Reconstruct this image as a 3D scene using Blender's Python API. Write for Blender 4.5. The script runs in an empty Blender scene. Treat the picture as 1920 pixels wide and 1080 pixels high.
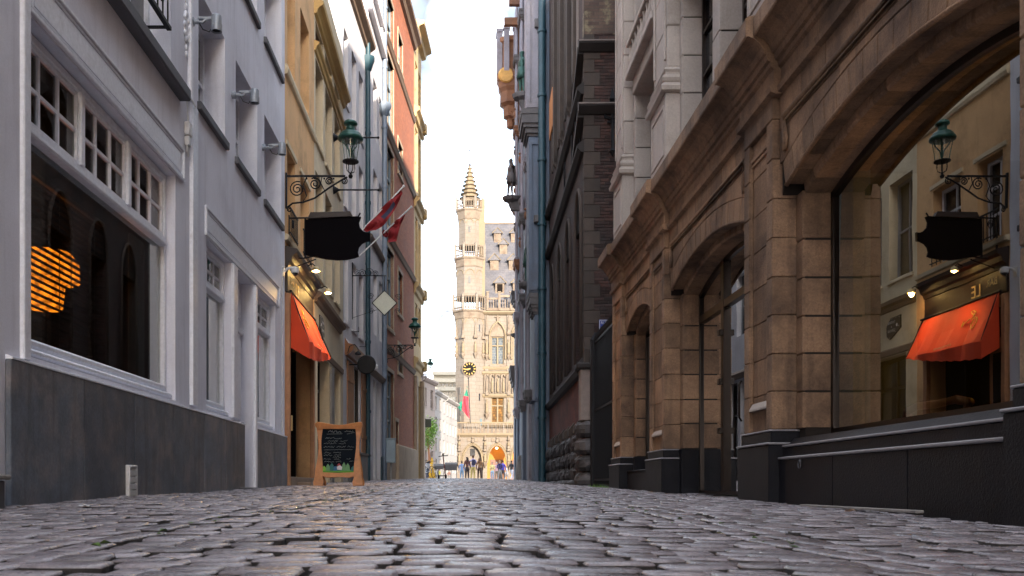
import bpy, bmesh, math, random
from mathutils import Vector, Matrix
R = math.radians
rnd = random.Random(7)
scene = bpy.context.scene
COL = scene.collection
# ------------------------------------------------------------ camera
F, PX, PY, CH = 1700.0, 860.0, 912.0, 0.20       # focal length in photo pixels, vanishing point, camera height
cam = bpy.data.cameras.new('camera'); camo = bpy.data.objects.new('camera', cam); COL.objects.link(camo)
camo.location = (0, 0, CH); camo.rotation_euler = (R(90), 0, 0)
cam.sensor_width = 36; cam.lens = 36 * F / 1920
cam.shift_x = (960 - PX) / 1920; cam.shift_y = (PY - 540) / 1920
cam.clip_start = 0.05; cam.clip_end = 3000
cam.dof.use_dof = True; cam.dof.focus_distance = 11.0; cam.dof.aperture_fstop = 10
scene.camera = camo
# ------------------------------------------------------------ light
SUN_EL, SUN_AZ = 12.0, 161.0                     # azimuth clockwise from +Y (the view direction)
sd = Vector((math.sin(R(SUN_AZ)) * math.cos(R(SUN_EL)), math.cos(R(SUN_AZ)) * math.cos(R(SUN_EL)), math.sin(R(SUN_EL))))
sl = bpy.data.lights.new('sun', 'SUN'); sl.energy = 2.0; sl.angle = R(0.5); sl.color = (1.0, .87, .72)
so = bpy.data.objects.new('sun', sl); COL.objects.link(so)
so.rotation_euler = sd.to_track_quat('Z', 'Y').to_euler()
world = bpy.data.worlds.new('World'); scene.world = world; world.use_nodes = True
CL0, CL1, CLB = .14, 1.2, 4.4
def sky_world():
    nt = world.node_tree; N = nt.nodes; L = nt.links; N.clear()
    out = N.new('ShaderNodeOutputWorld'); bg = N.new('ShaderNodeBackground'); bg.inputs['Strength'].default_value = .15
    sky = N.new('ShaderNodeTexSky'); sky.sky_type = 'NISHITA'; sky.sun_disc = False
    sky.sun_elevation = R(SUN_EL); sky.sun_rotation = R(SUN_AZ); sky.dust_density = 1.5; sky.air_density = 1.0
    tc = N.new('ShaderNodeTexCoord'); sep = N.new('ShaderNodeSeparateXYZ'); L.new(tc.outputs['Generated'], sep.inputs[0])
    ad = N.new('ShaderNodeMath'); ad.operation = 'ADD'; ad.inputs[1].default_value = .12
    mx = N.new('ShaderNodeMath'); mx.operation = 'MAXIMUM'; mx.inputs[1].default_value = 0; L.new(sep.outputs[2], mx.inputs[0]); L.new(mx.outputs[0], ad.inputs[0])
    cmb = N.new('ShaderNodeCombineXYZ')
    for i in (0, 1):
        dv = N.new('ShaderNodeMath'); dv.operation = 'DIVIDE'; L.new(sep.outputs[i], dv.inputs[0]); L.new(ad.outputs[0], dv.inputs[1]); L.new(dv.outputs[0], cmb.inputs[i])
    no = N.new('ShaderNodeTexNoise'); no.inputs['Scale'].default_value = 1.5; no.inputs['Detail'].default_value = 8; no.inputs['Roughness'].default_value = .55
    mp = N.new('ShaderNodeMapping'); mp.inputs['Location'].default_value = (4.3, 2.2, 0); mp.inputs['Scale'].default_value = (1.5, .8, 1)
    L.new(cmb.outputs[0], mp.inputs[0]); L.new(mp.outputs[0], no.inputs['Vector'])
    rp = N.new('ShaderNodeValToRGB'); rp.color_ramp.elements[0].position = .34; rp.color_ramp.elements[1].position = .52
    L.new(no.outputs[0], rp.inputs[0])
    # clouds: thicker parts are greyer
    no2 = N.new('ShaderNodeTexNoise'); no2.inputs['Scale'].default_value = 4.2; no2.inputs['Detail'].default_value = 7; no2.inputs['Distortion'].default_value = .4
    L.new(mp.outputs[0], no2.inputs['Vector'])
    rc = N.new('ShaderNodeMapRange'); rc.inputs[1].default_value = .40; rc.inputs[2].default_value = .64; rc.inputs[3].default_value = CL0; rc.inputs[4].default_value = CL1
    L.new(no2.outputs[0], rc.inputs[0])
    bw = N.new('ShaderNodeRGBToBW'); L.new(sky.outputs[0], bw.inputs[0])       # clouds are lit by the same sky they hang in
    cl = N.new('ShaderNodeMath'); cl.operation = 'MULTIPLY_ADD'; cl.inputs[1].default_value = .14; cl.inputs[2].default_value = CLB; L.new(bw.outputs[0], cl.inputs[0])
    c2 = N.new('ShaderNodeMath'); c2.operation = 'MULTIPLY'; L.new(cl.outputs[0], c2.inputs[0]); L.new(rc.outputs[0], c2.inputs[1])
    cc = N.new('ShaderNodeCombineXYZ')
    for i, w in enumerate((.92, .98, 1.10)):
        q = N.new('ShaderNodeMath'); q.operation = 'MULTIPLY'; q.inputs[1].default_value = w; L.new(c2.outputs[0], q.inputs[0]); L.new(q.outputs[0], cc.inputs[i])
    hz = N.new('ShaderNodeMapRange'); hz.inputs[1].default_value = .0; hz.inputs[2].default_value = .42; hz.inputs[3].default_value = 1.0; hz.inputs[4].default_value = .0
    L.new(sep.outputs[2], hz.inputs[0])
    mm = N.new('ShaderNodeMath'); mm.operation = 'MAXIMUM'; L.new(rp.outputs[0], mm.inputs[0])
    hz2 = N.new('ShaderNodeMath'); hz2.operation = 'MULTIPLY'; hz2.inputs[1].default_value = .85; L.new(hz.outputs[0], hz2.inputs[0]); L.new(hz2.outputs[0], mm.inputs[1])
    sk = N.new('ShaderNodeMix'); sk.data_type = 'RGBA'; sk.blend_type = 'MULTIPLY'; sk.inputs[0].default_value = 1; sk.inputs[7].default_value = (1.15, 1.1, 1.05, 1)
    L.new(sky.outputs[0], sk.inputs[6])
    mix = N.new('ShaderNodeMix'); mix.data_type = 'RGBA'; L.new(mm.outputs[0], mix.inputs[0]); L.new(sk.outputs[2], mix.inputs[6]); L.new(cc.outputs[0], mix.inputs[7])
    L.new(mix.outputs[2], bg.inputs['Color']); L.new(bg.outputs[0], out.inputs[0])
sky_world()
vs = scene.view_settings; vs.view_transform = 'Standard'; vs.look = 'None'; vs.exposure = 2.9; vs.gamma = 1; vs.use_curve_mapping = False
scene.cycles.use_denoising = True; scene.cycles.max_bounces = 8; scene.cycles.transparent_max_bounces = 12
scene.cycles.sample_clamp_indirect = 6
# ------------------------------------------------------------ ground height
def G(x, y):
    yy = max(-30, y)
    if yy < 40: b = .0133 * yy
    elif yy < 60: t = yy - 40; b = .532 + .0133 * t - .0133 * t * t / 40
    else: b = .665
    c = (-.025 * min(1, (x / 3.3) ** 2) if x < 0 else -.08 * min(1, (x / 3.1) ** 2))
    u = .006 * math.sin(x * 2.1 + y * .9) + .005 * math.sin(y * 1.7 - x * 1.3 + 1)
    if y > 60: c *= max(0, 1 - (y - 60) / 15); u *= max(0, 1 - (y - 60) / 15)
    return b + c + u
# ------------------------------------------------------------ materials
MATS = {}
def rgb(c): return (c[0], c[1], c[2], 1)
def mat(name, base, rough=.75, var=.18, scale=2.5, bump=.15, bscale=60, rand=.0, metal=0, spec=.5, dirt=None, dscale=1.2, dlo=.5, dhi=.7, streak=0, streakc=(.3, .3, .3), pat=None, coat=0, grain=.12):
    if name in MATS: return MATS[name]
    m = bpy.data.materials.new(name); m.use_nodes = True; MATS[name] = m
    nt = m.node_tree; N = nt.nodes; L = nt.links; N.clear()
    out = N.new('ShaderNodeOutputMaterial'); p = N.new('ShaderNodeBsdfPrincipled'); L.new(p.outputs[0], out.inputs[0])
    p.inputs['Roughness'].default_value = rough; p.inputs['Metallic'].default_value = metal; p.inputs['Specular IOR Level'].default_value = spec
    if coat: p.inputs['Coat Weight'].default_value = coat
    geo = N.new('ShaderNodeNewGeometry')
    pos = geo.outputs['Position']
    def noise(sc, det=5, vec=None, r=.6):
        n = N.new('ShaderNodeTexNoise'); n.inputs['Scale'].default_value = sc; n.inputs['Detail'].default_value = det; n.inputs['Roughness'].default_value = r
        L.new(vec or pos, n.inputs['Vector']); return n.outputs[0]
    def mixc(f, a, b, mode='MIX'):
        x = N.new('ShaderNodeMix'); x.data_type = 'RGBA'; x.blend_type = mode
        for s, v in ((0, f), (6, a), (7, b)):
            if isinstance(v, (int, float)): x.inputs[s].default_value = v
            elif isinstance(v, tuple): x.inputs[s].default_value = rgb(v)
            else: L.new(v, x.inputs[s])
        return x.outputs[2]
    def ramp(v, lo, hi):
        x = N.new('ShaderNodeMapRange'); x.inputs[1].default_value = lo; x.inputs[2].default_value = hi; L.new(v, x.inputs[0]); return x.outputs[0]
    hgt = None
    c = None
    if pat:                       # brick pattern: (kind axis, brick w, brick h, mortar colour, second colour)
        ax, bw, bh, mort, c2 = pat
        sp = N.new('ShaderNodeSeparateXYZ'); tcn = N.new('ShaderNodeTexCoord'); L.new(tcn.outputs['Object'], sp.inputs[0]); cb = N.new('ShaderNodeCombineXYZ')
        L.new(sp.outputs[ax], cb.inputs[0]); L.new(sp.outputs[2], cb.inputs[1])
        b = N.new('ShaderNodeTexBrick'); L.new(cb.outputs[0], b.inputs['Vector']); b.inputs['Scale'].default_value = 1
        b.inputs['Brick Width'].default_value = bw; b.inputs['Row Height'].default_value = bh; b.inputs['Mortar Size'].default_value = bh * .07
        b.inputs['Mortar Smooth'].default_value = .3; b.inputs['Color1'].default_value = rgb(base); b.inputs['Color2'].default_value = rgb(c2); b.inputs['Mortar'].default_value = rgb(mort)
        c = b.outputs[0]; hgt = b.outputs['Fac']
    n1 = noise(scale)
    f1 = ramp(n1, .3, .7)
    lo = tuple(v * (1 - var) for v in base); hi = tuple(min(1, v * (1 + var)) for v in base)
    if c is None: c = mixc(f1, lo, hi)
    else: c = mixc(1.0, c, mixc(f1, (1 - var,) * 3, (1 + var,) * 3), 'MULTIPLY')
    if dirt is not None:
        c = mixc(ramp(noise(dscale, 7, r=.65), dlo, dhi), c, tuple(dirt))
    if streak:
        mp = N.new('ShaderNodeMapping'); mp.inputs['Scale'].default_value = (5, 5, .45); L.new(pos, mp.inputs[0])
        sf = ramp(noise(1.6, 6, mp.outputs[0]), .52, .8)
        ml = N.new('ShaderNodeMath'); ml.operation = 'MULTIPLY'; ml.inputs[1].default_value = streak; L.new(sf, ml.inputs[0])
        c = mixc(ml.outputs[0], c, tuple(streakc))
    if rand:
        oi = N.new('ShaderNodeObjectInfo'); a = N.new('ShaderNodeMath'); a.operation = 'ADD'; L.new(oi.outputs['Random'], a.inputs[0]); L.new(geo.outputs['Random Per Island'], a.inputs[1])
        fr = N.new('ShaderNodeMath'); fr.operation = 'FRACT'; L.new(a.outputs[0], fr.inputs[0])
        mr = N.new('ShaderNodeMapRange'); mr.inputs[3].default_value = 1 - rand; mr.inputs[4].default_value = 1 + rand; L.new(fr.outputs[0], mr.inputs[0])
        hs = N.new('ShaderNodeHueSaturation'); L.new(c, hs.inputs['Color']); L.new(mr.outputs[0], hs.inputs['Value'])
        c = hs.outputs[0]
    if grain:
        c = mixc(1.0, c, mixc(ramp(noise(bscale * .7, 8, r=.75), .32, .68), (1 - grain,) * 3, (1 + grain,) * 3), 'MULTIPLY')
    L.new(c, p.inputs['Base Color'])
    if bump:
        bn = N.new('ShaderNodeBump'); bn.inputs['Strength'].default_value = bump; bn.inputs['Distance'].default_value = .02
        h = noise(bscale, 6)
        if hgt is not None:
            iv = N.new('ShaderNodeMath'); iv.operation = 'MULTIPLY_ADD'; iv.inputs[1].default_value = -1.2; L.new(hgt, iv.inputs[0]); L.new(h, iv.inputs[2]); h = iv.outputs[0]
        L.new(h, bn.inputs['Height']); L.new(bn.outputs[0], p.inputs['Normal'])
    rr = N.new('ShaderNodeMapRange'); rr.inputs[3].default_value = max(0.02, rough - .1); rr.inputs[4].default_value = min(1, rough + .1); L.new(n1, rr.inputs[0]); L.new(rr.outputs[0], p.inputs['Roughness'])
    return m
def emit(name, col, st, var=0):
    if name in MATS: return MATS[name]
    m = bpy.data.materials.new(name); m.use_nodes = True; MATS[name] = m; N = m.node_tree.nodes; N.clear(); L = m.node_tree.links
    o = N.new('ShaderNodeOutputMaterial'); e = N.new('ShaderNodeEmission'); e.inputs[0].default_value = rgb(col); e.inputs[1].default_value = st; L.new(e.outputs[0], o.inputs[0])
    if var:
        n = N.new('ShaderNodeTexNoise'); n.inputs['Scale'].default_value = var; r = N.new('ShaderNodeMapRange'); r.inputs[1].default_value = .35; r.inputs[2].default_value = .65
        r.inputs[3].default_value = st * .3; r.inputs[4].default_value = st * 1.3; L.new(n.outputs[0], r.inputs[0]); L.new(r.outputs[0], e.inputs[1])
    return m
def glass(name, tint=(.9, .95, .93), boost=1.7, rough=0.0):
    if name in MATS: return MATS[name]
    m = bpy.data.materials.new(name); m.use_nodes = True; MATS[name] = m; N = m.node_tree.nodes; N.clear(); L = m.node_tree.links
    o = N.new('ShaderNodeOutputMaterial'); t = N.new('ShaderNodeBsdfTransparent'); t.inputs[0].default_value = rgb(tint)
    g = N.new('ShaderNodeBsdfGlossy'); g.inputs['Roughness'].default_value = rough; g.inputs[0].default_value = (1, 1, 1, 1)
    gp = N.new('ShaderNodeNewGeometry'); wn = N.new('ShaderNodeTexNoise'); wn.inputs['Scale'].default_value = 1.3; L.new(gp.outputs['Position'], wn.inputs['Vector']); wb = N.new('ShaderNodeBump'); wb.inputs['Strength'].default_value = .12; wb.inputs['Distance'].default_value = .004; L.new(wn.outputs[0], wb.inputs['Height']); L.new(wb.outputs[0], g.inputs['Normal'])   # slightly wavy panes
    lw = N.new('ShaderNodeLayerWeight'); lw.inputs['Blend'].default_value = .5
    # Schlick from the facing value, works from both sides of a thin sheet
    pw = N.new('ShaderNodeMath'); pw.operation = 'POWER'; pw.inputs[1].default_value = 5; L.new(lw.outputs['Facing'], pw.inputs[0])
    ma = N.new('ShaderNodeMath'); ma.operation = 'MULTIPLY_ADD'; ma.inputs[1].default_value = .96 ; ma.inputs[2].default_value = .045; L.new(pw.outputs[0], ma.inputs[0])
    mb = N.new('ShaderNodeMath'); mb.operation = 'MULTIPLY'; mb.inputs[1].default_value = boost; mb.use_clamp = True; L.new(ma.outputs[0], mb.inputs[0])
    x = N.new('ShaderNodeMixShader'); L.new(mb.outputs[0], x.inputs[0]); L.new(t.outputs[0], x.inputs[1]); L.new(g.outputs[0], x.inputs[2]); L.new(x.outputs[0], o.inputs[0])
    return m
# ------------------------------------------------------------ mesh builder
class MB:
    def __init__(s, sg=1): s.v = []; s.f = []; s.m = []; s.sg = sg; s.mi = 0
    def add(s, vs, fs):
        n = len(s.v); s.v += [(v[0] * s.sg, v[1], v[2]) for v in vs]; s.f += [tuple(i + n for i in f) for f in fs]; s.m += [s.mi] * len(fs)
    def quad(s, a, b, c, d): s.add([a, b, c, d], [(0, 1, 2, 3)])
    def box(s, x0, x1, y0, y1, z0, z1):
        s.add([(x, y, z) for x in (x0, x1) for y in (y0, y1) for z in (z0, z1)], [(0, 1, 3, 2), (4, 6, 7, 5), (0, 4, 5, 1), (2, 3, 7, 6), (0, 2, 6, 4), (1, 5, 7, 3)])
    def cbox(s, x0, x1, y0, y1, z0, z1, c=.01):
        x0, x1 = min(x0, x1), max(x0, x1)
        c = min(c, (x1 - x0) * .3, (y1 - y0) * .3, (z1 - z0) * .3)
        X, Y, Z = (x0, x1), (y0, y1), (z0, z1); vs = []; idx = {}
        for i in (0, 1):
            for j in (0, 1):
                for k in (0, 1):
                    a = (X[i], Y[j], Z[k]); sx, sy, sz = (c if i == 0 else -c), (c if j == 0 else -c), (c if k == 0 else -c)
                    for ax, q in enumerate(((a[0], a[1] + sy, a[2] + sz), (a[0] + sx, a[1], a[2] + sz), (a[0] + sx, a[1] + sy, a[2]))):
                        idx[i, j, k, ax] = len(vs); vs.append(q)
        I = idx; fs = []
        for i in (0, 1):
            fs += [(I[i, 0, 0, 0], I[i, 1, 0, 0], I[i, 1, 1, 0], I[i, 0, 1, 0]), (I[0, i, 0, 1], I[1, i, 0, 1], I[1, i, 1, 1], I[0, i, 1, 1]), (I[0, 0, i, 2], I[1, 0, i, 2], I[1, 1, i, 2], I[0, 1, i, 2])]
        for i in (0, 1):
            for j in (0, 1):
                fs += [(I[i, j, 0, 0], I[i, j, 1, 0], I[i, j, 1, 1], I[i, j, 0, 1]), (I[i, 0, j, 0], I[i, 1, j, 0], I[i, 1, j, 2], I[i, 0, j, 2]), (I[0, i, j, 1], I[1, i, j, 1], I[1, i, j, 2], I[0, i, j, 2])]
                for k in (0, 1): fs.append((I[i, j, k, 0], I[i, j, k, 1], I[i, j, k, 2]))
        s.add(vs, fs)
    def prism(s, poly, ax, a, b):      # poly of 2-D points, ax = extrusion axis; other two axes in order x,y,z
        n = len(poly)
        def P(p, t):
            q = list(p); q.insert(ax, t); return tuple(q)
        s.add([P(p, a) for p in poly] + [P(p, b) for p in poly], [tuple(range(n)), tuple(range(2 * n - 1, n - 1, -1))] + [(i, (i + 1) % n, n + (i + 1) % n, n + i) for i in range(n)])
    def block(s, poly, d0, d1, c=.01):  # poly in (s, z); face at d1 with a chamfer c
        n = len(poly); A = sum(poly[i][0] * poly[(i + 1) % n][1] - poly[(i + 1) % n][0] * poly[i][1] for i in range(n))
        sgn = 1 if A > 0 else -1; ins = []
        for i in range(n):
            p0, p1, p2 = poly[i - 1], poly[i], poly[(i + 1) % n]
            def nr(a, b):
                dx, dy = b[0] - a[0], b[1] - a[1]; l = math.hypot(dx, dy) or 1; return (-dy / l * sgn, dx / l * sgn)
            n1, n2 = nr(p0, p1), nr(p1, p2); k = 1 + n1[0] * n2[0] + n1[1] * n2[1]; k = max(k, .35)
            ins.append((p1[0] + (n1[0] + n2[0]) / k * c, p1[1] + (n1[1] + n2[1]) / k * c))
        e = d1 - math.copysign(c, d1 - d0)
        vs = [(d0,) + tuple(p) for p in poly] + [(e,) + tuple(p) for p in poly] + [(d1,) + tuple(p) for p in ins]
        fs = [tuple(range(n)), tuple(range(3 * n - 1, 2 * n - 1, -1))]
        for r in (0, 1): fs += [(r * n + i, r * n + (i + 1) % n, (r + 1) * n + (i + 1) % n, (r + 1) * n + i) for i in range(n)]
        s.add(vs, fs)
    def lathe(s, prof, c=(0, 0, 0), n=16, rot=0, axis=2):
        vs = []; k = len(prof)
        for r, h in prof:
            for i in range(n):
                a = rot + 2 * math.pi * i / n; q = (r * math.cos(a), r * math.sin(a), h)
                if axis == 0: q = (q[2], q[0], q[1])
                if axis == 1: q = (q[0], q[2], q[1])
                vs.append((c[0] + q[0], c[1] + q[1], c[2] + q[2]))
        fs = [(j * n + i, j * n + (i + 1) % n, (j + 1) * n + (i + 1) % n, (j + 1) * n + i) for j in range(k - 1) for i in range(n)]
        fs += [tuple(range(n)), tuple(range(k * n - 1, (k - 1) * n - 1, -1))]
        s.add(vs, fs)
    def tube(s, pts, r, n=6):
        pts = [Vector(p) for p in pts]; k = len(pts); vs = []; rs = r if isinstance(r, (list, tuple)) else [r] * k
        up = Vector((0.13, .21, 1))
        for i, p in enumerate(pts):
            t = (pts[min(i + 1, k - 1)] - pts[max(i - 1, 0)]).normalized()
            a = t.cross(up)
            if a.length < .1: a = t.cross(Vector((1, 0, 0)))
            a.normalize(); b = t.cross(a)
            for j in range(n):
                q = p + (a * math.cos(2 * math.pi * j / n) + b * math.sin(2 * math.pi * j / n)) * rs[i]; vs.append(tuple(q))
        fs = [(i * n + j, i * n + (j + 1) % n, (i + 1) * n + (j + 1) % n, (i + 1) * n + j) for i in range(k - 1) for j in range(n)]
        fs += [tuple(range(n)), tuple(range(k * n - 1, (k - 1) * n - 1, -1))]
        s.add(vs, fs)
    def ball(s, c, r, n=10, sc=(1, 1, 1)):
        pr = [(max(1e-4, math.sin(math.pi * i / 8)) * r, -math.cos(math.pi * i / 8) * r) for i in range(9)]
        vs = []; fs = []
        for rr, h in pr:
            for i in range(n):
                a = 2 * math.pi * i / n; vs.append((c[0] + rr * math.cos(a) * sc[0], c[1] + rr * math.sin(a) * sc[1], c[2] + h * sc[2]))
        for j in range(8):
            for i in range(n): fs.append((j * n + i, j * n + (i + 1) % n, (j + 1) * n + (i + 1) % n, (j + 1) * n + i))
        s.add(vs, fs)
    def mesh(s, name, mats, smooth=False, fix=True):
        me = bpy.data.meshes.new(name); me.from_pydata(s.v, [], s.f)
        for m in (mats if isinstance(mats, (list, tuple)) else [mats]): me.materials.append(m)
        if any(s.m): me.polygons.foreach_set('material_index', s.m)
        if fix:
            b = bmesh.new(); b.from_mesh(me); bmesh.ops.recalc_face_normals(b, faces=b.faces); b.to_mesh(me); b.free()
        if smooth:
            me.polygons.foreach_set('use_smooth', [True] * len(me.polygons))
            if smooth != 'all': me.set_sharp_from_angle(angle=R(38))
        me.update(); return me
def link(name, me, parent=None, loc=(0, 0, 0), rot=(0, 0, 0)):
    o = bpy.data.objects.new(name, me); COL.objects.link(o); o.location = loc; o.rotation_euler = rot
    if parent: o.parent = parent
    return o
def tag(o, label=None, cat=None, group=None, kind=None):
    if label: o['label'] = label
    if cat: o['category'] = cat
    if group: o['group'] = group
    if kind: o['kind'] = kind
    return o
def thing(name, label, cat, loc=(0, 0, 0), rot=0, group=None):
    o = bpy.data.objects.new(name, None); COL.objects.link(o); o.location = loc; o.rotation_euler = (0, 0, rot); o.empty_display_size = .2
    return tag(o, label, cat, group)
def copy_tree(o, parent=None):
    c = o.copy(); COL.objects.link(c)
    if parent: c.parent = parent
    for ch in list(o.children): copy_tree(ch, c)
    return c
def text_mesh(body, size, mt, ext=.002, align='LEFT'):
    cu = bpy.data.curves.new('lettering', 'FONT'); cu.body = body; cu.size = size; cu.extrude = ext; cu.align_x = align; cu.resolution_u = 2
    o = bpy.data.objects.new('t', cu); COL.objects.link(o)
    dg = bpy.context.evaluated_depsgraph_get(); me = bpy.data.meshes.new_from_object(o.evaluated_get(dg)); bpy.data.objects.remove(o)
    me.materials.clear(); me.materials.append(mt); return me
# ------------------------------------------------------------ a facade beside the street
# local axes of its root: x = out of the wall (times sg), y = s along the street away from the camera, z = up
class Fac:
    def __init__(s, name, label, cat, O, tan=0.0, sg=1, group=None):
        s.O = O; s.th = math.atan(tan); s.sg = sg; s.root = thing(name, label, cat, (O[0], O[1], 0), -s.th, group)
        s.k = 0
    def S(s, px, d=0):
        m = (px - PX) / F; sn, cs = math.sin(s.th), math.cos(s.th); dd = d * s.sg
        X0 = s.O[0] + cs * dd; Y0 = s.O[1] - sn * dd
        return (m * Y0 - X0) / (sn - m * cs)
    def Y(s, q, d=0): return s.O[1] - math.sin(s.th) * d * s.sg + math.cos(s.th) * q
    def Z(s, px, py, d=0): return CH + (PY - py) * s.Y(s.S(px, d), d) / F
    def mb(s): return MB(s.sg)
    def put(s, name, mb, m, parent=None, smooth=False, label=None, kind=None):
        o = link(name, mb.mesh(name, m, smooth), parent or s.root)
        if label: o['label'] = label
        if kind: o['kind'] = kind
        return o
    def g(s, q, d=0):
        sn, cs = math.sin(s.th), math.cos(s.th); return G(s.O[0] + cs * d * s.sg + sn * q, s.O[1] - sn * d * s.sg + cs * q)
    def wall(s, s0, s1, z0, z1, ops, m, rec=.3, depth=6, name='wall', d=0, parent=None, cap=True):
        ops = [tuple(o) + ((rec,) if len(o) == 4 else ()) for o in ops]
        ss = sorted({s0, s1} | {v for o in ops for v in o[:2]}); zz = sorted({z0, z1} | {v for o in ops for v in o[2:4]})
        b = s.mb()
        for a, c in zip(ss, ss[1:]):
            for e, f in zip(zz, zz[1:]):
                ms, mz = (a + c) / 2, (e + f) / 2
                if any(o[0] < ms < o[1] and o[2] < mz < o[3] for o in ops): continue
                b.quad((d, a, e), (d, c, e), (d, c, f), (d, a, f))
        for a, c, e, f, r in ops:
            q = d - r
            b.quad((d, a, e), (q, a, e), (q, a, f), (d, a, f)); b.quad((d, c, e), (q, c, e), (q, c, f), (d, c, f))
            b.quad((d, a, e), (d, c, e), (q, c, e), (q, a, e)); b.quad((d, a, f), (d, c, f), (q, c, f), (q, a, f))
        D = d - depth
        if cap:
            b.quad((d, s0, z0), (D, s0, z0), (D, s0, z1), (d, s0, z1)); b.quad((d, s1, z0), (D, s1, z0), (D, s1, z1), (d, s1, z1))
            b.quad((d, s0, z1), (D, s0, z1), (D, s1, z1), (d, s1, z1)); b.quad((D, s0, z0), (D, s1, z0), (D, s1, z1), (D, s0, z1))
        o = link(name, b.mesh(name, m, fix=False), parent or s.root); return o
    def window(s, op, fm, gm, rec=.3, nx=2, nz=2, bar=.05, parent=None, d=0, name='window', thick=.06, zbar=None, outer=None):
        a, c, e, f = op[:4]; q = d - rec; b = s.mb(); w = outer or bar * 1.4; b0, b1 = q, q + thick
        b.box(b0, b1, a, a + w, e, f); b.box(b0, b1, c - w, c, e, f); b.box(b0, b1, a + w, c - w, e, e + w); b.box(b0, b1, a + w, c - w, f - w, f)
        for i in range(1, nx):
            y = a + (c - a) * i / nx; b.box(b0, b1 - .012, y - bar / 2, y + bar / 2, e + w, f - w)
        zs = zbar if zbar else [e + (f - e) * i / nz for i in range(1, nz)]
        for z in zs: b.box(b0, b1 - .006, a + w, c - w, z - bar / 2, z + bar / 2)
        fr = s.put(name, b, fm, parent)
        g = s.mb(); g.box(q - .012, q + .012, a + w * .5, c - w * .5, e + w * .5, f - w * .5)
        s.put('pane', g, gm, fr); return fr
    def sill(s, a, c, z, m, out=.07, h=.09, d=0, parent=None, rec=.2, ov=.06, name='sill'):
        b = s.mb(); b.cbox(d - rec, d + out, a - ov, c + ov, z - h, z, .012); return s.put(name, b, m, parent)
    def sweep(s, prof, a, c, m, name='cornice', d=0, parent=None, seg=None, smooth=False):
        b = s.mb(); P = [(d + p[0], p[1]) for p in prof]
        n = len(P); vs = [(p[0], a, p[1]) for p in P] + [(p[0], c, p[1]) for p in P]
        b.add(vs, [tuple(range(n)), tuple(range(2 * n - 1, n - 1, -1))] + [(i, (i + 1) % n, n + (i + 1) % n, n + i) for i in range(n)])
        return s.put(name, b, m, parent, smooth)
    def wp(s, d, q, z):          # local point to world
        sn, cs = math.sin(s.th), math.cos(s.th); dd = d * s.sg
        return Vector((s.O[0] + cs * dd + sn * q, s.O[1] - sn * dd + cs * q, z))
# ------------------------------------------------------------ palette
M_lilac = mat('grey_plaster', (.76, .77, .85), .82, .05, 1.2, .15, 90, dirt=(.60, .60, .67), dscale=.8, dlo=.48, dhi=.75, grain=.07, streak=.4, streakc=(.42, .42, .47))
M_trim = mat('painted_trim', (.80, .82, .88), .38, .04, 3, .03, 30, dirt=(.5, .5, .53), dscale=3, dlo=.6, dhi=.8)
M_clad = mat('slate_cladding', (.105, .125, .155), .5, .35, 3.2, .2, 50, rand=.28, grain=.2, dirt=(.22, .20, .20), dscale=2.4, dlo=.46, dhi=.7, streak=.75, streakc=(.035, .035, .04))
M_slab = mat('dark_sill_stone', (.085, .085, .095), .55, .2, 4, .15, 60)
M_zinc = mat('blue_painted_pipe', (.016, .055, .075), .45, .15, 3, .05, 40, dirt=(.03, .075, .095), dscale=3)
M_greym = mat('grey_metal', (.30, .33, .37), .4, .06, 5, .03, 60, metal=.3)
M_black = mat('black_iron', (.008, .008, .010), .55, .3, 8, .08, 60, spec=.25)
M_white = mat('white_plastic', (.62, .62, .62), .4, .05, 6, 0)
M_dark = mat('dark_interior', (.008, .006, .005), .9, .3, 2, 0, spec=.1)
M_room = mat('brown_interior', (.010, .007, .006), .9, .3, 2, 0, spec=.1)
M_win = mat('dark_window_glass', (.012, .014, .017), .06, .3, 1.2, 0, spec=.9)
M_tan = mat('ochre_render', (.70, .43, .21), .85, .10, 1.3, .2, 70, dirt=(.38, .23, .11), dscale=1.1, dlo=.5, dhi=.75, streak=.25, streakc=(.25, .16, .09))
M_cream = mat('cream_render', (.64, .53, .36), .8, .08, 1.3, .15, 70, dirt=(.42, .33, .2), dscale=1.4, dlo=.5, dhi=.8, streak=.2, streakc=(.3, .22, .13))
M_greyr = mat('grey_white_render', (.62, .60, .62), .85, .06, 1.0, .15, 70, dirt=(.5, .47, .49), dscale=.9, dlo=.48, dhi=.75, streak=.35, streakc=(.3, .27, .28))
M_brown = mat('brown_cornice', (.19, .13, .09), .7, .15, 3, .1, 50)
M_yel = mat('sunlit_gold_tint', (.52, .34, .12), .6, .12, 3, .1, 50)  # gold of sunlight on the cornices put into the colour
M_wood = mat('varnished_wood', (.26, .10, .035), .42, .25, 6, .08, 30, streak=.35, streakc=(.10, .035, .012))
M_boardwood = mat('orange_wood', (.50, .19, .055), .45, .2, 7, .05, 30, streak=.3, streakc=(.25, .08, .02))
M_shut = mat('shutter_wood', (.36, .17, .08), .6, .2, 5, .1, 30, rand=.12, streak=.4, streakc=(.15, .07, .035))
M_dkwood = mat('dark_wood', (.022, .010, .006), .5, .3, 4, .06, 40)
M_curt = mat('net_curtain', (.22, .22, .23), .9, .2, 3, 0)
M_grst = mat('grey_limestone', (.27, .25, .23), .85, .15, 2, .25, 60, dirt=(.14, .13, .12), dscale=1.5)
M_lamp = mat('green_lamp_paint', (.012, .07, .052), .35, .2, 6, .03, 40, metal=.2)
M_red = mat('red_awning_cloth', (.66, .055, .01), .8, .08, 2, .1, 200)
M_red2 = mat('red_flag_cloth', (.24, .010, .014), .8, .2, 4, .1, 100)
M_blue2 = mat('blue_flag_cloth', (.03, .03, .06), .8, .2, 4, .1, 100)
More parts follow.
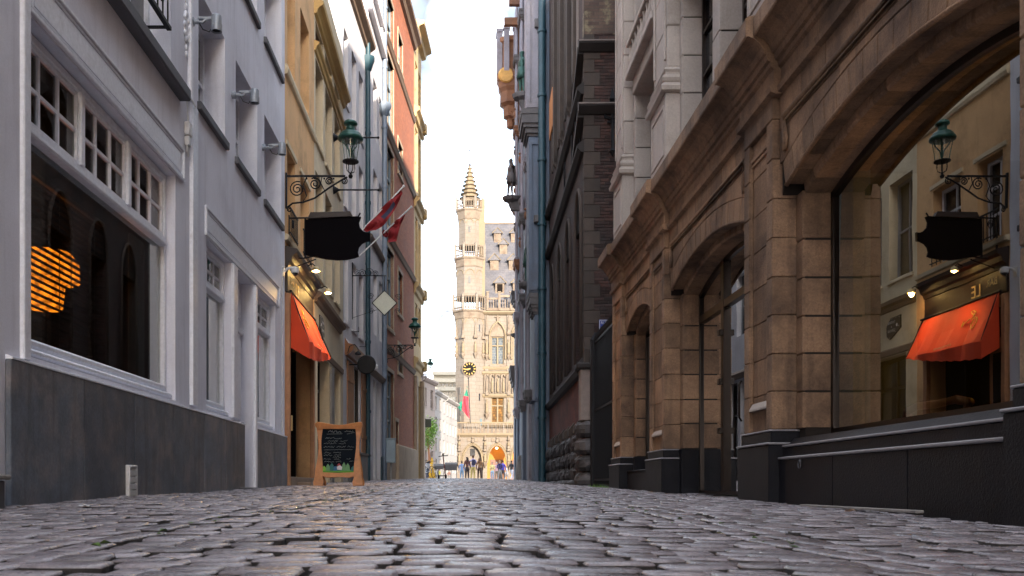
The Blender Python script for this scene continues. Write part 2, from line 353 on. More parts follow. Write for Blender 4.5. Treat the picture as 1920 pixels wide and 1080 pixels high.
M_lglass = glass('lamp_glass', (.93, .95, .94), 1.0)
M_glass = glass('shop_glass', (.60, .64, .62), 1.7)
M_glass2 = glass('small_pane_glass', (.6, .62, .62), .9)
M_glass3 = glass('dark_shop_glass', (.55, .58, .52), 3.9)
M_cob = mat('cobble_stone', (.21, .19, .205), .27, .2, 9, .22, 110, grain=.28, rand=.34, dirt=(.30, .26, .27), dscale=7, dlo=.5, dhi=.75, spec=.8)
M_soil_shade = mat('joint_sand_shade', (.028, .024, .022), .9, .3, 12, .4, 60)  # joint sand; its dark also stands for shade on the stone sides
M_slabst = mat('ground_sheet', (.11, .10, .095), .8, .2, .6, .2, 20)
# ------------------------------------------------------------ ground
def ground():
    b = MB(); n = 24
    ys = [-30 + i * 2 for i in range(60)] + [90, 95, 105, 130, 170, 260, 500, 900]; xs = [-600, -200, -60, -20, -8, -4.2] + [-3.6 + .6 * i for i in range(13)] + [4.4, 8, 20, 60, 200, 600]
    vs = [(x, y, G(x, y) - .035) for y in ys for x in xs]; k = len(xs)
    b.add(vs, [(j * k + i, j * k + i + 1, (j + 1) * k + i + 1, (j + 1) * k + i) for j in range(len(ys) - 1) for i in range(k - 1)])
    o = link('ground', b.mesh('ground', M_slabst, 'all')); tag(o, kind='structure')
    road = MB(); ys = [-6 + .5 * i for i in range(160)]; xs = [-3.7 + .37 * i for i in range(21)]; k = len(xs)
    road.add([(x, y, G(x, y) - .028) for y in ys for x in xs], [(j * k + i, j * k + i + 1, (j + 1) * k + i + 1, (j + 1) * k + i) for j in range(len(ys) - 1) for i in range(k - 1)])
    r = link('road', road.mesh('road', M_soil_shade, 'all')); tag(r, 'narrow cobbled street between the two rows of facades', kind='structure')
    # cobbles
    rr = random.Random(11)
    def stone_mesh(w, d, rg):
        b = MB(); N = 10; out = []
        for i in range(N):
            a = 2 * math.pi * (i + .5) / N; cx, sy = math.cos(a), math.sin(a); e = .24
            x = math.copysign(abs(cx) ** e, cx) * w / 2; y = math.copysign(abs(sy) ** e, sy) * d / 2
            out.append((x * (1 + rg.uniform(-.06, .03)), y * (1 + rg.uniform(-.08, .03))))
        vs = [(x, y, -.09) for x, y in out] + [(x, y, -.007 + rg.uniform(-.002, .002)) for x, y in out] + [(x * .94, y * .92, -.0012 + rg.uniform(-.0015, .0015)) for x, y in out] + [(x * .5, y * .45, .0005 + rg.uniform(-.0012, .0012)) for x, y in out] + [(0, 0, .001)]
        fs = []
        for q in range(3): fs += [(q * N + i, q * N + (i + 1) % N, (q + 1) * N + (i + 1) % N, (q + 1) * N + i) for i in range(N)]
        fs += [(3 * N + i, 3 * N + (i + 1) % N, 4 * N) for i in range(N)]
        return vs, fs
    var = [stone_mesh(1, 1, rr) for _ in range(9)]
    meshes = []
    for vs, fs in var:
        m = MB(); m.add([(x * .17, y * .12, z) for x, y, z in vs], fs); m.m = [1] * 10 + [0] * (len(fs) - 10); meshes.append(m.mesh('cobblestone', [M_cob, M_soil_shade], 'all'))  # side faces coloured dark like the joints to stand for their shade
    spots = []
    def row(x0, x1, y, d, wmin, wmax):
        x = x0 + rr.uniform(0, .02)
        while x < x1 - .05:
            w = rr.uniform(wmin, wmax)
            if x + w > x1 - .06: w = x1 - x
            spots.append((x + w / 2, y + d / 2 + rr.uniform(-.006, .006), w - .011, d - .013)); x += w
    y = 1.3
    while y < 63:
        d = rr.uniform(.092, .118); row(-.98, .98, y, d, .12, .20); y += d
    for sg in (-1, 1):
        y = 1.3
        while y < 63:
            d = rr.uniform(.095, .125)
            if sg < 0: row(-3.5, -1.24, y, d, .13, .22)
            else: row(1.24, 3.5, y, d, .13, .22)
            y += d
        for q in (0, 1):
            y = 1.3
            while y < 63:
                l = rr.uniform(.17, .26); spots.append((sg * (1.045 + .13 * q), y + l / 2, .118, l - .015)); y += l
    # the nearest 300 in the frame are objects, the rest one joined part
    def vis(s):
        x, y = s[0], s[1]; px = PX + F * x / y; py = PY + F * (CH - G(x, y)) / y
        return -30 < px < 1950 and py < 1092
    near = sorted([s for s in spots if vis(s)], key=lambda s: s[1] ** 2 + s[0] ** 2 * .3)[:300]; ns = set(map(id, near))
    big = MB()
    for s in spots:
        x, y, w, d = s; z = G(x, y) + rr.uniform(-.0055, .0055) + .006 * math.sin(x * 9.1 + y * 3.3) * math.sin(y * 7.7 - x * 2); tx, ty, rz = rr.gauss(0, .013), rr.gauss(0, .013), rr.uniform(-.035, .035)
        tx += (G(x, y + .5) - G(x, y - .5)); sy = (G(x + .2, y) - G(x - .2, y)) / .4; k = rr.randrange(9)
        if id(s) in ns:
            o = link('cobblestone', meshes[k], r, (x, y, z), (tx, ty - sy, rz)); o.scale = (w / .17, d / .12, 1)
        else:
            if abs(x) > 3.42: continue
            c, sn = math.cos(rz), math.sin(rz); vs, fs = var[k]
            vs2, fs2 = vs, fs
            big.add([(x + (vx * w * c - vy * d * sn), y + (vx * w * sn + vy * d * c), z + vz + vy * d * tx - vx * w * (ty - sy)) for vx, vy, vz in vs2], fs2); big.m[-len(fs2):] = [1] * 10 + [0] * (len(fs2) - 10)
    o = link('cobblestone', big.mesh('cobblestones', [M_cob, M_soil_shade], 'all', fix=False), r); o['kind'] = 'stuff'
ground()
# ------------------------------------------------------------ LEFT 1: grey plastered shop
A = Fac('grey_shop_building', 'lilac grey plastered building with slate plinth, wide shop window and row of wall floodlights', 'building', (-3.3, 0))
WR = .35
opsA = [(6.93, 10.56, 1.2, 3.82, .16), (11.86, 13.16, 1.2, 3.45, .16), (13.42, 14.57, -.4, 3.45, .22), (14.7, 16.3, 1.2, 3.45, .16),
        (8.0, 10.4, 4.9, 7.6, .3)]
cols = [(11.5, 12.8), (13.42, 14.85), (15.4, 16.87)]
for a, c in cols: opsA += [(a, c, 5.07, 6.52, WR), (a, c, 7.82, 9.4, WR), (a, c, 10.6, 12, WR), (a, c, 13.2, 14.6, WR)]
opsA += [(8.0, 10.4, 8.6, 10.6, .3), (4.2, 6.2, 5, 7.4, .3)]
A.wall(-24, 17.2, -.6, 16.8, opsA, M_lilac, depth=7)
for a, c in cols:
    for z0, z1 in ((5.07, 6.52), (7.82, 9.4), (10.6, 12), (13.2, 14.6)):
        A.window((a, c, z0, z1), M_trim, M_win, WR, 2, 2, .05); A.sill(a, c, z0, M_slab, .055, .11)
A.window((8.0, 10.4, 8.6, 10.6), M_trim, M_win, .3, 4, 2); A.window((4.2, 6.2, 5, 7.4), M_trim, M_win, .3, 3, 2)
A.window((8.0, 10.4, 4.9, 7.6), M_trim, M_win, .3, 4, 2, name='french_window')
# balcony slab and its railing
b = A.mb(); b.cbox(-.1, .13, 7.5, 10.75, 4.76, 4.9, .015); sl_ = A.put('balcony_slab', b, M_slab)
b = A.mb(); b.box(.1, .14, 7.9, 9.95, 6.1, 6.14); b.box(.1, .15, 7.9, 9.95, 5.2, 5.24)
for i in range(13): b.box(.11, .125, 7.92 + i * .166, 7.934 + i * .166, 5.24, 6.1)
b.box(-.2, .12, 9.9, 9.93, 5.21, 5.235); b.box(-.2, .12, 9.9, 9.93, 6.1, 6.13)
for i in range(6):
    cy = 8.09 + i * .33; b.tube([(.117, cy + .09 * math.cos(t * .5) * (1 - t / 30), 5.55 + .2 * math.sin(t * .5) * (1 - t / 30)) for t in range(24)], .011, 5)
A.put('balcony_railing', b, M_black)
# corner strip, mouldings round the two fascia panels
b = A.mb(); b.cbox(-.02, .035, 6.82, 6.93, 1.16, 9, .008); A.put('corner_moulding', b, M_trim)
def frame_panel(s0, s1, z0, z1):
    b = A.mb()
    for k, (o, w, h) in enumerate(((0, .035, .03), (.05, .02, .018))):
        b.cbox(-.01, h, s0 + o, s1 - o, z1 - o - w, z1 - o, .006); b.cbox(-.01, h, s0 + o, s1 - o, z0 + o, z0 + o + w, .006)
        b.cbox(-.01, h, s0 + o, s0 + o + w, z0 + o + w, z1 - o - w, .006); b.cbox(-.01, h, s1 - o - w, s1 - o, z0 + o + w, z1 - o - w, .006)
    b.box(-.01, .012, s0 + .09, s1 - .09, z0 + .09, z1 - .09)
    A.put('fascia_panel', b, M_trim)
frame_panel(6.95, 10.85, 3.84, 4.23); frame_panel(11.78, 16.6, 3.47, 3.86)
# plinth cladding and sloped ledge
for seg in ([1.9, 3.1, 4.2, 5.4, 6.58], [6.58, 7.87, 9.1, 10.35, 11.6, 12.7, 13.8], [14.7, 15.95, 17.2]):
    for a, c in zip(seg, seg[1:]):
        b = A.mb(); b.cbox(.005, .05 if a > 6 else .0051, a + .006, c - .006, -.5, 1.13, .006)
        if a > 6: A.put('cladding_panel', b, M_clad)
for a, c in ((6.6, 13.82), (14.68, 17.19)):
    A.sweep([(-.16, 1.1), (.055, 1.131), (.055, 1.145), (-.15, 1.215)], a, c, M_trim, 'sloped_ledge')
# shop windows
def shopwin(s0, s1, zb, zt, ztr, groups, ncol, gm):
    q = -.15; b = A.mb()
    b.cbox(q - .02, q + .05, s0, s0 + .06, zb, zt, .008); b.cbox(q - .02, q + .05, s1 - .07, s1, zb, zt, .008); b.cbox(q - .02, q + .05, s0 + .06, s1 - .07, zt - .07, zt, .008)
    b.cbox(q - .02, q + .12, s0 + .002, s1 - .002, zb, zb + .06, .02); b.cbox(q - .02, q + .075, s0 + .06, s1 - .07, zb + .075, zb + .15, .02)
    b.cbox(q - .02, q + .09, s0 + .06, s1 - .07, ztr - .05, ztr + .0, .015); b.cbox(q - .02, q + .06, s0 + .06, s1 - .07, ztr + .004, ztr + .06, .01)
    fr = A.put('shop_window_frame', b, M_trim)
    g = A.mb(); g.box(q - .006, q + .002, s0 + .05, s1 - .06, zb + .12, ztr - .03); A.put('large_pane', g, gm, fr)
    W = (s1 - s0 - .13) / groups; z0, z1 = ztr + .06, zt - .07; zm = (z0 + z1) / 2 - .02
    for i in range(groups):
        a = s0 + .06 + i * W; c = a + W; b = A.mb(); w = .045
        b.cbox(q - .01, q + .035, a + .004, a + w, z0, z1, .006); b.cbox(q - .01, q + .035, c - w, c - .004, z0, z1, .006)
        b.cbox(q - .01, q + .035, a + w, c - w, z0, z0 + .04, .006); b.cbox(q - .01, q + .035, a + w, c - w, z1 - .04, z1, .006)
        cw = (c - a - 2 * w) / ncol
        for j in range(1, ncol): b.cbox(q - .01, q + .028, a + w + cw * j - .017, a + w + cw * j + .017, z0 + .04, z1 - .04, .005)
        b.box(q - .009, q + .024, a + w, c - w, zm - .016, zm + .016)
        sash = A.put('transom_sash', b, M_trim)
        if i: mp_ = A.mb(); mp_.cbox(q + .036, q + .075, a - .045, a + .045, z0 - .0, z1, .012); A.put('mullion_post', mp_, M_trim, fr)
        for j in range(ncol):
            for (e, f) in ((z0 + .03, zm), (zm, z1 - .03)):
                g = A.mb(); g.box(q + .001, q + .006, a + w + cw * j, a + w + cw * (j + 1), e, f); A.put('pane', g, M_glass2, sash)
shopwin(6.94, 10.55, 1.22, 3.81, 3.02, 3, 3, M_glass)
shopwin(11.87, 13.15, 1.22, 3.44, 2.9, 1, 3, M_glass)
shopwin(14.71, 16.29, 1.22, 3.44, 2.9, 1, 3, M_glass)
b = A.mb(); b.cbox(-.14, .04, 13.17, 13.4, 1.2, 3.44, .01); b.cbox(-.22, .045, 14.58, 14.69, -.2, 3.44, .008); A.put('white_post', b, M_trim)
b = A.mb(); q = -.2
b.cbox(q - .04, q, 13.43, 14.56, G(-3.3, 14) - .05, 3.44, .006)
for z0, z1 in ((.45, 1.0), (1.25, 2.55), (2.85, 3.3)):
    b.cbox(q, q + .03, 13.52, 14.47, z0, z1, .012); b.cbox(q + .03, q + .045, 13.6, 14.39, z0 + .08, z1 - .08, .008)
b.cbox(q, q + .06, 13.44, 14.55, 2.62, 2.7, .015); b.cbox(q, q + .05, 13.44, 14.55, 1.06, 1.13, .012)
dr = A.put('door', b, M_trim)
b = A.mb(); b.ball((q + .06, 14.42, 1.2), .03); A.put('door_knob', b, M_greym, dr, 'all')
b = A.mb(); b.cbox(-.22, .06, 13.42, 14.69, -.3, A.g(14, .05) + .03, .01); A.put('doorstep', b, M_slab)
# room behind
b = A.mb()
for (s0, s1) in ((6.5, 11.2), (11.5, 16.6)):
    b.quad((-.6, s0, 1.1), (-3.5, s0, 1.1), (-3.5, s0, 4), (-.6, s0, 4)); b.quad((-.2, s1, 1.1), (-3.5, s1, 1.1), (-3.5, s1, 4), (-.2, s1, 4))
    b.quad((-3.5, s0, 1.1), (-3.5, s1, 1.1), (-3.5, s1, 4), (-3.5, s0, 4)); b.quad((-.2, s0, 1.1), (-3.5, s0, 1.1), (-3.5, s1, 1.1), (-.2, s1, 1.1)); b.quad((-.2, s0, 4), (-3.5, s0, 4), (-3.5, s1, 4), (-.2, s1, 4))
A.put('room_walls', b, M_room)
M_grcurt = mat('grey_green_curtain', (.10, .13, .13), .8, .1, 3, .1, 30)
b = A.mb()
for s0, s1 in ((10.0, 10.45), (12.7, 13.05), (14.85, 15.3), (15.85, 16.2)):
    pts = []
    for i in range(25):
        t = s0 + (s1 - s0) * i / 24; pts.append((-.34 + .03 * math.sin(i * 1.6), t))
    for p, r_ in zip(pts, pts[1:]): b.quad((p[0], p[1], 1.2), (r_[0], r_[1], 1.2), (r_[0], r_[1], 3.0), (p[0], p[1], 3.0))
A.put('window_curtain', b, M_grcurt)
# blinds inside
bl = link('blind', None, A.root)
bl2 = A.mb(); bl2.cbox(-.38, -.33, 7.0, 9.3, 2.86, 2.9, .004); bl.name = 'venetian_blind'
hd = A.put('blind_rail', bl2, M_dkwood, bl)
b = A.mb(); b.box(-.385, -.335, 7.0, 9.3, -.002, .002); slm = b.mesh('slat', M_dark)
b.v = [(v[0] * 1, v[1], v[2]) for v in b.v]
for i in range(24):
    o = link('slat', slm, bl, (0, 0, 1.45 + .06 * i))
    o.rotation_euler = (0, 0, 0)
b = A.mb()
for y in (7.3, 7.45, 8.3, 8.55, 9.1): b.box(-.36, -.355, y, y + .012, 1.4, 2.88)
A.put('blind_cord', b, M_dkwood, bl)
lamp = thing('table_lamp', 'glowing orange drum lamp behind the blinds of the grey shop window', 'lamp', (-4.35, 9.55, 1.1))
b = MB(); b.lathe([(.15, .96), (.17, .98), (.19, 1.2), (.34, 1.26), (.33, 1.46), (.25, 1.56)], n=24); o = link('lamp_shade', b.mesh('lamp_shade', emit('orange_shade', (1, .22, .01), .65, 9), 'all'), lamp)
b = MB(); b.lathe([(.14, 0), (.14, .03), (.02, .05), (.02, .95)], n=12); link('lamp_base', b.mesh('lamp_base', M_black, True), lamp)
for i, (x, y, z) in enumerate(((-5.2, 13.9, 3.3), (-5.4, 12.9, 2.5), (-5.5, 10.8, 2.05), (-5.9, 11.6, 2.0), (-5.2, 9.9, 3.35))):
    t = thing('pendant_bulb', ('high warm bulb deep in the grey shop near the right edge of the wide window', 'warm bulb seen between the reflected lancets, second from the right', 'low warm bulb just right of the glowing drum lamp', 'low warm bulb in the middle of the wide shop window', 'high warm bulb above the glowing drum lamp')[i], 'lamp', (x, y, z), group='warm bulbs inside the grey shop')
    b = MB(); b.ball((0, 0, 0), .035); link('bulb', b.mesh('bulb', emit('warm_bulb', (1, .5, .12), 12), 'all'), t)
    b = MB(); b.tube([(0, 0, .03), (0, 0, 3.98 - z)], .004, 4); b.lathe([(.02, .03), (.025, .07), (.01, .08)], n=8); link('cord', b.mesh('cord', M_black), t)
# drainpipe
b = A.mb(); b.box(.0, .045, 11.12, 11.33, 1.2, 4.9); b.cbox(.0, .05, 11.02, 11.12, 4.9, 9.4, .01); A.put('downpipe', b, M_trim)
# rosette
b = A.mb(); b.ball((.0, 10.95, 5.75), .1, 12, (.25, .7, 1.6))
for i in range(10):
    a = i * math.pi / 5; b.ball((.015, 10.95 + .075 * math.cos(a), 5.75 + .16 * math.sin(a)), .035, 8, (.6, .8, 1))
for z in (5.5, 6.0, 5.42, 6.08): b.ball((.01, 10.95, z), .035, 8, (.5, .8, 1.2))
A.put('plaster_rosette', b, M_trim, smooth='all')
# floodlights
def floodlight(Y, lab):
    t = thing('wall_floodlight', lab, 'floodlight', (-3.3, Y, 5.9), group='floodlights on the grey building')
    b = MB(); b.lathe([(.055, 0), (.055, .05), (.04, .06)], n=14, axis=0); b.lathe([(.028, .06), (.028, .12)], n=10, axis=0); link('mount', b.mesh('mount', M_greym, True), t)
    b = MB(); b.tube([(.1, 0, 0), (.16, 0, -.01), (.2, 0, .03), (.3, 0, .04)], .018, 8); b.cbox(.1, .3, -.012, .012, .03, .06, .004); link('arm', b.mesh('arm', M_greym, True), t)
    b = MB(); b.lathe([(.055, .075), (.062, .06), (.062, -.03), (.068, -.035), (.068, -.12), (.055, -.12), (.052, -.1)], (.33, 0, 0), 18); hdm = link('lamp_head', b.mesh('lamp_head', M_greym, True), t)
    b = MB(); b.lathe([(.05, -.105), (.05, -.1)], (.33, 0, 0), 14); link('lens', b.mesh('lens', M_win), hdm)
    b = MB(); b.tube([(.12, 0, -.02), (.16, .01, -.09), (.24, .01, -.12), (.28, 0, -.05)], .007, 6); link('cable', b.mesh('cable', M_black, True), t)
    return t
f1 = floodlight(11.12, 'first and largest looking grey floodlight beside the balcony of the grey building')
for Y, l in ((13.2, 'middle of the three grey cylinder floodlights on the grey building'), (15.25, 'furthest grey floodlight near the corner with the ochre facade')):
    c = copy_tree(f1); c.location.y = Y; c['label'] = l
# junction box
t = thing('junction_box', 'white electrical box with dangling cable under the dark balcony slab', 'electrical box', (-3.3, 10.95, 4.45))
b = MB(); b.cbox(0, .07, -.06, .06, -.02, .14, .01); b.cbox(0, .06, -.05, .05, -.14, -.03, .008); link('box', b.mesh('box', M_white, True), t)
b = MB(); b.tube([(.03, 0, .14), (.03, -.01, .3), (.03, -.06, .42), (.05, .0, .46), (.08, .15, .4), (.04, .3, .46)], .01, 6); b.tube([(.03, -.03, -.14), (.03, -.03, -.22), (.03, .02, -.26), (.03, .04, -.12)], .01, 6); link('cable', b.mesh('cable', M_white, True), t)
# vent
t = thing('wall_vent', 'white louvred vent on the slate plinth near the ground', 'vent', (-3.25, 8.95, .1))
b = MB(); b.cbox(0, .045, -.11, -.08, 0, .31, .006); b.cbox(0, .045, .08, .11, 0, .31, .006); b.cbox(0, .05, -.08, .08, .285, .31, .006); b.box(0, .015, -.08, .08, 0, .285); link('housing', b.mesh('housing', M_white, True), t)
b = MB(); b.add([(.02, -.078, .055), (.02, .078, .055), (.044, -.078, .0), (.044, .078, 0), (.047, -.078, .045), (.047, .078, .045)], [(0, 1, 3, 2), (2, 3, 5, 4), (0, 1, 5, 4), (0, 2, 4), (1, 3, 5)]); lm = b.mesh('louvre', M_white)
for i in range(4): link('louvre', lm, t, (0, 0, .01 + i * .067))
# dome camera at the corner
t = thing('dome_camera', 'white dome camera on a bracket at the corner of the grey building', 'camera', (-3.27, 17.0, 4.25))
b = MB(); b.cbox(-.03, .0, -.05, .05, -.12, .06, .008); b.tube([(0, 0, -.02), (.05, 0, .03), (.15, 0, .05), (.2, 0, .04)], .025, 8); link('bracket', b.mesh('bracket', M_white, True), t)
b = MB(); b.lathe([(.03, .07), (.075, .04), (.08, -.03), (.07, -.05)], (.2, 0, 0), 18); link('housing', b.mesh('housing', M_white, True), t)
b = MB(); b.ball((.2, 0, -.05), .058, 14); link('dome', b.mesh('dome', M_win, 'all'), t)
b = A.mb(); b.tube([(.0, 16.9, 4.2), (.02, 16.88, 4.0), (.012, 16.9, 3.4), (.012, 16.9, 1.2)], .012, 6); A.put('camera_cable', b, M_white)
# low stone step at the left edge
t = thing('stone_step', 'small dark stone step with pale top at the far left edge beside the plinth', 'step', (-3.12, 5.84, 0))
b = MB(); b.cbox(-.2, .05, -.6, .3, -.2, .24, .01); link('riser', b.mesh('riser', M_slab), t)
b = MB(); b.cbox(-.2, .08, -.62, .33, .244, .28, .01); link('tread', b.mesh('tread', M_grst), t)
# litter
for x, y, lab, cm in ((-2.35, 5.6, 'crumpled white paper scrap on the cobbles left', (.7, .7, .7)), (2.55, 5.95, 'brown paper scrap on cobbles by the right plinth', (.4, .24, .14))):
    b = MB(); vs = []
    for j in range(4):
        for i in range(4): vs.append((i * .022, j * .018, .004 + rnd.uniform(0, .02)))
    b.add(vs, [(j * 4 + i, j * 4 + i + 1, j * 4 + i + 5, j * 4 + i + 4) for j in range(3) for i in range(3)])
    o = link('paper_scrap', b.mesh('paper_scrap', mat('litter_' + lab[:14].replace(' ', '_'), cm, .8, .1, 30, 0)), None, (x, y, G(x, y) + .004)); tag(o, lab, 'litter')
# ------------------------------------------------------------ LEFT 2: ochre bar building
B = Fac('ochre_bar_building', 'ochre rendered building with dark wooden bar front and red awning', 'building', (-3.3, 0))
wB = [(17.45, 18.28), (18.9, 20.0)]
opsB = [(17.35, 20.25, -.5, 3.85, .5)]
for a, c in wB: opsB += [(a, c, 5.05, 6.7, .27), (a, c, 8.3, 10.2, .27), (a, c, 11.3, 13, .27)]
B.wall(17.201, 20.7, -.5, 15.5, opsB, M_tan)
for a, c in wB:
    for z0, z1 in ((5.05, 6.7), (8.3, 10.2), (11.3, 13)): B.window((a, c, z0, z1), M_greyr, M_win, .27, 2, 3, .05)
B.sweep([(-.05, 8.02), (.05, 8.05), (.07, 8.12), (.05, 8.22), (-.05, 8.25)], 17.21, 20.7, M_cream, 'string_course')
B.sweep([(-.05, 6.72), (.03, 6.74), (.035, 6.82), (-.05, 6.84)], 17.3, 18.4, M_cream, 'lintel'); B.sweep([(-.05, 6.72), (.03, 6.74), (.035, 6.82), (-.05, 6.84)], 18.8, 20.1, M_cream, 'lintel')
B.sweep([(-.05, 4.86), (.06, 4.9), (.08, 4.98), (-.05, 5.03)], 17.21, 20.7, M_cream, 'sill_band')
for a, c in wB:
    b = B.mb(); b.box(.05, .07, a, c, 5.55, 5.58); b.box(.05, .07, a, c, 5.08, 5.1); n = 7
    for i in range(n): b.box(.053, .067, a + (c - a) * (i + .5) / n - .006, a + (c - a) * (i + .5) / n + .006, 5.03, 5.55)
    b.tube([(.06, a + .3 + .1 * math.cos(t * .6) * (1 - t / 26), 5.32 + .1 * math.sin(t * .6) * (1 - t / 26)) for t in range(20)], .01, 5)
    B.put('window_railing', b, M_black)
# cornice and fascia of the bar front
B.sweep([(.0, 4.38), (.05, 4.38), (.07, 4.46), (.12, 4.5), (.15, 4.6), (.22, 4.64), (.23, 4.72), (.0, 4.78)], 17.23, 20.3, M_dkwood, 'bar_cornice')
b = B.mb(); b.cbox(.0, .05, 17.22, 20.28, 3.9, 4.37, .008); fas = B.put('bar_fascia', b, M_dkwood)
M_gold = mat('gold_lettering', (.75, .55, .25), .5, .1, 5, 0)
for w, s, sz, z in (('BAR', 17.5, .2, 4.12), ('LE', 18.05, .36, 4.0)):
    me = text_mesh(w, sz, M_gold, .004); o = link('lettering', me, fas, (.056, s, z)); o.rotation_euler = (R(90), 0, R(90))
for p_ in ((.0, .1, 20.1, 20.25), (.0, .09, 17.22, 17.34)): b = B.mb(); b.cbox(*p_, -.1, 3.88, .01); B.put('shopfront_post', b, M_shut)
b = B.mb(); b.cbox(-.08, .1, 17.36, 20.08, -.2, B.g(18.5, .1) + .17, .01); b.cbox(.1, .38, 17.9, 20.0, -.2, B.g(18.5, .3) + .07, .01); B.put('threshold_steps', b, M_brown)
b = B.mb(); b.cbox(-.1, -.05, 17.36, 17.95, .4, 3.1, .006)
for z0, z1 in ((.55, 1.2), (1.35, 2.9)): b.cbox(-.05, -.03, 17.44, 17.87, z0, z1, .01)
dd = B.put('wooden_door', b, M_wood); b = B.mb(); b.box(-.032, -.028, 17.52, 17.8, 1.5, 2.8); B.put('pane', b, M_win, dd); b = B.mb(); b.cbox(-.02, .02, 17.88, 17.92, 1.3, 1.6, .006); B.put('handle', b, M_gold, dd)
b = B.mb(); b.box(-.45, -.4, 17.4, 20.2, .3, 3.8); b.box(-.4, -.1, 18.9, 18.96, .3, 3.0); B.put('dark_doorway', b, M_dark)
# awning
aw = thing('red_awning', 'sloping orange red cloth awning over the bar doorway', 'awning', (-3.22, 17.4, 0))
b = MB(); N = 16; top = []; bot = []; val = []
for i in range(N + 1):
    t = i / N; y = 2.92 * t; sag = .03 * math.sin(t * math.pi * 3)
    top.append((.0, y, 3.93 - .02 * t)); bot.append((.35 + .03 * math.sin(t * 19) + .015 * (i % 2), y, 2.98 + .10 * t + sag * .4)); val.append((.35 + .02 * math.sin(t * 9 + .5), y, 2.66 + .40 * t ** 1.5 + (.012 if i % 2 else -.012)))
mid = [((a[0] + c[0]) / 2 - .02, a[1], (a[2] + c[2]) / 2 - .02) for a, c in zip(top, bot)]
for P, Q in ((top, mid), (mid, bot), (bot, val)):
    for i in range(N): b.quad(P[i], P[i + 1], Q[i + 1], Q[i])
link('canopy', b.mesh('canopy', M_red, 'all'), aw)
b = MB(); b.add([top[0], mid[0], bot[0], val[0], (.0, 0, 2.86)], [(0, 1, 2, 3, 4)]); link('side_flap', b.mesh('side_flap', M_red), aw); b = MB(); b.add([top[-1], mid[-1], bot[-1], val[-1], (.18, 2.92, 3.14), (.0, 2.92, 3.3)], [(0, 1, 2, 3, 4, 5)]); link('side_flap', b.mesh('side_flap', M_red), aw)
b = MB(); b.tube([(0, -.02, 3.95), (0, 2.94, 3.93)], .025, 8); b.tube([(.0, 2.85, 3.93), (.36, 2.9, 3.1)], .012, 6); b.tube([(.0, .05, 3.93), (.34, .03, 3.0)], .012, 6); link('awning_frame', b.mesh('awning_frame', M_black, True), aw)
def onaw(y, w):            # point on the slope: w 0 top, 1 outer edge
    return (.355 * w - .025 * math.sin(w * math.pi) + .018, y, 3.93 + (2.99 - 3.93) * w + .02)
b = MB()
for pts in ([(.55, .2), (.62, .17), (.68, .2), (.64, .26), (.58, .3), (.52, .33)], [(.5, .24), (.58, .22)], [(.5, .29), (.56, .3)], [(.52, .33), (.6, .42), (.66, .4), (.72, .46), (.82, .5), (.86, .6)], [(.86, .42), (.88, .56)],
            [(.40, .42), (.46, .40), (.52, .46), (.52, .62), (.46, .74), (.40, .72), (.36, .6), (.36, .48), (.40, .42)], [(.42, .52), (.46, .53)], [(.42, .6), (.46, .6)], [(.42, .46), (.46, .45)]):
    b.tube([onaw(.1 + p[0], .12 + p[1] * .75) for p in pts], .011, 5)
link('emblem', b.mesh('emblem', mat('yellow_print', (.8, .5, .08), .7, .05, 5, 0)), aw)
me = text_mesh('ELEPHANTS & LIBATIONS', .062, M_gold, .001); o = link('lettering', me, aw, (.345 + .012, 1.05, 3.06)); o.rotation_euler = (R(90), R(0), R(90))
# spotlights on the bar front
for i, (y, z, lab) in enumerate(((20.15, 4.55, 'lit brass spotlight at the far end of the bar cornice'), (18.4, 4.62, 'small lit spotlight at the middle of the bar cornice'))):
    t = thing('bar_spotlight', lab, 'spotlight', (-3.07, y, z))
    b = MB(); b.tube([(0, 0, .05), (.1, 0, .1), (.17, 0, .04)], .012, 6); link('arm', b.mesh('arm', M_black, True), t)
    b = MB(); b.lathe([(.02, .05), (.06, .02), (.085, -.05), (.08, -.055), (.05, .0)], (.17, 0, -.0), 14); link('shade', b.mesh('shade', M_gold, True), t)
    b = MB(); b.ball((.17, 0, -.035), .045); link('bulb', b.mesh('bulb', emit('spot_bulb', (1, .62, .2), 60), 'all'), t)
    l = bpy.data.lights.new('spot', 'SPOT'); l.energy = 20; l.color = (1, .55, .16); l.spot_size = R(125); l.spot_blend = .6; l.shadow_soft_size = .04
    lo = bpy.data.objects.new('lamp_light', l); COL.objects.link(lo); lo.parent = t; lo.location = (.17, -.02, -.1); lo.rotation_euler = (R(-25 if i == 0 else 0), R(-28), 0)
# black shield sign on its bracket
sg_ = thing('hanging_sign', 'large black blank pub sign hung on an iron bracket, scalloped right edge', 'sign', (-3.3, 17.6, 5.3))
def at(px, py, Y, o=(-3.3, 17.6, 5.3)): return ((px - PX) / F * Y - o[0], 0, CH + (PY - py) / F * Y - o[2])
pts = [(573, 412), (675, 406), (678, 407)]
for i in range(9): a = R(115 + 75 + i * 17); pts.append((693 + 20 * math.cos(math.pi - R(i * 20) * 1.0 + R(70)), 419 - 22 * math.sin(math.pi - R(i * 20) + R(70))))
pts = [(573, 412), (677, 407), (673, 417), (675, 427), (681, 434), (688, 437), (694, 436), (694, 452), (687, 453), (679, 457), (673, 464), (671, 473), (673, 481), (665, 484), (650, 487), (632, 488), (610, 486), (590, 482), (573, 478)]
poly = [at(x, y, 17.6) for x, y in pts]; poly = [(p[0], p[2]) for p in poly]
b = MB(); b.prism(poly, 1, -.03, .03); b2 = b; link('sign_board', b.mesh('sign_board', mat('black_sign_paint', (.003, .002, .003), .85, .3, 4, .05, 40, spec=.08)), sg_)
b = MB(); b.add([(.5, -.06, 1.15)], []) ; b = MB()
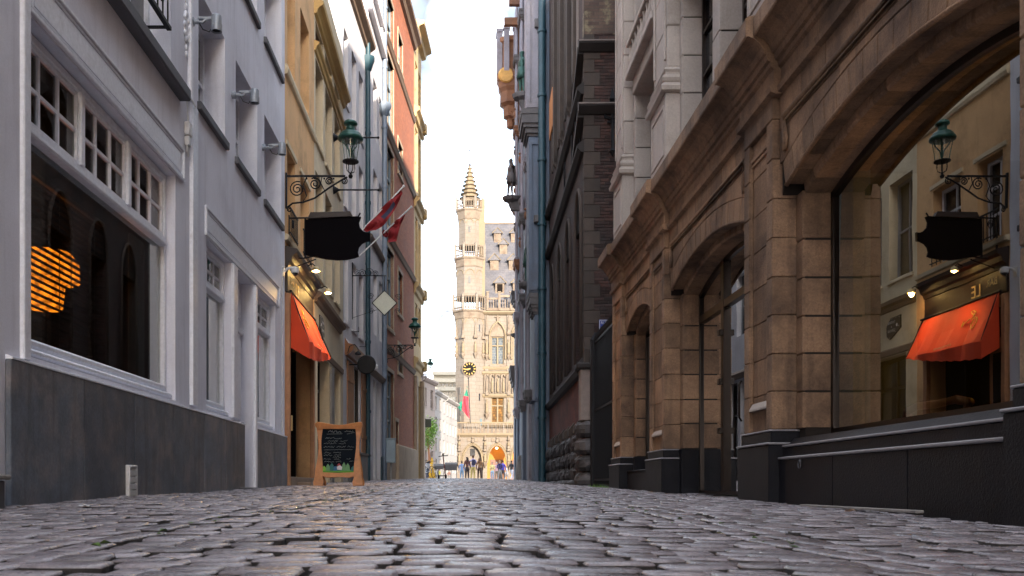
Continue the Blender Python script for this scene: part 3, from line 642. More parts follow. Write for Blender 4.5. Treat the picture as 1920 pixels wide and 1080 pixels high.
p0 = at(583, 400, 17.6); p1 = at(657, 398, 17.6); p2 = at(662, 407, 17.6); p3 = at(578, 411, 17.6)
b.prism([(p0[0], p0[2]), (p1[0], p1[2]), (p2[0], p2[2]), (p3[0], p3[2])], 1, -.07, .07); link('sign_hood', b.mesh('sign_hood', M_dkwood), sg_)
b = MB(); zt = p3[2] + .02; zb_ = at(573, 484, 17.6)[2]
b.tube([(.0, 0, zt), (p2[0] + .02, 0, zt + .02), (p2[0] + .1, 0, zt + .03), (p2[0] + .14, 0, zt + .1)], .016, 6); b.tube([(p3[0] - .06, 0, zt), (p3[0] - .06, 0, zb_)], .018, 6); b.tube([(.0, 0, zb_), (p3[0] - .06, 0, zb_), (p3[0] + .12, 0, zb_ + .04)], .014, 6); b.tube([(.0, 0, zb_ - .22), (p3[0] + .15, 0, zb_ - .02)], .012, 6)
b.cbox(0, .02, -.03, .03, zb_ - .3, zt + .06, .005); link('sign_bracket', b.mesh('sign_bracket', M_black, True), sg_)
# ------------------------------------------------------------ lanterns on scrolled brackets
def lantern(name, lab, Wx, Y, ln, zb, sc=1.0, drop=None):
    # ln = bracket length, zb = bracket top height
    t = thing(name, lab, 'street lamp', (Wx, Y, zb), group='green wall lanterns')
    br = MB(); L_ = ln - .12
    br.box(0, L_ + .02, -.014, .014, -.02, .015); br.cbox(-.01, .03, -.03, .03, -.62 * sc, .06, .005)
    cur = [(.03, -.60), (.12, -.52), (.3, -.5), (.5, -.42), (.75, -.22), (.95, -.08), (1.05, -.02)]
    br.tube([(x * L_, 0, z * sc) for x, z in cur], .017 * sc, 6)
    def spiral(cx, cz, r, turns=2.0, s=1, a0=0, th=.012):
        n = int(16 * turns); br.tube([(cx + s * r * (1 - .85 * i / n) * math.cos(a0 + turns * 2 * math.pi * i / n), 0, cz + r * (1 - .85 * i / n) * math.sin(a0 + turns * 2 * math.pi * i / n)) for i in range(n + 1)], th * sc, 6)
    spiral(.20 * L_, -.25 * sc, .15 * sc, 2.2, 1, 1.2); spiral(.50 * L_, -.15 * sc, .12 * sc, 2.0, -1, 1.0); spiral(.74 * L_, -.10 * sc, .075 * sc, 1.8, 1, .5); spiral(1.0 * L_, -.10 * sc, .065 * sc, 1.7, -1, 1.6, .012); spiral(.04 * L_ + .03, -.64 * sc, .05 * sc, 1.5, 1, 1.2)
    br.tube([(.36 * L_, 0, -.02), (.30 * L_, 0, -.18 * sc), (.36 * L_, 0, -.38 * sc), (.30 * L_, 0, -.48 * sc)], .012, 5); br.tube([(.62 * L_, 0, -.02), (.60 * L_, 0, -.14 * sc), (.66 * L_, 0, -.27 * sc)], .010, 5)
    for x in (.36, .5, .66, .82): br.ball((x * L_, 0, -.05 * sc), .018 * sc, 6)
    link('bracket', br.mesh('bracket', M_black, True), t)
    lz = .06 * sc; c = (ln, 0, lz); s = sc
    b = MB(); b.lathe([(.03 * s, -.1 * s), (.045 * s, -.06 * s), (.02 * s, -.02 * s), (.03 * s, .0)], c, 10)
    for i in range(4):
        a = i * math.pi / 2 + .6; ca, sa = math.cos(a), math.sin(a); b.tube([(c[0] + r * ca * s, r * sa * s, lz + h * s) for r, h in ((.02, 0), (.075, .03), (.09, .09), (.085, .2))], .009 * s, 5)
    b.lathe([(.125 * s, .20 * s), (.155 * s, .205 * s), (.155 * s, .225 * s), (.125 * s, .235 * s), (.11 * s, .222 * s)], c, 20); link('lamp_cradle', b.mesh('lamp_cradle', M_black, True), t)
    b = MB(); prof = [(.12, .235), (.145, .40), (.175, .56), (.185, .64)]
    n = 20; vs = []
    for r, h in prof:
        for i in range(n): a = 2 * math.pi * i / n; vs.append((c[0] + r * s * math.cos(a), r * s * math.sin(a), lz + h * s))
    b.add(vs, [(j * n + i, j * n + (i + 1) % n, (j + 1) * n + (i + 1) % n, (j + 1) * n + i) for j in range(3) for i in range(n)]); link('lamp_glass', b.mesh('lamp_glass', M_lglass, 'all'), t)
    b = MB()
    for i in range(4):
        a = i * math.pi / 2 + .6; ca, sa = math.cos(a), math.sin(a); b.tube([(c[0] + r * ca * s, r * sa * s, lz + h * s) for r, h in ((.124, .23), (.148, .40), (.178, .56), (.188, .64))], .007 * s, 4)
        b.tube([(c[0] + r * ca * s, r * sa * s, lz + h * s) for r, h in ((.17, .64), (.12, .52), (.04, .42), (.015, .3))], .013 * s, 5)
    b.tube([(c[0], 0, lz + .2 * s), (c[0], 0, lz + .62 * s)], .018 * s, 6); b.ball((c[0], 0, lz + .56 * s), .04 * s, 8); link('lamp_fitting', b.mesh('lamp_fitting', M_lamp, True), t)
    b = MB(); b.lathe([(.17, .60), (.235, .62), (.245, .65), (.24, .675), (.215, .69), (.21, .72), (.17, .765), (.10, .80), (.085, .84), (.08, .89), (.09, .90), (.13, .915), (.135, .935), (.12, .97), (.07, 1.0), (.02, 1.01)], (c[0], 0, lz), 24) if s == 1 else b.lathe([(r * s, h * s) for r, h in [(.17, .60), (.235, .62), (.245, .65), (.24, .675), (.215, .69), (.21, .72), (.17, .765), (.10, .80), (.085, .84), (.08, .89), (.09, .90), (.13, .915), (.135, .935), (.12, .97), (.07, 1.0), (.02, 1.01)]], (c[0], 0, lz), 24)
    link('lamp_hood', b.mesh('lamp_hood', M_lamp, 'all'), t)
    return t
lantern('wall_lantern', 'large green street lantern on a scrolled iron bracket above the black sign', -3.3, 17.28, 1.24, CH + (PY - 330) * 17.28 / F)
# ------------------------------------------------------------ LEFT 3: cream tavern
C3 = Fac('cream_tavern_building', 'cream rendered tavern with golden eaves cornice and hexagonal sign', 'building', (-3.3, 0))
def pxs(fc, a, b): return fc.S(a), fc.S(b)
wC = [pxs(C3, 591.5, 605.5), pxs(C3, 610, 622.5), pxs(C3, 627, 637)]
opsC = [(a, c, z0, z1, .28) for a, c in wC for z0, z1 in ((8.2, 10.1), (5.15, 7.5))] + [(21.2, 23.1, -.5, 3.35, .3), (23.9, 25.3, -.5, 3.35, .3)]
opsC += [(a, c, 10.45, 10.95, .12) for a, c in wC]
C3.wall(20.701, 25.9, -.5, 12.5, opsC, M_cream)
for a, c in wC:
    for z0, z1 in ((8.2, 10.1), (5.15, 7.5)): C3.window((a, c, z0, z1), M_curt, M_win, .28, 2, 2, .05); C3.sill(a, c, z0, M_cream, .05, .08)
    C3.window((a, c, 10.45, 10.95), M_brown, M_win, .12, 1, 1, .04)
C3.sweep([(0, 11.0), (.06, 11.03), (.08, 11.1), (.13, 11.16), (.2, 11.2), (.22, 11.28), (0, 11.38)], 20.7, 25.95, M_yel, 'eaves_cornice')
C3.sweep([(0, 10.16), (.04, 10.18), (.06, 10.26), (.1, 10.3), (.12, 10.35), (0, 10.4)], 20.7, 25.95, M_yel, 'lower_cornice')
C3.sweep([(0, 4.42), (.05, 4.44), (.07, 4.52), (.16, 4.56), (.18, 4.64), (0, 4.72)], 20.72, 25.2, M_brown, 'shopfront_cornice')
C3.sweep([(0, 3.36), (.04, 3.38), (.05, 3.5), (0, 3.54)], 20.75, 25.7, M_brown, 'lintel')
for a, c in ((21.2, 23.1), (23.9, 25.3)):
    C3.window((a, c, .75, 3.35), M_dkwood, M_win, .3, 2, 1, .07, zbar=[2.6]); b = C3.mb(); b.cbox(-.35, -.24, a, c, -.4, .75, .01); C3.put('stall_riser', b, M_dkwood)
b = C3.mb(); b.cbox(-.02, .05, 23.25, 23.75, -.4, 3.3, .015); C3.put('stone_pilaster', b, M_grst)
t = thing('tavern_sign', 'black hexagonal wall sign with pale lettering on the cream tavern front', 'sign', (-3.3, 21.75, 4.02))
b = MB(); hx = [(-.36, .14), (-.36, .26), (.1, .26), (.36, .05), (.36, -.2), (.22, -.3), (-.36, -.08)]; hx = [(-.34, .24), (.14, .24), (.36, .06), (.36, -.18), (.2, -.27), (-.34, -.06)]
b.block(hx, 0, .03, .006); brd = link('board', b.mesh('board', mat('sign_black', (.012, .012, .014), .4, .2, 4, 0)), t)
b = MB()
for y, z in ((-.3, .2), (-.12, .21), (.08, .21), (-.3, -.02), (-.1, -.12), (.08, -.19), (.2, -.23)): b.lathe([(.008, .03), (.008, .036)], (0, y, z), 8, axis=0)
b = MB()
for y, z in ((-.3, .2), (-.12, .21), (.08, .21), (-.28, -.01), (-.08, -.12), (.2, -.23)): b.box(.03, .036, y - .008, y + .008, z - .008, z + .008)
b.lathe([(.04, .03), (.035, .04)], (0, -.17, .03), 10, axis=0); link('studs', b.mesh('studs', M_white), t)
for w, sz, z in (('TAVERNE', .085, .09), ('&', .07, .0), ('CERVOISE', .085, -.1)):
    me = text_mesh(w, sz, M_white, .001, 'CENTER'); o = link('lettering', me, brd, (.034, .1, z)); o.rotation_euler = (R(90), 0, R(90))
# ------------------------------------------------------------ LEFT 4: grey white building, slightly turned
D4 = Fac('grey_white_building', 'tall grey white rendered facade with wooden shutters at street level', 'building', (-3.3, 25.9), .05)
sE = D4.S(690); cD = [pxs(D4, 645, 653), pxs(D4, 659.5, 668), pxs(D4, 673, 681)]
opsD = [(a, c, z0, z1, .3) for a, c in cD for z0, z1 in ((11.3, 13.4), (8.3, 10.4), (4.95, 7.0))]
gs = [pxs(D4, 650, 662), pxs(D4, 664, 675), pxs(D4, 677, 687)]
opsD += [(a, c, 1.25, 3.95, .12) for a, c in gs]
D4.wall(.001, sE, -.5, 15.0, opsD, M_greyr)
for a, c in cD:
    for z0, z1 in ((11.3, 13.4), (8.3, 10.4), (4.95, 7.0)): D4.window((a, c, z0, z1), M_curt, M_win, .3, 2, 2, .05); D4.sill(a, c, z0, M_greyr, .04, .07)
D4.sweep([(0, 14.7), (.08, 14.75), (.1, 14.85), (.25, 14.95), (.27, 15.05), (0, 15.12)], 0, sE, M_brown, 'eaves_cornice')
D4.sweep([(0, 4.0), (.1, 4.02), (.24, 4.14), (.26, 4.3), (.1, 4.34), (0, 4.5)], gs[0][0] - .3, sE - .1, M_wood, 'shopfront_canopy')
b = D4.mb(); b.cbox(0, .1, gs[0][0] - .3, sE - .1, -.4, 1.2, .01); b.cbox(0, .13, gs[0][0] - .3, sE - .1, 1.2, 1.27, .01); D4.put('stone_base', b, M_grst)
for k, (a, c) in enumerate(gs):
    if k == 1: D4.window((a, c, 1.3, 3.95), M_dkwood, M_win, .12, 1, 1, .05); continue
    sh = link('shutter', None, D4.root); n = 4
    for i in range(n):
        b = D4.mb(); b.cbox(-.03, .03, a + (c - a) * i / n + .006, a + (c - a) * (i + 1) / n - .006, 1.3, 3.9, .008); D4.put('plank', b, M_shut, sh)
    for z in (1.75, 3.3): b = D4.mb(); b.cbox(.032, .06, a + .02, c - .02, z, z + .12, .008); D4.put('batten', b, M_shut, sh)
# window ledges in between with small iron hooks
for px, py in ((661, 622), (674, 650)):
    s_ = D4.S(px); z_ = D4.Z(px, py); b = D4.mb(); b.box(0, .2, s_, s_ + .02, z_ - .01, z_ + .01); b.box(.18, .2, s_, s_ + .02, z_ - .01, z_ + .15); D4.put('iron_hook', b, M_black)
def wallthing(fc, name, label, cat, px, py, d=0, group=None):
    s_ = fc.S(px, d); z_ = fc.Z(px, py, d); p = fc.wp(d, s_, z_); return thing(name, label, cat, p, -fc.th, group)
t = wallthing(D4, 'shop_lantern', 'small glass bulb lantern over the wooden shutters', 'lamp', 652, 662, .1)
b = MB(); b.tube([(0, 0, 0), (.05, 0, .2), (.2, 0, .25), (.3, 0, .12), (.3, 0, .03)], .015, 6); b.lathe([(.03, .05), (.09, .0), (.1, -.04), (.05, -.06)], (.3, 0, 0), 14); link('bracket', b.mesh('bracket', M_black, True), t)
b = MB(); b.ball((.3, 0, -.13), .08, 12, (1, 1, 1.3)); link('globe', b.mesh('globe', M_lglass, 'all'), t)
t = wallthing(D4, 'round_black_sign', 'black round projecting disc above the wooden shopfront', 'sign', 668, 690, .28)
b = MB(); b.lathe([(.26, -.05), (.28, 0), (.26, .05)], (.3, 0, .1), 24, axis=1); link('disc', b.mesh('disc', M_black, True), t); b = MB(); b.tube([(-.2, 0, .1), (.06, 0, .1)], .02); link('arm', b.mesh('arm', M_black), t)
t = wallthing(D4, 'security_camera', 'white box security cameras beside the teal drainpipe', 'camera', 684, 690, .26)
b = MB(); b.tube([(-.2, 0, 0), (.2, 0, 0)], .02); b.tube([(.1, 0, 0), (.1, 0, .12)], .015); link('bracket', b.mesh('bracket', M_greym), t)
b = MB(); b.cbox(.0, .3, -.06, .06, .1, .2, .01); link('housing', b.mesh('housing', M_white), t); b = MB(); b.lathe([(.05, .0), (.08, -.03), (.08, -.12), (.04, -.17)], (.34, 0, .1), 14); link('dome', b.mesh('dome', M_white, True), t)
# ------------------------------------------------------------ LEFT 5: narrow ornate gable house
s0 = sE; s1 = D4.S(722)
E5o = D4.wp(0, s0 + .001, 0)
E5 = Fac('gabled_house', 'narrow pale house with ornate scrolled gable and brick side strip', 'building', (E5o.x, E5o.y), .05)
W5 = s1 - s0
cE = [pxs(E5, 700, 707), pxs(E5, 711, 717)]
E5.wall(.001, W5, -.5, 16.2, [(a, c, z0, z1, .25) for a, c in cE for z0, z1 in ((12.6, 14.6), (9.4, 11.4), (5.6, 7.8))] + [(E5.S(699), E5.S(704), -.4, 4.0, .25), (E5.S(706), E5.S(713), -.4, 4.0, .25)], M_greyr)
for a, c in cE:
    for z0, z1 in ((12.6, 14.6), (9.4, 11.4), (5.6, 7.8)): E5.window((a, c, z0, z1), M_curt, M_win, .25, 2, 2, .05)
for p, q in ((699, 704), (706, 713)): E5.window((E5.S(p), E5.S(q), .3, 4.0), M_dkwood, M_win, .25, 1, 1, .06, zbar=[2.8])
E5.sweep([(0, 4.05), (.1, 4.1), (.16, 4.22), (0, 4.35)], .05, W5, M_brown, 'shopfront_cornice'); E5.sweep([(0, 8.6), (.1, 8.64), (.14, 8.74), (0, 8.82)], .05, W5, M_brown, 'string_course')
b = E5.mb(); b.cbox(0, .06, E5.S(713.5), W5, -.4, 1.3, .01); E5.put('blue_plinth', b, M_zinc)
# gable in stages
b = E5.mb(); m_ = W5 * .42
b.prism([(0.05, 16.2), (W5 * .8, 16.2), (W5 * .8, 17.2), (W5 * .74, 17.5), (W5 * .68, 18.3), (W5 * .62, 18.7), (W5 * .6, 20.2), (m_, 21.2), (W5 * .24, 20.2), (W5 * .2, 18.7), (W5 * .14, 18.3), (W5 * .1, 17.5), (.05, 17.2)], 0, -.35, .0); E5.put('gable', b, M_greyr)
b = E5.mb()
for z, w, o in ((16.3, .5, .18), (17.3, .48, .14), (18.75, .34, .14), (20.2, .26, .16)): b.cbox(-.02, o, m_ - W5 * w * .9, m_ + W5 * w * .9, z, z + .14, .02)
for z0, z1, w in ((16.5, 17.25, .3), (17.5, 18.7, .26), (18.95, 20.15, .2)):
    for q in (-1, 1): b.cbox(-.02, .09, m_ + q * W5 * w - .12, m_ + q * W5 * w + .12, z0, z1, .02)
for q in (-1, 1):
    for z, w in ((17.4, .42), (18.9, .32)): b.tube([(.05, m_ + q * W5 * w + .22 * math.cos(t * .5) * (1 - t / 22), z + .25 + .3 * math.sin(t * .5) * (1 - t / 22)) for t in range(18)], .06, 6)
    b.ball((.0, m_ + q * W5 * .3, 19.1), .14)
b.ball((.0, m_, 21.35), .2); E5.put('gable_ornament', b, M_greyr, smooth=False)
b = E5.mb(); b.quad((-.349, .0, 16.2), (-.349, W5, 16.2), (-.349, W5, 22.5), (-.349, 0, 22.5)); b.box(-6, -.35, .3, W5, 15, 22.5); E5.put('brick_backing', b, mat('pink_brick', (.38, .16, .12), .8, .1, 1, .1, 60, pat=(1, .3, .16, (.5, .45, .42), (.30, .12, .09))))
# ------------------------------------------------------------ LEFT 6: red brick building
F6 = Fac('red_brick_building', 'tall orange red brick building with stone bands and blue painted windows', 'building', tuple(D4.wp(0, s1 + .002, 0))[:2], .085)
W6 = F6.S(776)
M_brick = mat('red_brick', (.40, .125, .055), .85, .12, .8, .25, 60, pat=(1, .22, .075, (.30, .17, .11), (.30, .085, .04)), dirt=(.36, .12, .06), dscale=.6, dlo=.5, dhi=.8)
M_bluef = mat('blue_window_frame', (.12, .18, .23), .45, .1, 4, .03, 40)
M_bst = mat('beige_stone', (.42, .32, .22), .8, .12, 1.5, .2, 50, dirt=(.30, .21, .14), dscale=1.2, dlo=.5, dhi=.8, streak=.25, streakc=(.22, .16, .11))
lev = [F6.Z(755, 110), F6.Z(750, 235), F6.Z(760, 462), F6.Z(752, 657)]
cF = [pxs(F6, 725, 737), pxs(F6, 746, 754)]
wF = []
for (z0, z1) in ((1.9, 4.75), (6.5, 9.6), (10.4, 13.6), (14.4, 17.2), (17.9, 19.6)): wF += [(cF[0][0], cF[0][1], z0, z1, .16)]
for (py0, py1) in ((700, 650), (590, 512), (330, 272), (130, 72)):
    wF.append((cF[1][0], cF[1][1], F6.Z(750, py0), F6.Z(750, py1), .16))
wF.append((F6.S(741), F6.S(746), .2, 2.9, .2))
F6.wall(.001, W6, -.5, 21.4, wF, M_brick)
for o in wF:
    F6.window(o, M_bluef, M_win, o[4], 2, 3 if o[3] - o[2] > 2 else 2, .06)
    b = F6.mb(); w = .12; b.cbox(-.1, .03, o[0] - w, o[0], o[2], o[3], .01); b.cbox(-.1, .03, o[1], o[1] + w, o[2], o[3], .01); b.cbox(-.1, .04, o[0] - w, o[1] + w, o[3], o[3] + .16, .01); b.cbox(-.1, .07, o[0] - w - .05, o[1] + w + .05, o[2] - .14, o[2], .01)
    F6.put('window_surround', b, M_bst)
for z in (5.6, 10.0, 14.0, 17.6): F6.sweep([(0, z - .1), (.06, z - .06), (.1, z + .05), (.13, z + .1), (0, z + .16)], 0, W6, M_brown, 'stone_band')
F6.sweep([(0, 21.0), (.12, 21.05), (.2, 21.2), (.36, 21.3), (.38, 21.42), (0, 21.5)], 0, W6, M_brown, 'eaves_cornice')
b = F6.mb(); b.cbox(0, .08, 0, cF[1][0] - 1.2, -.4, 1.9, .01); b.cbox(0, .16, cF[1][0] - .7, W6, -.4, 1.95, .05); F6.put('stone_base', b, M_bst)
# ------------------------------------------------------------ LEFT 7: yellow stone corner building
G7 = Fac('yellow_stone_corner_building', 'yellow stone corner building catching sun at the far end of the street', 'building', tuple(F6.wp(0, W6 + .002, 0))[:2], .085)
W7 = G7.S(790)
M_gst = mat('yellow_stone', (.52, .37, .17), .75, .1, 2, .15, 50, dirt=(.4, .27, .12), dscale=1.3)
wG = [(W7 * .18, W7 * .48, z, z + h, .12) for z, h in ((3.0, 0), (7.2, 1.9), (10.3, 3.0), (14.6, 3.0), (18.6, 2.2)) if h] + [(W7 * .58, W7 * .88, z, z + h, .12) for z, h in ((7.2, 1.9), (10.3, 3.0), (14.6, 3.0), (18.6, 2.2))]
G7.wall(.001, W7, -.5, 22.4, wG + [(W7 * .2, W7 * .85, -.4, 5.2, .35)], M_gst, depth=9)
for o in wG: G7.window(o, M_gst, M_win, o[4], 1, 2, .08)
G7.window((W7 * .2, W7 * .85, .3, 5.2), M_black, M_win, .35, 2, 1, .08, zbar=[3.6])
for z, o in ((6.1, .22), (9.7, .25), (13.8, .28), (18.1, .28), (22.2, .5)):
    G7.sweep([(0, z - .25), (o * .4, z - .2), (o * .5, z), (o, z + .1), (o, z + .25), (0, z + .35)], -.0, W7 + .25, M_gst, 'stone_cornice')
for z in (6.1, 9.7, 13.8, 18.1): b = G7.mb(); b.cbox(.1, .32, W7 - .4, W7 - .05, z - .1, z + .42, .05); G7.put('cornice_block', b, M_gst)
b = G7.mb(); b.cbox(0, .2, W7 - .5, W7, -.4, 5.5, .03); b.cbox(0, .16, 0, W7 * .18, -.4, 5.5, .03); G7.put('ground_pier', b, M_bst)
# ------------------------------------------------------------ pipes
def pipe(fc, name, label, px, ztop, zb, r=.055, m=None, hop=None, d=.09, swan=False):
    s_ = fc.S(px, d); p = fc.wp(d, s_, 0); t = thing(name, label, 'drainpipe', (p.x, p.y, zb), -fc.th)
    b = MB(); n = int((ztop - zb) / 2.4) + 1
    for i in range(n):
        z0 = i * (ztop - zb) / n; z1 = (i + 1) * (ztop - zb) / n; b.lathe([(r, z0), (r, z1)], n=12)
        if i: b.lathe([(r * 1.22, z0 - .05), (r * 1.3, z0), (r * 1.22, z0 + .05)], n=12)
    if swan: b.tube([(0, 0, ztop - zb + .25), (0, -.0, ztop - zb + .75), (-.05 * fc.sg, -.1, ztop - zb + 1.0), (-.1 * fc.sg, -.35, ztop - zb + .95), (-.15 * fc.sg, -.45, ztop - zb + .6)], r * .95, 10)
    link('pipe', b.mesh('pipe', m or M_zinc, True), t)
    if hop: b = MB(); b.lathe([(r, -.35), (r * 1.5, -.3), (r * 2.2, -.1), (r * 2.8, .0), (r * 2.9, .12), (r * 2.4, .14)], (0, 0, hop - zb), 8, .4); link('hopper', b.mesh('hopper', m or M_zinc, True), t)
    b = MB()
    for i in range(n + 1): z = i * (ztop - zb) / n * .98 + .4; b.box(-(d) * fc.sg, 0, -.012, .012, z, z + .04)
    link('clips', b.mesh('clips', m or M_zinc), t)
    return t
pipe(D4, 'drainpipe', 'teal drainpipe with swan neck top between grey white and gabled facades', 690, D4.Z(690, 135), D4.g(D4.S(690)) - .02, .08, hop=D4.Z(690, 130), swan=True)
pipe(E5, 'drainpipe', 'blue grey full height drainpipe at the near edge of the red brick building', 721, 20.5, .2, .095, mat('blue_grey_pipe', (.16, .20, .26), .45, .1, 3, .03, 40), hop=E5.Z(721, 215))
# diamond sign
Yd = 27.5; t = thing('diamond_sign', 'pale blank diamond sign board hanging from scrolled iron bracket', 'sign', (-3.22, Yd, 5.76)); X0 = (721 - PX) / F * Yd + 3.22
b = MB(); r_ = .36; b.prism([(X0 - r_, 0), (X0, r_), (X0 + r_, 0), (X0, -r_)], 1, -.03, .03); link('board', b.mesh('board', mat('pale_sign', (.55, .56, .46), .5, .06, 3, .03, 40)), t)
b = MB(); r2 = .375
for sg in (-.035, .035): b.tube([(X0 - r2, sg, 0), (X0, sg, r2), (X0 + r2, sg, 0), (X0, sg, -r2), (X0 - r2, sg, 0)], .014, 5)
zt = (PY - 517) / F * Yd + CH - 5.76
b.tube([(0, 0, zt), (X0 + .05, 0, zt)], .016, 6); b.tube([(X0, 0, zt), (X0, 0, r2)], .014, 6); b.tube([(0.0, 0, zt + .4), (.0, 0, -.5)], .015, 6); b.tube([(.0, 0, -.45), (X0 - r2 * .6, 0, -.2)], .008, 5)
for cx, cz, rr_, s_ in ((.12, zt + .1, .09, 1), (.3, zt + .08, .12, -1), (.5, zt + .1, .14, 1), (.7, zt + .06, .1, -1), (X0 - .42, .2, .1, 1), (X0 + .42, .18, .1, -1), (X0 - .4, -.25, .09, 1), (X0 + .4, -.25, .09, -1)):
    b.tube([(cx + s_ * rr_ * (1 - i / 24) * math.cos(i * .55), 0, cz + rr_ * (1 - i / 24) * math.sin(i * .55)) for i in range(20)], .009, 5)
link('bracket', b.mesh('bracket', M_black, True), t)
# rods of an empty banner holder
for py, lab in ((258, 'upper black iron banner rod beside the street lantern'), (356, 'lower black iron banner rod below the street lantern')):
    z_ = CH + (PY - py) / F * 23.9; t = thing('banner_rod', lab, 'rod', (-3.3, 23.9, z_))
    b = MB(); b.lathe([(.12, 0), (.1, .03), (.03, .14), (.02, .2)], n=12, axis=0); link('wall_cup', b.mesh('wall_cup', M_black, True), t)
    b = MB(); b.tube([(.1, 0, 0), (1.18, 0, 0)], .022, 8); b.ball((1.18, 0, 0), .035); link('rod', b.mesh('rod', M_black, True), t)
# flags
def flagpole(lab, root_, tip, name='flag_pole'):
    t = thing(name, lab, 'flag', root_); d_ = Vector(tip) - Vector(root_)
    b = MB(); b.tube([(0, 0, 0), tuple(d_)], .022, 8); b.ball(tuple(d_), .04); link('pole', b.mesh('pole', M_white, True), t); return t, d_
t, d_ = flagpole('white pole with furled red and dark blue flag, nearer one behind the black sign', (-3.24, 27, 7.45), ((757 - PX) / F * 27, 27, CH + (PY - 349) / F * 27))
def cloth_px(t, o_, Y, up, lo, m, amp=.05):
    b = MB(); P = []; n = 16
    def along(L, u):
        u *= len(L) - 1; i = min(int(u), len(L) - 2); f = u - i; return (L[i][0] * (1 - f) + L[i + 1][0] * f, L[i][1] * (1 - f) + L[i + 1][1] * f)
    for i in range(n + 1):
        p, q = along(up, i / n), along(lo, i / n); row_ = []
        for k in range(6):
            v = k / 5; x, y = p[0] + (q[0] - p[0]) * v, p[1] + (q[1] - p[1]) * v
            row_.append(((x - PX) / F * Y - o_[0], amp * math.sin(i * .8 + v * 5) + .5 * amp * math.sin(v * 9 - i * .3), CH + (PY - y) / F * Y - o_[2]))
        P.append(row_)
    for i in range(n):
        for k in range(5): b.mi = 1 if (isinstance(m, list) and 1 < k < 4 and 3 < i < 9) else 0; b.quad(P[i][k], P[i + 1][k], P[i + 1][k + 1], P[i][k + 1])
    link('cloth', b.mesh('cloth', m, 'all'), t)
cloth_px(t, (-3.24, 27, 7.45), 27, [(752, 356), (738, 369), (722, 385), (703, 402), (690, 420), (681, 431)], [(755, 362), (746, 380), (735, 402), (722, 420), (706, 431), (688, 436)], [M_red2, M_blue2])
t, d_ = flagpole('white pole with drooping red flag, second one nearer the brick building', (-3.17, 28.5, 7.4), ((771 - PX) / F * 28.5, 28.5, CH + (PY - 388) / F * 28.5))
cloth_px(t, (-3.17, 28.5, 7.4), 28.5, [(758, 400), (748, 410), (738, 418), (730, 428), (727, 440)], [(760, 404), (751, 420), (747, 438), (743, 452), (729, 456)], M_red2)
cloth_px(t, (-3.17, 28.5, 7.4), 28.45, [(716, 433), (720, 430), (726, 434)], [(717, 440), (722, 445), (730, 441)], M_red2)
lw = lantern('wall_lantern', 'green lantern on iron bracket attached to the red brick building', -2.85, 35.1, 1.15, CH + (PY - 647) * 35.1 / F)
lantern('wall_lantern', 'dark lantern at the far street corner of the yellow stone building', -1.95, 46.3, .5, CH + (PY - 702) * 46.3 / F, .75)
# grey cabinet on a post
yc = 33.5; xc = (733 - PX) / F * yc; t = thing('utility_cabinet', 'grey blue metal cabinet on a post before the brick building', 'cabinet', (xc, yc, G(xc, yc)))
z0 = CH + (PY - 868) / F * yc - G(xc, yc); z1 = CH + (PY - 824) / F * yc - G(xc, yc)
b = MB(); b.cbox(-.17, .17, -.15, .15, z0, z1, .02); b.cbox(-.19, .19, -.17, .17, z1 + .003, z1 + .04, .01); link('cabinet_box', b.mesh('cabinet_box', mat('cabinet_paint', (.25, .32, .36), .5, .08, 3, .03, 40)), t)
b = MB(); b.cbox(-.145, .145, -.16, -.151, z0 + .04, z1 - .04, .003); b.cbox(.08, .11, -.18, -.16, (z0 + z1) / 2 - .05, (z0 + z1) / 2 + .05, .004); link('cabinet_door', b.mesh('cabinet_door', mat('cabinet_paint', (.25, .32, .36))), t)
b = MB(); b.tube([(0, 0, -.1), (0, 0, z0)], .05, 8); link('post', b.mesh('post', M_grst), t)
# ------------------------------------------------------------ chalkboard
Yk = 16.6; x0, x1 = (593 - PX) / F * Yk, (679 - PX) / F * Yk; xc = (x0 + x1) / 2; zg = G(xc, Yk); t = thing('chalkboard_stand', 'orange wooden A frame chalkboard menu with wavy frame on the cobbles', 'menu board', (xc, Yk, zg))
H = 1.2; hw = .43
def side(x_in, x_out, sg):
    pts_o, pts_i = [], []
    for i in range(15):
        u = i / 14; w = .028 * math.sin(u * math.pi * 2 + .6) + (.03 if u < .08 else 0)
        pts_o.append((sg * (x_out + w), u * (H - .14))); pts_i.append((sg * (x_in - .02 * math.sin(u * math.pi * 2) - (.03 if u < .08 else 0)), u * (H - .14)))
    return pts_o + pts_i[::-1]
def board_face(sgn, root):
    T = lambda b: b
    items = []
    for s_ in (-1, 1): b = MB(); b.prism(side(.30, .395, s_), 1, -.022, .022); items.append(('side_rail', b, M_boardwood))
    b = MB(); top = [(-.40 + .8 * i / 16, H - .045 - .055 * math.sin(math.pi * i / 16) ** 1.5 + .03) for i in range(17)]
    b.prism([(-.40, H - .14), (-.43, H - .09), (-.43, H - .04)] + top[::1] + [(.43, H - .04), (.43, H - .09), (.40, H - .14)], 1, -.026, .026); items.append(('top_rail', b, M_boardwood))
    b = MB(); b.prism([(-.3, .14), (.3, .14), (.3, .245), (-.3, .245)] if 0 else [(-.31, .19), (-.2, .15), (0, .165), (.2, .15), (.31, .19), (.31, .25), (0, .235), (-.31, .25)], 1, -.02, .02); items.append(('bottom_rail', b, M_boardwood))
    b = MB(); b.box(-.32, .32, -.006, .006, .24, H - .13); items.append(('slate', b, mat('chalk_slate', (.006, .009, .013), .8, .3, 3, .03, 60, spec=.1) if 1 else mat('chalk_slate', (.012, .016, .02), .6, .3, 3, .03, 60)))
    return items
tilt = R(9)
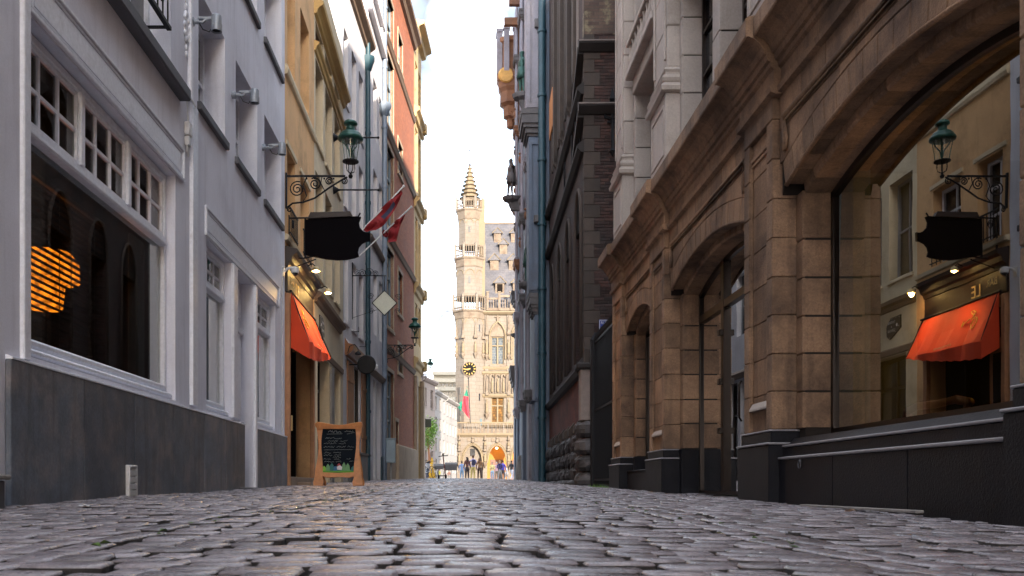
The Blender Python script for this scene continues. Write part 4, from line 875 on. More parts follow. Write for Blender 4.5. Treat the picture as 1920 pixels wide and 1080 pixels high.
for k, sgn in enumerate((1, -1)):
    fr = link('front_panel' if k == 0 else 'rear_panel', None, t, (0, -.16 if k == 0 else .16, 0), (-tilt * sgn, 0, 0))
    for nme, b, m in board_face(sgn, fr): link(nme, b.mesh(nme, m), fr)
    if k: continue
    M_chalk = mat('chalk', (.42, .45, .43), .9, .1, 9, 0); b = MB(); rr = random.Random(5)
    def scribble(x, z, w, h, dn=2.2, th=.0028):
        n = max(4, int(w / .011)); b.tube([(x + w * i / n, -.0085, z + (h * rr.uniform(-.5, .7) if (i % 5) else -h * .1)) for i in range(n + 1)], th, 3)
    yl = H - .2
    scribble(-.2, yl, .24, .045, th=.004); b.tube([(-.22, -.0085, yl - .04), (.06, -.0085, yl - .035)], .003, 3); scribble(.1, yl + .01, .16, .025); b.tube([(.14, -.0085, yl - .04), (.28, -.0085, yl - .01)], .0025, 3)
    for z, segs in ((.88, ((-.25, .3),)), (.83, ((-.2, .18), (.02, .14))), (.785, ((-.27, .22), (.0, .12))), (.72, ((-.28, .2), (-.04, .16), (.16, .12))), (.61, ((-.27, .13), (-.1, .14))), (.565, ((-.27, .15), (-.08, .12))), (.525, ((-.1, .14),)), (.49, ((-.27, .13), (-.08, .1))), (.45, ((-.26, .18), (-.05, .1))), (.5, ((.14, .08),)), (.46, ((.2, .07),))):
        for x, w in segs: scribble(x, z, w, .028)
    b.tube([(-.27, -.0085, .665), (-.02, -.0085, .67), (.0, -.0085, .68), (.02, -.0085, .67), (.25, -.0085, .672)], .0025, 3)
    link('chalk_writing', b.mesh('chalk_writing', M_chalk), fr)
    b = MB(); b.mi = 0; b.prism([(-.3, .245), (.3, .245), (.3, .29), (.1, .30), (-.1, .28), (-.3, .31)], 1, -.009, -.0065)
    for x, h, m in ((-.26, .09, 1), (-.19, .13, 2), (-.12, .15, 3), (.02, .12, 3), (.1, .16, 2), (.17, .14, 2), (.27, .09, 3)):
        b.mi = m; b.prism([(x - .045, .28), (x + .045, .28), (x + .03, .28 + h * .6), (x + .035, .28 + h * .6), (x, .28 + h), (x - .035, .28 + h * .6), (x - .03, .28 + h * .6)], 1, -.0095, -.0068)
    b.mi = 4; b.prism([(-.09, .28), (-.02, .28), (-.03, .36), (-.08, .36)], 1, -.011, -.0098); b.mi = 5; b.prism([(-.02, .30), (.06, .29), (.07, .35), (.02, .38), (-.03, .35)], 1, -.011, -.0098); b.mi = 6; b.prism([(-.03, .375), (.05, .375), (.01, .42)], 1, -.011, -.0098)
    pm = [mat('paint_%d' % i if 0 else n_, c, .8, .1, 20, 0) for i, (n_, c) in enumerate((('paint_grass', (.10, .28, .03)), ('paint_lime', (.22, .45, .05)), ('paint_sage', (.14, .28, .12)), ('paint_teal', (.03, .14, .13)), ('paint_blue', (.04, .12, .25)), ('paint_white', (.6, .55, .55)), ('paint_red', (.4, .04, .05))))]
    link('painted_scene', b.mesh('painted_scene', pm), fr)
# ------------------------------------------------------------ RIGHT 1: stone arcade building
M_stone = mat('warm_sandstone', (.31, .185, .105), .8, .18, 2.4, .6, 65, grain=.26, rand=.28, dirt=(.085, .05, .032), dscale=1.5, dlo=.42, dhi=.7, streak=.7, streakc=(.06, .04, .03))
M_stoneup = mat('pale_stone', (.47, .41, .36), .8, .08, 1.6, .2, 55, rand=.1, dirt=(.25, .21, .18), dscale=1.1, dlo=.5, dhi=.8, streak=.35, streakc=(.24, .2, .17))
M_mort = mat('dark_joint', (.02, .013, .009), .95, .2, 8, .1, 50)
M_roofs = mat('unseen_roof_slate', (.06, .06, .07), .7, .2, 2, .2, 40)  # slate of the two unseen roofs added against the low sun
M_blue = mat('dark_bluestone', (.011, .011, .014), .5, .4, 2.5, .25, 60, rand=.2, spec=.15, dirt=(.018, .015, .015), dscale=2, dlo=.5, dhi=.8, streak=.35, streakc=(.022, .02, .02))
M_ledge = mat('worn_bluestone_edge', (.26, .25, .26), .5, .15, 5, .1, 60)
H = Fac('stone_arcade_building', 'brown sandstone building with arched shop openings, dark plinths and deep cornice', 'building', (3.05, 0), 0, -1)
# local d: 0 = pier face (X 3.05), wall plane below the springing -0.23, spandrel -0.07
P = [(4.0, 4.94), (8.82, 9.69), (13.45, 14.5), (17.0, 18.0)]
bays = [(5.1, 8.65), (9.86, 13.28), (14.67, 16.83)]
SP, RISE = 3.03, .25
rng = random.Random(3)
def stack(x0, x1, y0, y1, z0, z1, ch, m, name='stone_block', gap=.004, off=0.0, par=None, cz=.012):
    z = z0; first = True
    while z < z1 - .02:
        h = ch * (off if first and off else 1); h = h * rng.uniform(.97, 1.03); e = min(z1, z + h)
        if z1 - e < ch * .35: e = z1
        b = H.mb(); b.cbox(x0, x1 + rng.uniform(-.003, .003), y0 + gap * (0 if y1 - y0 < .25 else 1), y1 - gap, z + gap * 1.6, e - gap, cz); H.put(name, b, m, par); z = e; first = False
def core(x0, x1, y0, y1, z0, z1, m=M_mort, name='joint_core'):
    b = H.mb(); b.box(x0, x1, y0, y1, z0, z1); H.put(name, b, m)
for k, (a, c) in enumerate(P):
    g = H.g((a + c) / 2)
    # plinth: base, then two stepped ledges
    b = H.mb(); b.cbox(-.6, .055, a - .06, c + .06, -.4, .605, .012); H.put('plinth_block', b, M_blue)
    b = H.mb(); b.cbox(-.6, .066, a - .07, c + .07, .606, .626, .008); H.put('plinth_ledge', b, M_ledge)
    b = H.mb(); b.cbox(-.6, .022, a - .025, c + .025, .627, .735, .008); H.put('plinth_block', b, M_blue)
    b = H.mb(); b.cbox(-.6, .03, a - .032, c + .032, .736, .752, .007); H.put('plinth_ledge', b, M_ledge)
    z0, z1 = .753, 4.0
    core(-.6, -.065, a + .012, c - .012, z0, z1)
    w = .17
    # panelled face: side stiles in courses, recessed middle
    z = z0; i = 0; lo, hi = .98, 3.62
    while z < z1 - .02:
        e = min(z1, z + .375 * rng.uniform(.96, 1.04))
        if z1 - e < .15: e = z1
        if e <= lo + .02 or z >= hi - .02:
            b = H.mb(); b.cbox(-.6, rng.uniform(-.002, .002), a + .003, c - .003, z + .003, e - .002, .009); H.put('stone_block', b, M_stone)
        else:
            for (p, q) in ((a + .003, a + w), (c - w, c - .003)):
                b = H.mb(); b.cbox(-.6 if p == a + .003 else -.3, rng.uniform(-.002, .002), p, q, z + .003, e - .002, .009); H.put('stone_block', b, M_stone)
            b = H.mb(); b.cbox(-.3, -.04 + rng.uniform(-.002, .002), a + w + .001, c - w - .001, z + .003, e - .002, .006); H.put('panel_block', b, M_stone)
        z = e; i += 1
    for zz, nm in ((lo + .28 if 0 else .98, 0), (3.6, 1)):
        pass
    b = H.mb(); fr = a + w; fc = c - w
    b.prism([(-.04, .98), (-.0, .98), (-.0, 1.0), (-.035, 1.06), (-.04, 1.06)], 1, fr, fc); H.put('panel_sill', b, M_stoneup)
    for (p, q) in ((fr, fr + .018), (fc - .018, fc)): b = H.mb(); b.cbox(-.04, -.015, p, q, 1.06, 3.62, .006); H.put('panel_moulding', b, M_stone)
    b = H.mb(); b.cbox(-.04, -.012, fr, fc, 3.57, 3.62, .008); b.cbox(-.04, -.025, fr + .018, fc - .018, 3.53, 3.568, .006); H.put('panel_moulding', b, M_stone)
# jambs
for k, (a, c) in enumerate(bays):
    lowz = .753
    for (p, q) in ((P[k][1], a), (c, P[k + 1][0])):
        core(-.62, -.26, p + .004 if p != P[k][1] else p, q - .004, 0, SP); stack(-.66, -.23, p + .001, q - .001, lowz, SP, .36, M_stone, cz=.008)
        if k != 0:
            b = H.mb(); b.cbox(-.66, -.21, p - .0, q + .012 if q == a else q, -.4, .75, .01); H.put('plinth_block', b, M_blue)
# arches: two orders of voussoirs
def arc(a, c, rise):
    L_ = c - a; Rr = (L_ * L_ / 4 + rise * rise) / (2 * rise); return (a + c) / 2, SP + rise - Rr, Rr
for k, (a, c) in enumerate(bays):
    cy, cz, Rr = arc(a, c, RISE); half = math.asin((c - a) / 2 / Rr); n = {0: 15, 1: 15, 2: 9}[k]; VO = .30
    def pt(r, t): return (cy + r * math.sin(t), cz + r * math.cos(t))
    for i in range(n):
        t0 = -half + 2 * half * i / n; t1 = -half + 2 * half * (i + 1) / n; e = .0035 / Rr
        poly = [pt(Rr + .06, t0 + e), pt(Rr + .06, (t0 + t1) / 2), pt(Rr + .06, t1 - e), pt(Rr + VO, t1 - e), pt(Rr + VO, (t0 + t1) / 2), pt(Rr + VO, t0 + e)]
        b = H.mb(); b.block(poly, -.24, -.068 + rng.uniform(-.002, .002), .008); H.put('voussoir', b, M_stone)
        poly = [pt(Rr - .03, t0 + e), pt(Rr - .03, (t0 + t1) / 2), pt(Rr - .03, t1 - e), pt(Rr + .2, t1 - e), pt(Rr + .2, t0 + e)]
        b = H.mb(); b.block(poly, -.70, -.241 + rng.uniform(-.002, .002), .02); H.put('inner_voussoir', b, M_stone)
    # chamfer roll along the outer order
    b = H.mb(); b.tube([(-.085, *pt(Rr + .055, -half + 2 * half * i / 24)) for i in range(25)], .022, 6); H.put('arch_moulding', b, M_stone, smooth='all')
    # spandrel blocks
    s0, s1 = P[k][1] + .002, P[k + 1][0] - .002
    # backing
    nb = 24; vs = [(s0, SP)]; b = H.mb()
    poly = [(s0, 4.0), (s0, SP + .001)] + [(max(s0, min(s1, pt(Rr + .2, -half * 1.02 + 2.04 * half * i / nb)[0])), max(SP + .001, pt(Rr + .2, -half * 1.02 + 2.04 * half * i / nb)[1])) for i in range(nb + 1)] + [(s1, SP + .001), (s1, 4.0)]
    b.prism(poly, 0, -.6, -.10); H.put('joint_core', b, M_mort)
    zs = [SP, 3.33, 3.66, 4.0]
    for r in range(3):
        m_ = 7 if k < 2 else 5; off = (r % 2) * .5
        edges = [s0] + [s0 + (s1 - s0) * (i + off) / m_ for i in range(0 if off else 1, m_)] + [s1]
        for p, q in zip(edges, edges[1:]):
            if q - p < .05: continue
            def zb(y):
                v = (Rr + VO + .004) ** 2 - (y - cy) ** 2; return max(zs[r], cz + math.sqrt(v)) if v > 0 else zs[r]
            ys = [p + .003 + (q - p - .006) * j / 6 for j in range(7)]; bot = [(y, zb(y) + .003) for y in ys]; top = zs[r + 1] - .003
            if min(t_[1] for t_ in bot) > top - .03: continue
            bot = [(y, min(z, top - .004)) for y, z in bot]
            while len(bot) > 2 and bot[0][1] > top - .02 and bot[1][1] > top - .02: bot.pop(0)
            while len(bot) > 2 and bot[-1][1] > top - .02 and bot[-2][1] > top - .02: bot.pop()
            b = H.mb(); b.block(bot + [(bot[-1][0], top), (bot[0][0], top)], -.3, -.07 + rng.uniform(-.002, .002), .006); H.put('stone_block', b, M_stone)
    # framing moulding of the spandrel
    b = H.mb(); q0, q1 = s0 + .16, s1 - .16; pts = [(-.06, q0 + .0, 3.40), (-.06, q0 + .03, 3.5), (-.06, q0 + .0, 3.58), (-.06, q0, 3.74), (-.06, q1, 3.74), (-.06, q1, 3.58), (-.06, q1 - .03, 3.5), (-.06, q1, 3.4)]
    b.tube(pts, .028, 6); b.tube([(p[0] + .005, p[1] + (.05 if p[1] < cy else -.05), p[2] - (.05 if p[2] > 3.6 else 0)) for p in pts], .014, 5); H.put('frame_moulding', b, M_stone, smooth='all')
# entablature
prof = [(-.3, 3.98), (.0, 3.98), (.05, 4.0), (.06, 4.05), (.02, 4.08), (.02, 4.22), (.05, 4.24), (.05, 4.29), (.08, 4.30), (.09, 4.36), (.11, 4.37), (.13, 4.43), (.19, 4.50), (.27, 4.535), (.28, 4.52), (.29, 4.54), (.29, 4.70), (.27, 4.72), (-.3, 4.83)]
def ent(a, c, d):
    n = max(1, round((c - a) / 1.0))
    for i in range(n): p, q = a + (c - a) * i / n, a + (c - a) * (i + 1) / n; H.sweep([(x + (d if x > -.2 else 0), z) for x, z in prof], p + .003, q - .003, M_stone, 'cornice_block')
for k in range(4):
    a, c = P[k]; ent(a - .1, c + (.1 if k < 3 else 0.0), .0)
    if k < 3: ent(c + .1, P[k + 1][0] - .1, -.07)
H.sweep([(-.45, 3.98), (.23, 3.98), (.23, 4.7), (-.45, 4.8)], 3.0, 3.9, M_stone, 'cornice_block')
# continuous base under the big window
b0, b1 = P[0][1] + .06, P[1][0] - .06
n = 3
for i in range(n):
    p, q = b0 + (b1 - b0) * i / n, b0 + (b1 - b0) * (i + 1) / n
    b = H.mb(); b.cbox(-.7, -.045, p + .003, q - .003, -.4, .455, .006); H.put('plinth_slab', b, M_blue)
for (d, z0, z1, m) in ((-.03, .456, .482, M_ledge), (-.085, .483, .575, M_blue), (-.07, .576, .597, M_ledge)):
    b = H.mb(); b.cbox(-.7, d, b0 + .001, b1 - .001, z0, z1, .008); H.put('plinth_ledge' if m is M_ledge else 'plinth_slab', b, m)
b = H.mb(); b.prism([(-.7, .598), (-.1, .598), (-.16, .66), (-.46, .70), (-.7, .70)], 1, bays[0][0] - .02, bays[0][1] + .02); H.put('window_sill', b, M_blue)
b = H.mb(); b.cbox(-.7, -.1, P[2][1] + .06, P[3][0] - .06, -.4, .46, .01); b.cbox(-.7, -.08, P[2][1] + .06, P[3][0] - .06, .461, .49, .008); H.put('plinth_slab', b, M_blue)
t = thing('iron_ring', 'iron tether ring on the dark plinth slab of the large arched window', 'ring', (3.095, 8.2, .40))
b = MB(); b.tube([(-.014, .03 * math.cos(i * .52), .035 * math.sin(i * .52) - .0) for i in range(13)], .006, 6); b.ball((-.005, 0, .035), .012, 8); link('ring', b.mesh('ring', M_slab, True), t)
t = thing('gutter_strip', 'thin pale grey metal strip on the ground beside the dark plinth', 'drain cover', (3.0, 6.9, G(3.0, 6.9) + .005))
b = MB(); b.cbox(-.03, .03, -1.0, 1.0, 0, .02, .004); link('strip', b.mesh('strip', M_grst), t)
# glazing
M_glf = mat('dark_bronze_frame', (.02, .012, .008), .35, .2, 5, .03, 40, metal=.4)
def archpane(k, zb, d, m, frame_m, bars=(), tr=None, name='shop_window'):
    a, c = bays[k]; cy, cz, Rr = arc(a, c, RISE); t_ = .035; b = H.mb()
    top = lambda y: cz + math.sqrt(max(0, (Rr - .03) ** 2 - (y - cy) ** 2))
    ys = [a + (c - a) * i / 20 for i in range(21)]
    b.box(d - .03, d + .03, a, a + .05, zb, SP + .02); b.box(d - .03, d + .03, c - .05, c, zb, SP + .02); b.box(d - .03, d + .03, a + .05, c - .05, zb, zb + .05)
    b.prism([(y, top(y) - .06) for y in ys] + [(y, top(y) + .02) for y in ys[::-1]], 0, d - .03, d + .03)
    for y, w in bars: b.box(d - .05, d + .05, y - w / 2, y + w / 2, zb + .05, top(y) - .03)
    if tr: b.box(d - .045, d + .045, a + .05, c - .05, tr - .05, tr + .05)
    fr = H.put(name + '_frame', b, frame_m)
    g = H.mb(); poly = [(a + .02, zb + .02), (c - .02, zb + .02)] + [(y, top(y) - .03) for y in ys[::-1] if a + .02 < y < c - .02]
    g.add([(d, p[0], p[1]) for p in poly], [tuple(range(len(poly)))]); H.put('large_pane', g, m, fr)
    return fr
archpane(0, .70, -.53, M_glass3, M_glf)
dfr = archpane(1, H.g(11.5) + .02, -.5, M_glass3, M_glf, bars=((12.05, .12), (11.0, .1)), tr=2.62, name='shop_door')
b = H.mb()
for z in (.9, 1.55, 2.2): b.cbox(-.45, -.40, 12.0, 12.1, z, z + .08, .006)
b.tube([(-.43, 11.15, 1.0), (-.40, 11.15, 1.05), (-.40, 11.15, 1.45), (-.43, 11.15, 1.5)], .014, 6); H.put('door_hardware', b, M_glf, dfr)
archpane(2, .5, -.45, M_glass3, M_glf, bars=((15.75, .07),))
# rooms behind the glass
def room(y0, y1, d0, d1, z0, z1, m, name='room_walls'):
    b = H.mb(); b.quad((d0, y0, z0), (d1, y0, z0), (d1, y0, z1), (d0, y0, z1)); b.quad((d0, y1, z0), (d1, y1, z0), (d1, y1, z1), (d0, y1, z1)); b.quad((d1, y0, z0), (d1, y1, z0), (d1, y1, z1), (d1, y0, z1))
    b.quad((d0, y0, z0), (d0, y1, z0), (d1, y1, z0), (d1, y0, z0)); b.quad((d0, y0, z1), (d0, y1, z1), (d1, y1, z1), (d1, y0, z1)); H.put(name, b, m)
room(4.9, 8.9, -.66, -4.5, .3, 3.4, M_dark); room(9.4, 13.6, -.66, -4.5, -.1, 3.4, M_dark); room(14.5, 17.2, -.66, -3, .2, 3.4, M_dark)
M_gg = mat('grey_green_plaster', (.22, .25, .23), .8, .06, 2, .05, 40)
b = H.mb(); b.box(-.56, -.72, 8.3, 8.64, .5, 3.1); H.put('inner_pier', b, M_gg)
b = H.mb(); b.box(-.70, -1.2, 8.4, 8.66, .5, 3.1); H.put('inner_reveal', b, mat('olive_plaster', (.12, .115, .08), .8, .06, 2, .05, 40))
b = H.mb(); b.box(-.62, -1.6, 13.12, 13.27, 0, 2.6); H.put('inner_pier', b, M_gg)
b = H.mb(); b.tube([(-.9, 7.0, .86), (-.9, 7.3, .9), (-.9, 7.8, .88), (-.9, 8.0, .86)], .04, 6); b.cbox(-.95, -.85, 7.0, 7.05, .3, .86, .01); b.cbox(-.95, -.85, 7.95, 8.0, .3, .86, .01)
ch = thing('wooden_bench', 'curved wooden bench back seen through the large arched window', 'bench', (3.95, 7.5, .35)); b2 = MB(); b2.tube([(0, -.5, .50), (0, -.3, .54), (0, 0, .53), (0, .3, .54), (0, .48, .51), (0, .5, .45)], .035, 8); link('back_rail', b2.mesh('back_rail', M_wood, 'all'), ch)
b2 = MB()
for y in (-.45, .45): b2.tube([(0, y, -.05), (0, y, .48)], .025, 6)
link('legs', b2.mesh('legs', M_wood), ch); b2 = MB(); b2.cbox(-.02, .4, -.5, .5, .08, .12, .01); link('seat', b2.mesh('seat', M_wood), ch)
for i, (y, z) in enumerate(((6.4, 1.75), (5.95, 1.9), (6.0, 1.68))):
    t = thing('strip_light', ('lower left thin warm light strip inside the large arched window', 'upper right thin warm light strip inside the large arched window', 'lowest thin warm light strip inside the large arched window')[i], 'lamp', (5.4, y + 1.2, z + .1), group='warm strips inside the arched window'); b = MB(); b.tube([(0, -.35, 0), (0, 0, .03), (0, .3, .02)], .016, 6); link('tube', b.mesh('tube', emit('warm_strip', (1, .5, .06), 9)), t)
# upper storey
def up_pier(a, c, ped=True):
    m_ = M_stoneup
    b = H.mb(); b.cbox(-.8, .0, a, c, 4.84, 5.0, .01); b.cbox(-.8, -.02, a + .02, c - .02, 5.003, 6.05, .012); H.put('pedestal', b, m_)
    b = H.mb(); w = .14; b.cbox(-.03, -.005, a + .1, a + .1 + w * .3, 5.15, 5.9, .006); b.cbox(-.03, -.005, c - .1 - w * .3, c - .1, 5.15, 5.9, .006); b.cbox(-.03, -.005, a + .143, c - .143, 5.15, 5.19, .006); b.cbox(-.03, -.005, a + .143, c - .143, 5.86, 5.9, .006); H.put('panel_moulding', b, m_)
    pr = [(0, 6.05), (.05, 6.07), (.06, 6.13), (.03, 6.17), (.0, 6.2), (.02, 6.22), (.035, 6.26), (.02, 6.30), (-.02, 6.32), (-.02, 6.36), (.0, 6.39), (-.02, 6.43), (-.05, 6.45)]
    b = H.mb(); A_ = [(p[0] - 0.0, p[1]) for p in pr]; rings = [[(p[0], a - p[0] - .0, p[1]), (p[0], c + p[0], p[1]), (-.8, c + p[0], p[1]), (-.8, a - p[0], p[1])] for p in A_]
    vs = [v for r in rings for v in r]; k4 = len(rings)
    b.add(vs, [(j * 4 + i, j * 4 + (i + 1) % 4, (j + 1) * 4 + (i + 1) % 4, (j + 1) * 4 + i) for j in range(k4 - 1) for i in range(4)] + [(0, 1, 2, 3), tuple(range(4 * k4 - 1, 4 * k4 - 5, -1))]); H.put('pilaster_base', b, m_)
    stack(-.8, -.06, a + .06, c - .06, 6.451, 12.4, .62, m_)
    b = H.mb(); b.cbox(-.06, -.03, a + .14, a + .2, 6.6, 12.2, .01); b.cbox(-.06, -.03, c - .2, c - .14, 6.6, 12.2, .01); H.put('pilaster_fillet', b, m_)
for a, c in P: up_pier(a, c)
for k in range(3):
    s0, s1 = P[k][1], P[k + 1][0]; mid = (s0 + s1) / 2 if k < 2 else None
    js = [(s0 + .001, s0 + .3 if k < 2 else s0 + .18), (s1 - .14, s1 - .001)] + ([(mid - .16, mid + .16)] if mid else [])
    for p, q in js: stack(-.75, -.23, p, q, 4.84, 12.4, .56, M_stoneup); core(-.7, -.26, p + .01, q - .01, 4.84, 12.4)
    wins = [(s0 + .3, mid - .16), (mid + .16, s1 - .14)] if mid else [(s0 + .18, s1 - .14)]
    for p, q in wins:
        for z0, z1 in ((4.95, 7.45), (8.6, 11.4)):
            H.window((p, q, z0, z1), M_glf, M_win, .58, 1 if q - p < 1.3 else 2, 4, .045); b = H.mb(); b.cbox(-.75, -.2, p, q, z0 - .12, z0, .01); H.put('sill', b, M_stoneup)
        b = H.mb(); b.cbox(-.75, -.18, p, q, 7.46, 7.75, .02); b.cbox(-.75, -.05, p - .05, q + .05, 7.753, 7.9, .02); H.put('lintel', b, M_stoneup)
        b = H.mb(); b.cbox(-.6, -.24, p, q, 7.903, 8.48, .02); H.put('apron', b, M_stone)
        nb = max(3, int((q - p) / .22)); bb = link('balustrade', None, H.root)
        for i in range(nb):
            y = p + (q - p) * (i + .5) / nb; b = H.mb(); b.lathe([(.05, 7.9), (.03, 7.95), (.055, 8.08), (.03, 8.25), (.05, 8.34)], (-.14, y, 0), 8); H.put('baluster', b, M_stoneup, bb, 'all')
        b = H.mb(); b.cbox(-.22, -.06, p, q, 8.345, 8.43, .012); H.put('handrail', b, M_stoneup, bb)
        b = H.mb(); b.cbox(-.75, -.2, p, q, 11.4, 12.4, .02); H.put('lintel', b, M_stoneup)
# body of the building: back wall, top storeys and the part behind the camera
b = H.mb(); b.box(-9, -.77, 3.9, 17.98, 3.6, 12.4); H.put('upper_body', b, M_mort)
H.sweep([(-9, 12.4), (.0, 12.4), (.08, 12.5), (.3, 12.62), (.32, 12.8), (.0, 12.9), (-9, 12.95)], 3.9, 18.05, M_stoneup, 'cornice')
H.wall(3.9, 18.0, 12.96, 16.8, [(a + .9, a + 2.0, z, z + 1.9, .3) for a in (4.4, 6.3, 9.3, 11.4, 14.2) for z in (13.6,)], M_stoneup, depth=8, name='shading_attic_wall', d=-.2)  # out-of-view storey, its height chosen to shade the facades opposite
H.wall(-24, 3.89, -.5, 16.8, [(a, a + 1.4, z, z + 2.1, .3) for a in (-18, -14, -10, -6, -2, 1.5) for z in (1.2, 5.2, 8.8, 13.2)], M_stone, depth=8, name='wall', d=-.1)
for a in (-18, -14, -10, -6, -2, 1.5):
    for z in (1.2, 5.2, 8.8, 13.2): H.window((a, a + 1.4, z, z + 2.1), M_glf, M_win, .3, 2, 2, .06, d=-.1)
b = H.mb(); b.prism([(-.1, 16.81), (-3.2, 20.3), (-6, 20.3), (-9, 16.81)], 1, 3.9, 18.0); H.put('slate_roof', b, M_roofs)  # unseen roof added to keep low sun off the left facades
b = H.mb(); b.box(-9, -4.6, 3.9, 17.98, -.5, 3.59); b.box(-4.6, -.8, 17.3, 17.98, -.5, 3.59); H.put('rear_body', b, M_mort)
# ------------------------------------------------------------ gate
t = thing('iron_gate', 'tall black iron railing gate with spikes beside the stone arcade building', 'gate', (3.12, 18.1, 0))
zt = 3.45; b = MB(); b.cbox(-.09, .09, 2.62, 2.8, .1, zt + .1, .01); b.add([(-.1, 2.61, zt + .1), (.1, 2.61, zt + .1), (.1, 2.81, zt + .1), (-.1, 2.81, zt + .1), (0, 2.71, zt + .3)], [(0, 1, 4), (1, 2, 4), (2, 3, 4), (3, 0, 4), (0, 1, 2, 3)]); link('gate_post', b.mesh('gate_post', M_black), t)
for z in (.32, 1.9, zt): b = MB(); b.box(-.02, .02, .02, 2.62, z, z + .05); link('rail', b.mesh('rail', M_black), t)
b = MB(); b.box(-.012, .012, -.012, .012, .25, zt + .05); b.lathe([(.018, zt + .05), (.028, zt + .12), (.004, zt + .26)], n=6); bm_ = b.mesh('bar', M_black)
for i in range(19): link('bar', bm_, t, (0, .12 + i * .137, 0))
b = MB(); b.lathe([(.03, 0), (.03, .04), (.012, .06), (.05, .12), (.012, .17), (.045, .23), (.008, .34)], n=10)
t2 = thing('brass_finial', 'small brass finial on top of the gate post of the iron gate', 'finial', (3.12, 21.1, 3.35)); link('finial', b.mesh('finial', M_gold, True), t2)
# grass tuft
b = MB()
for i in range(130):
    x, y = 2.95 + rnd.uniform(-.12, .12), 18.9 + rnd.uniform(-.8, .9); h = rnd.uniform(.03, .1); z = G(x, y) - .01; dx, dy = rnd.uniform(-.04, .04), rnd.uniform(-.04, .04); b.add([(x - .006, y, z), (x + .006, y, z), (x + dx, y + dy, z + h)], [(0, 1, 2)])
o = link('grass', b.mesh('grass', mat('weed_green', (.10, .2, .03), .8, .3, 10, 0), fix=False)); tag(o, 'small patch of green weeds at the foot of the iron gate', 'grass', kind='stuff')
# ------------------------------------------------------------ RIGHT 2: dark gothic brick building
M_dbrick = mat('dark_brick', (.05, .024, .02), .85, .25, 2.5, .4, 70, pat=(1, .23, .075, (.06, .048, .044), (.03, .017, .015)), dirt=(.018, .012, .011), dscale=.8, dlo=.45, dhi=.7)
M_db = mat('dark_single_brick', (.06, .028, .022), .85, .25, 6, .4, 70, grain=.25, rand=.45, dirt=(.035, .028, .026), dscale=1.2, dlo=.42, dhi=.65)
M_rbrick = mat('red_base_brick', (.20, .05, .028), .85, .2, 2.5, .35, 70, pat=(1, .22, .072, (.13, .08, .065), (.13, .035, .022)), dirt=(.05, .02, .016), dscale=1.2, dlo=.45, dhi=.75)
M_coping = mat('dark_coping', (.018, .013, .011), .75, .25, 3, .25, 50)
M_copl = mat('light_coping_edge', (.22, .18, .16), .8, .2, 4, .2, 50)
M_qu = mat('quoin_stone', (.065, .048, .038), .85, .2, 3, .35, 50, rand=.25, dirt=(.05, .04, .035), dscale=2, dlo=.45, dhi=.7)
K = Fac('gothic_brick_building', 'dark brown gothic brick building with lancet windows and rock faced base', 'building', (2.96, 21.4), .02, -1)
LK = K.S(1029)
lan = []
for px, py in ((1090, 378), (1070, 432), (1054, 481), (1040, 520)): s_ = K.S(px); lan.append((s_ - .1, min(LK - .1, s_ + 1.1)))
upw = [(1.2 + i * 2.15, 2.15 + i * 2.15, 10.6, 16.2, .25) for i in range(4)]
K.wall(.001, LK, 3.05, 17.2, [(a, c, 3.3, 6.5, .5) for a, c in lan] + upw, M_dbrick, depth=8, cap=False)
b = K.mb(); b.box(-8, -.52, .35, LK, -.5, 17.2); K.put('building_body', b, M_dbrick)
for a, c in lan:                      # pointed heads
    m_ = (a + c) / 2; w = c - a; n = 8; L_ = [(a + (m_ - a) * (1 - math.cos(i * math.pi / 2 / n)), 6.5 + .95 * math.sin(i * math.pi / 2 / n)) for i in range(n + 1)]; R_ = [(2 * m_ - p[0], p[1]) for p in L_[::-1]]
    b = K.mb(); b.prism([(a, 6.5)] + L_[1:] + R_[1:], 0, -.5, .004); K.put('lancet_head', b, M_dark)
    for off, w_ in ((.07, .05),): b = K.mb(); pts = [(.02, a - off, 3.3)] + [(.02, p[0] - off * (1 - i / n), p[1] + off * i / n) for i, p in enumerate(L_)] + [(.02, p[0] + off * i / n, p[1] + off * (1 - i / n)) for i, p in enumerate(R_[1:], 1)] + [(.02, c + off, 3.3)]; b.tube(pts, w_, 5); K.put('lancet_surround', b, M_qu, smooth='all')
    K.window((a, c, 3.3, 6.6), M_coping, M_win, .5, 2, 3, .07)
for o in upw:
    K.window(o, M_coping, M_win, .25, 2, 5, .08); b = K.mb(); b.cbox(-.2, .05, o[0] - .16, o[0], o[2], o[3], .01); K.put('stone_surround', b, M_copl); b = K.mb(); b.cbox(-.2, .05, o[1], o[1] + .16, o[2], o[3], .01); K.put('stone_surround', b, M_qu)
b = K.mb(); b.cbox(.0, .08, K.S(1040), K.S(1034), K.Z(1037, 250), K.Z(1037, 178), .01); K.put('orange_shutter', b, mat('orange_shutter', (.5, .2, .07), .7, .1, 4, 0))
for i, px in enumerate((1046, 1058, 1072, 1084)):   # thin buttress strips between the upper windows
    s_ = K.S(px); b = K.mb(); b.cbox(0, .14, s_, s_ + .28, 10.3, 17.1, .02); b.prism([(0, 10.1), (.14, 10.3), (.14, 10.5), (0, 10.5)], 1, s_, s_ + .28); K.put('buttress_strip', b, M_qu)
for z in (8.25, 9.62): K.sweep([(0, z - .16), (.07, z - .15), (.16, z - .06), (.17, z), (0, z + .14)], -.02 if z > 9 else -.02, LK, M_coping, 'coping_ledge')
K.sweep([(0, 2.85), (.1, 2.87), (.16, 3.0), (0, 3.2)], .3, LK, M_coping, 'coping_ledge')
for i, px in enumerate((1090, 1083, 1076, 1062)): # anchors on the wall
    s_ = K.S(px); z_ = 8.9; b = K.mb(); b.tube([(.05, s_, z_ - .5), (.05, s_, z_ + .45)], .03, 5); K.put('wall_anchor', b, M_black)
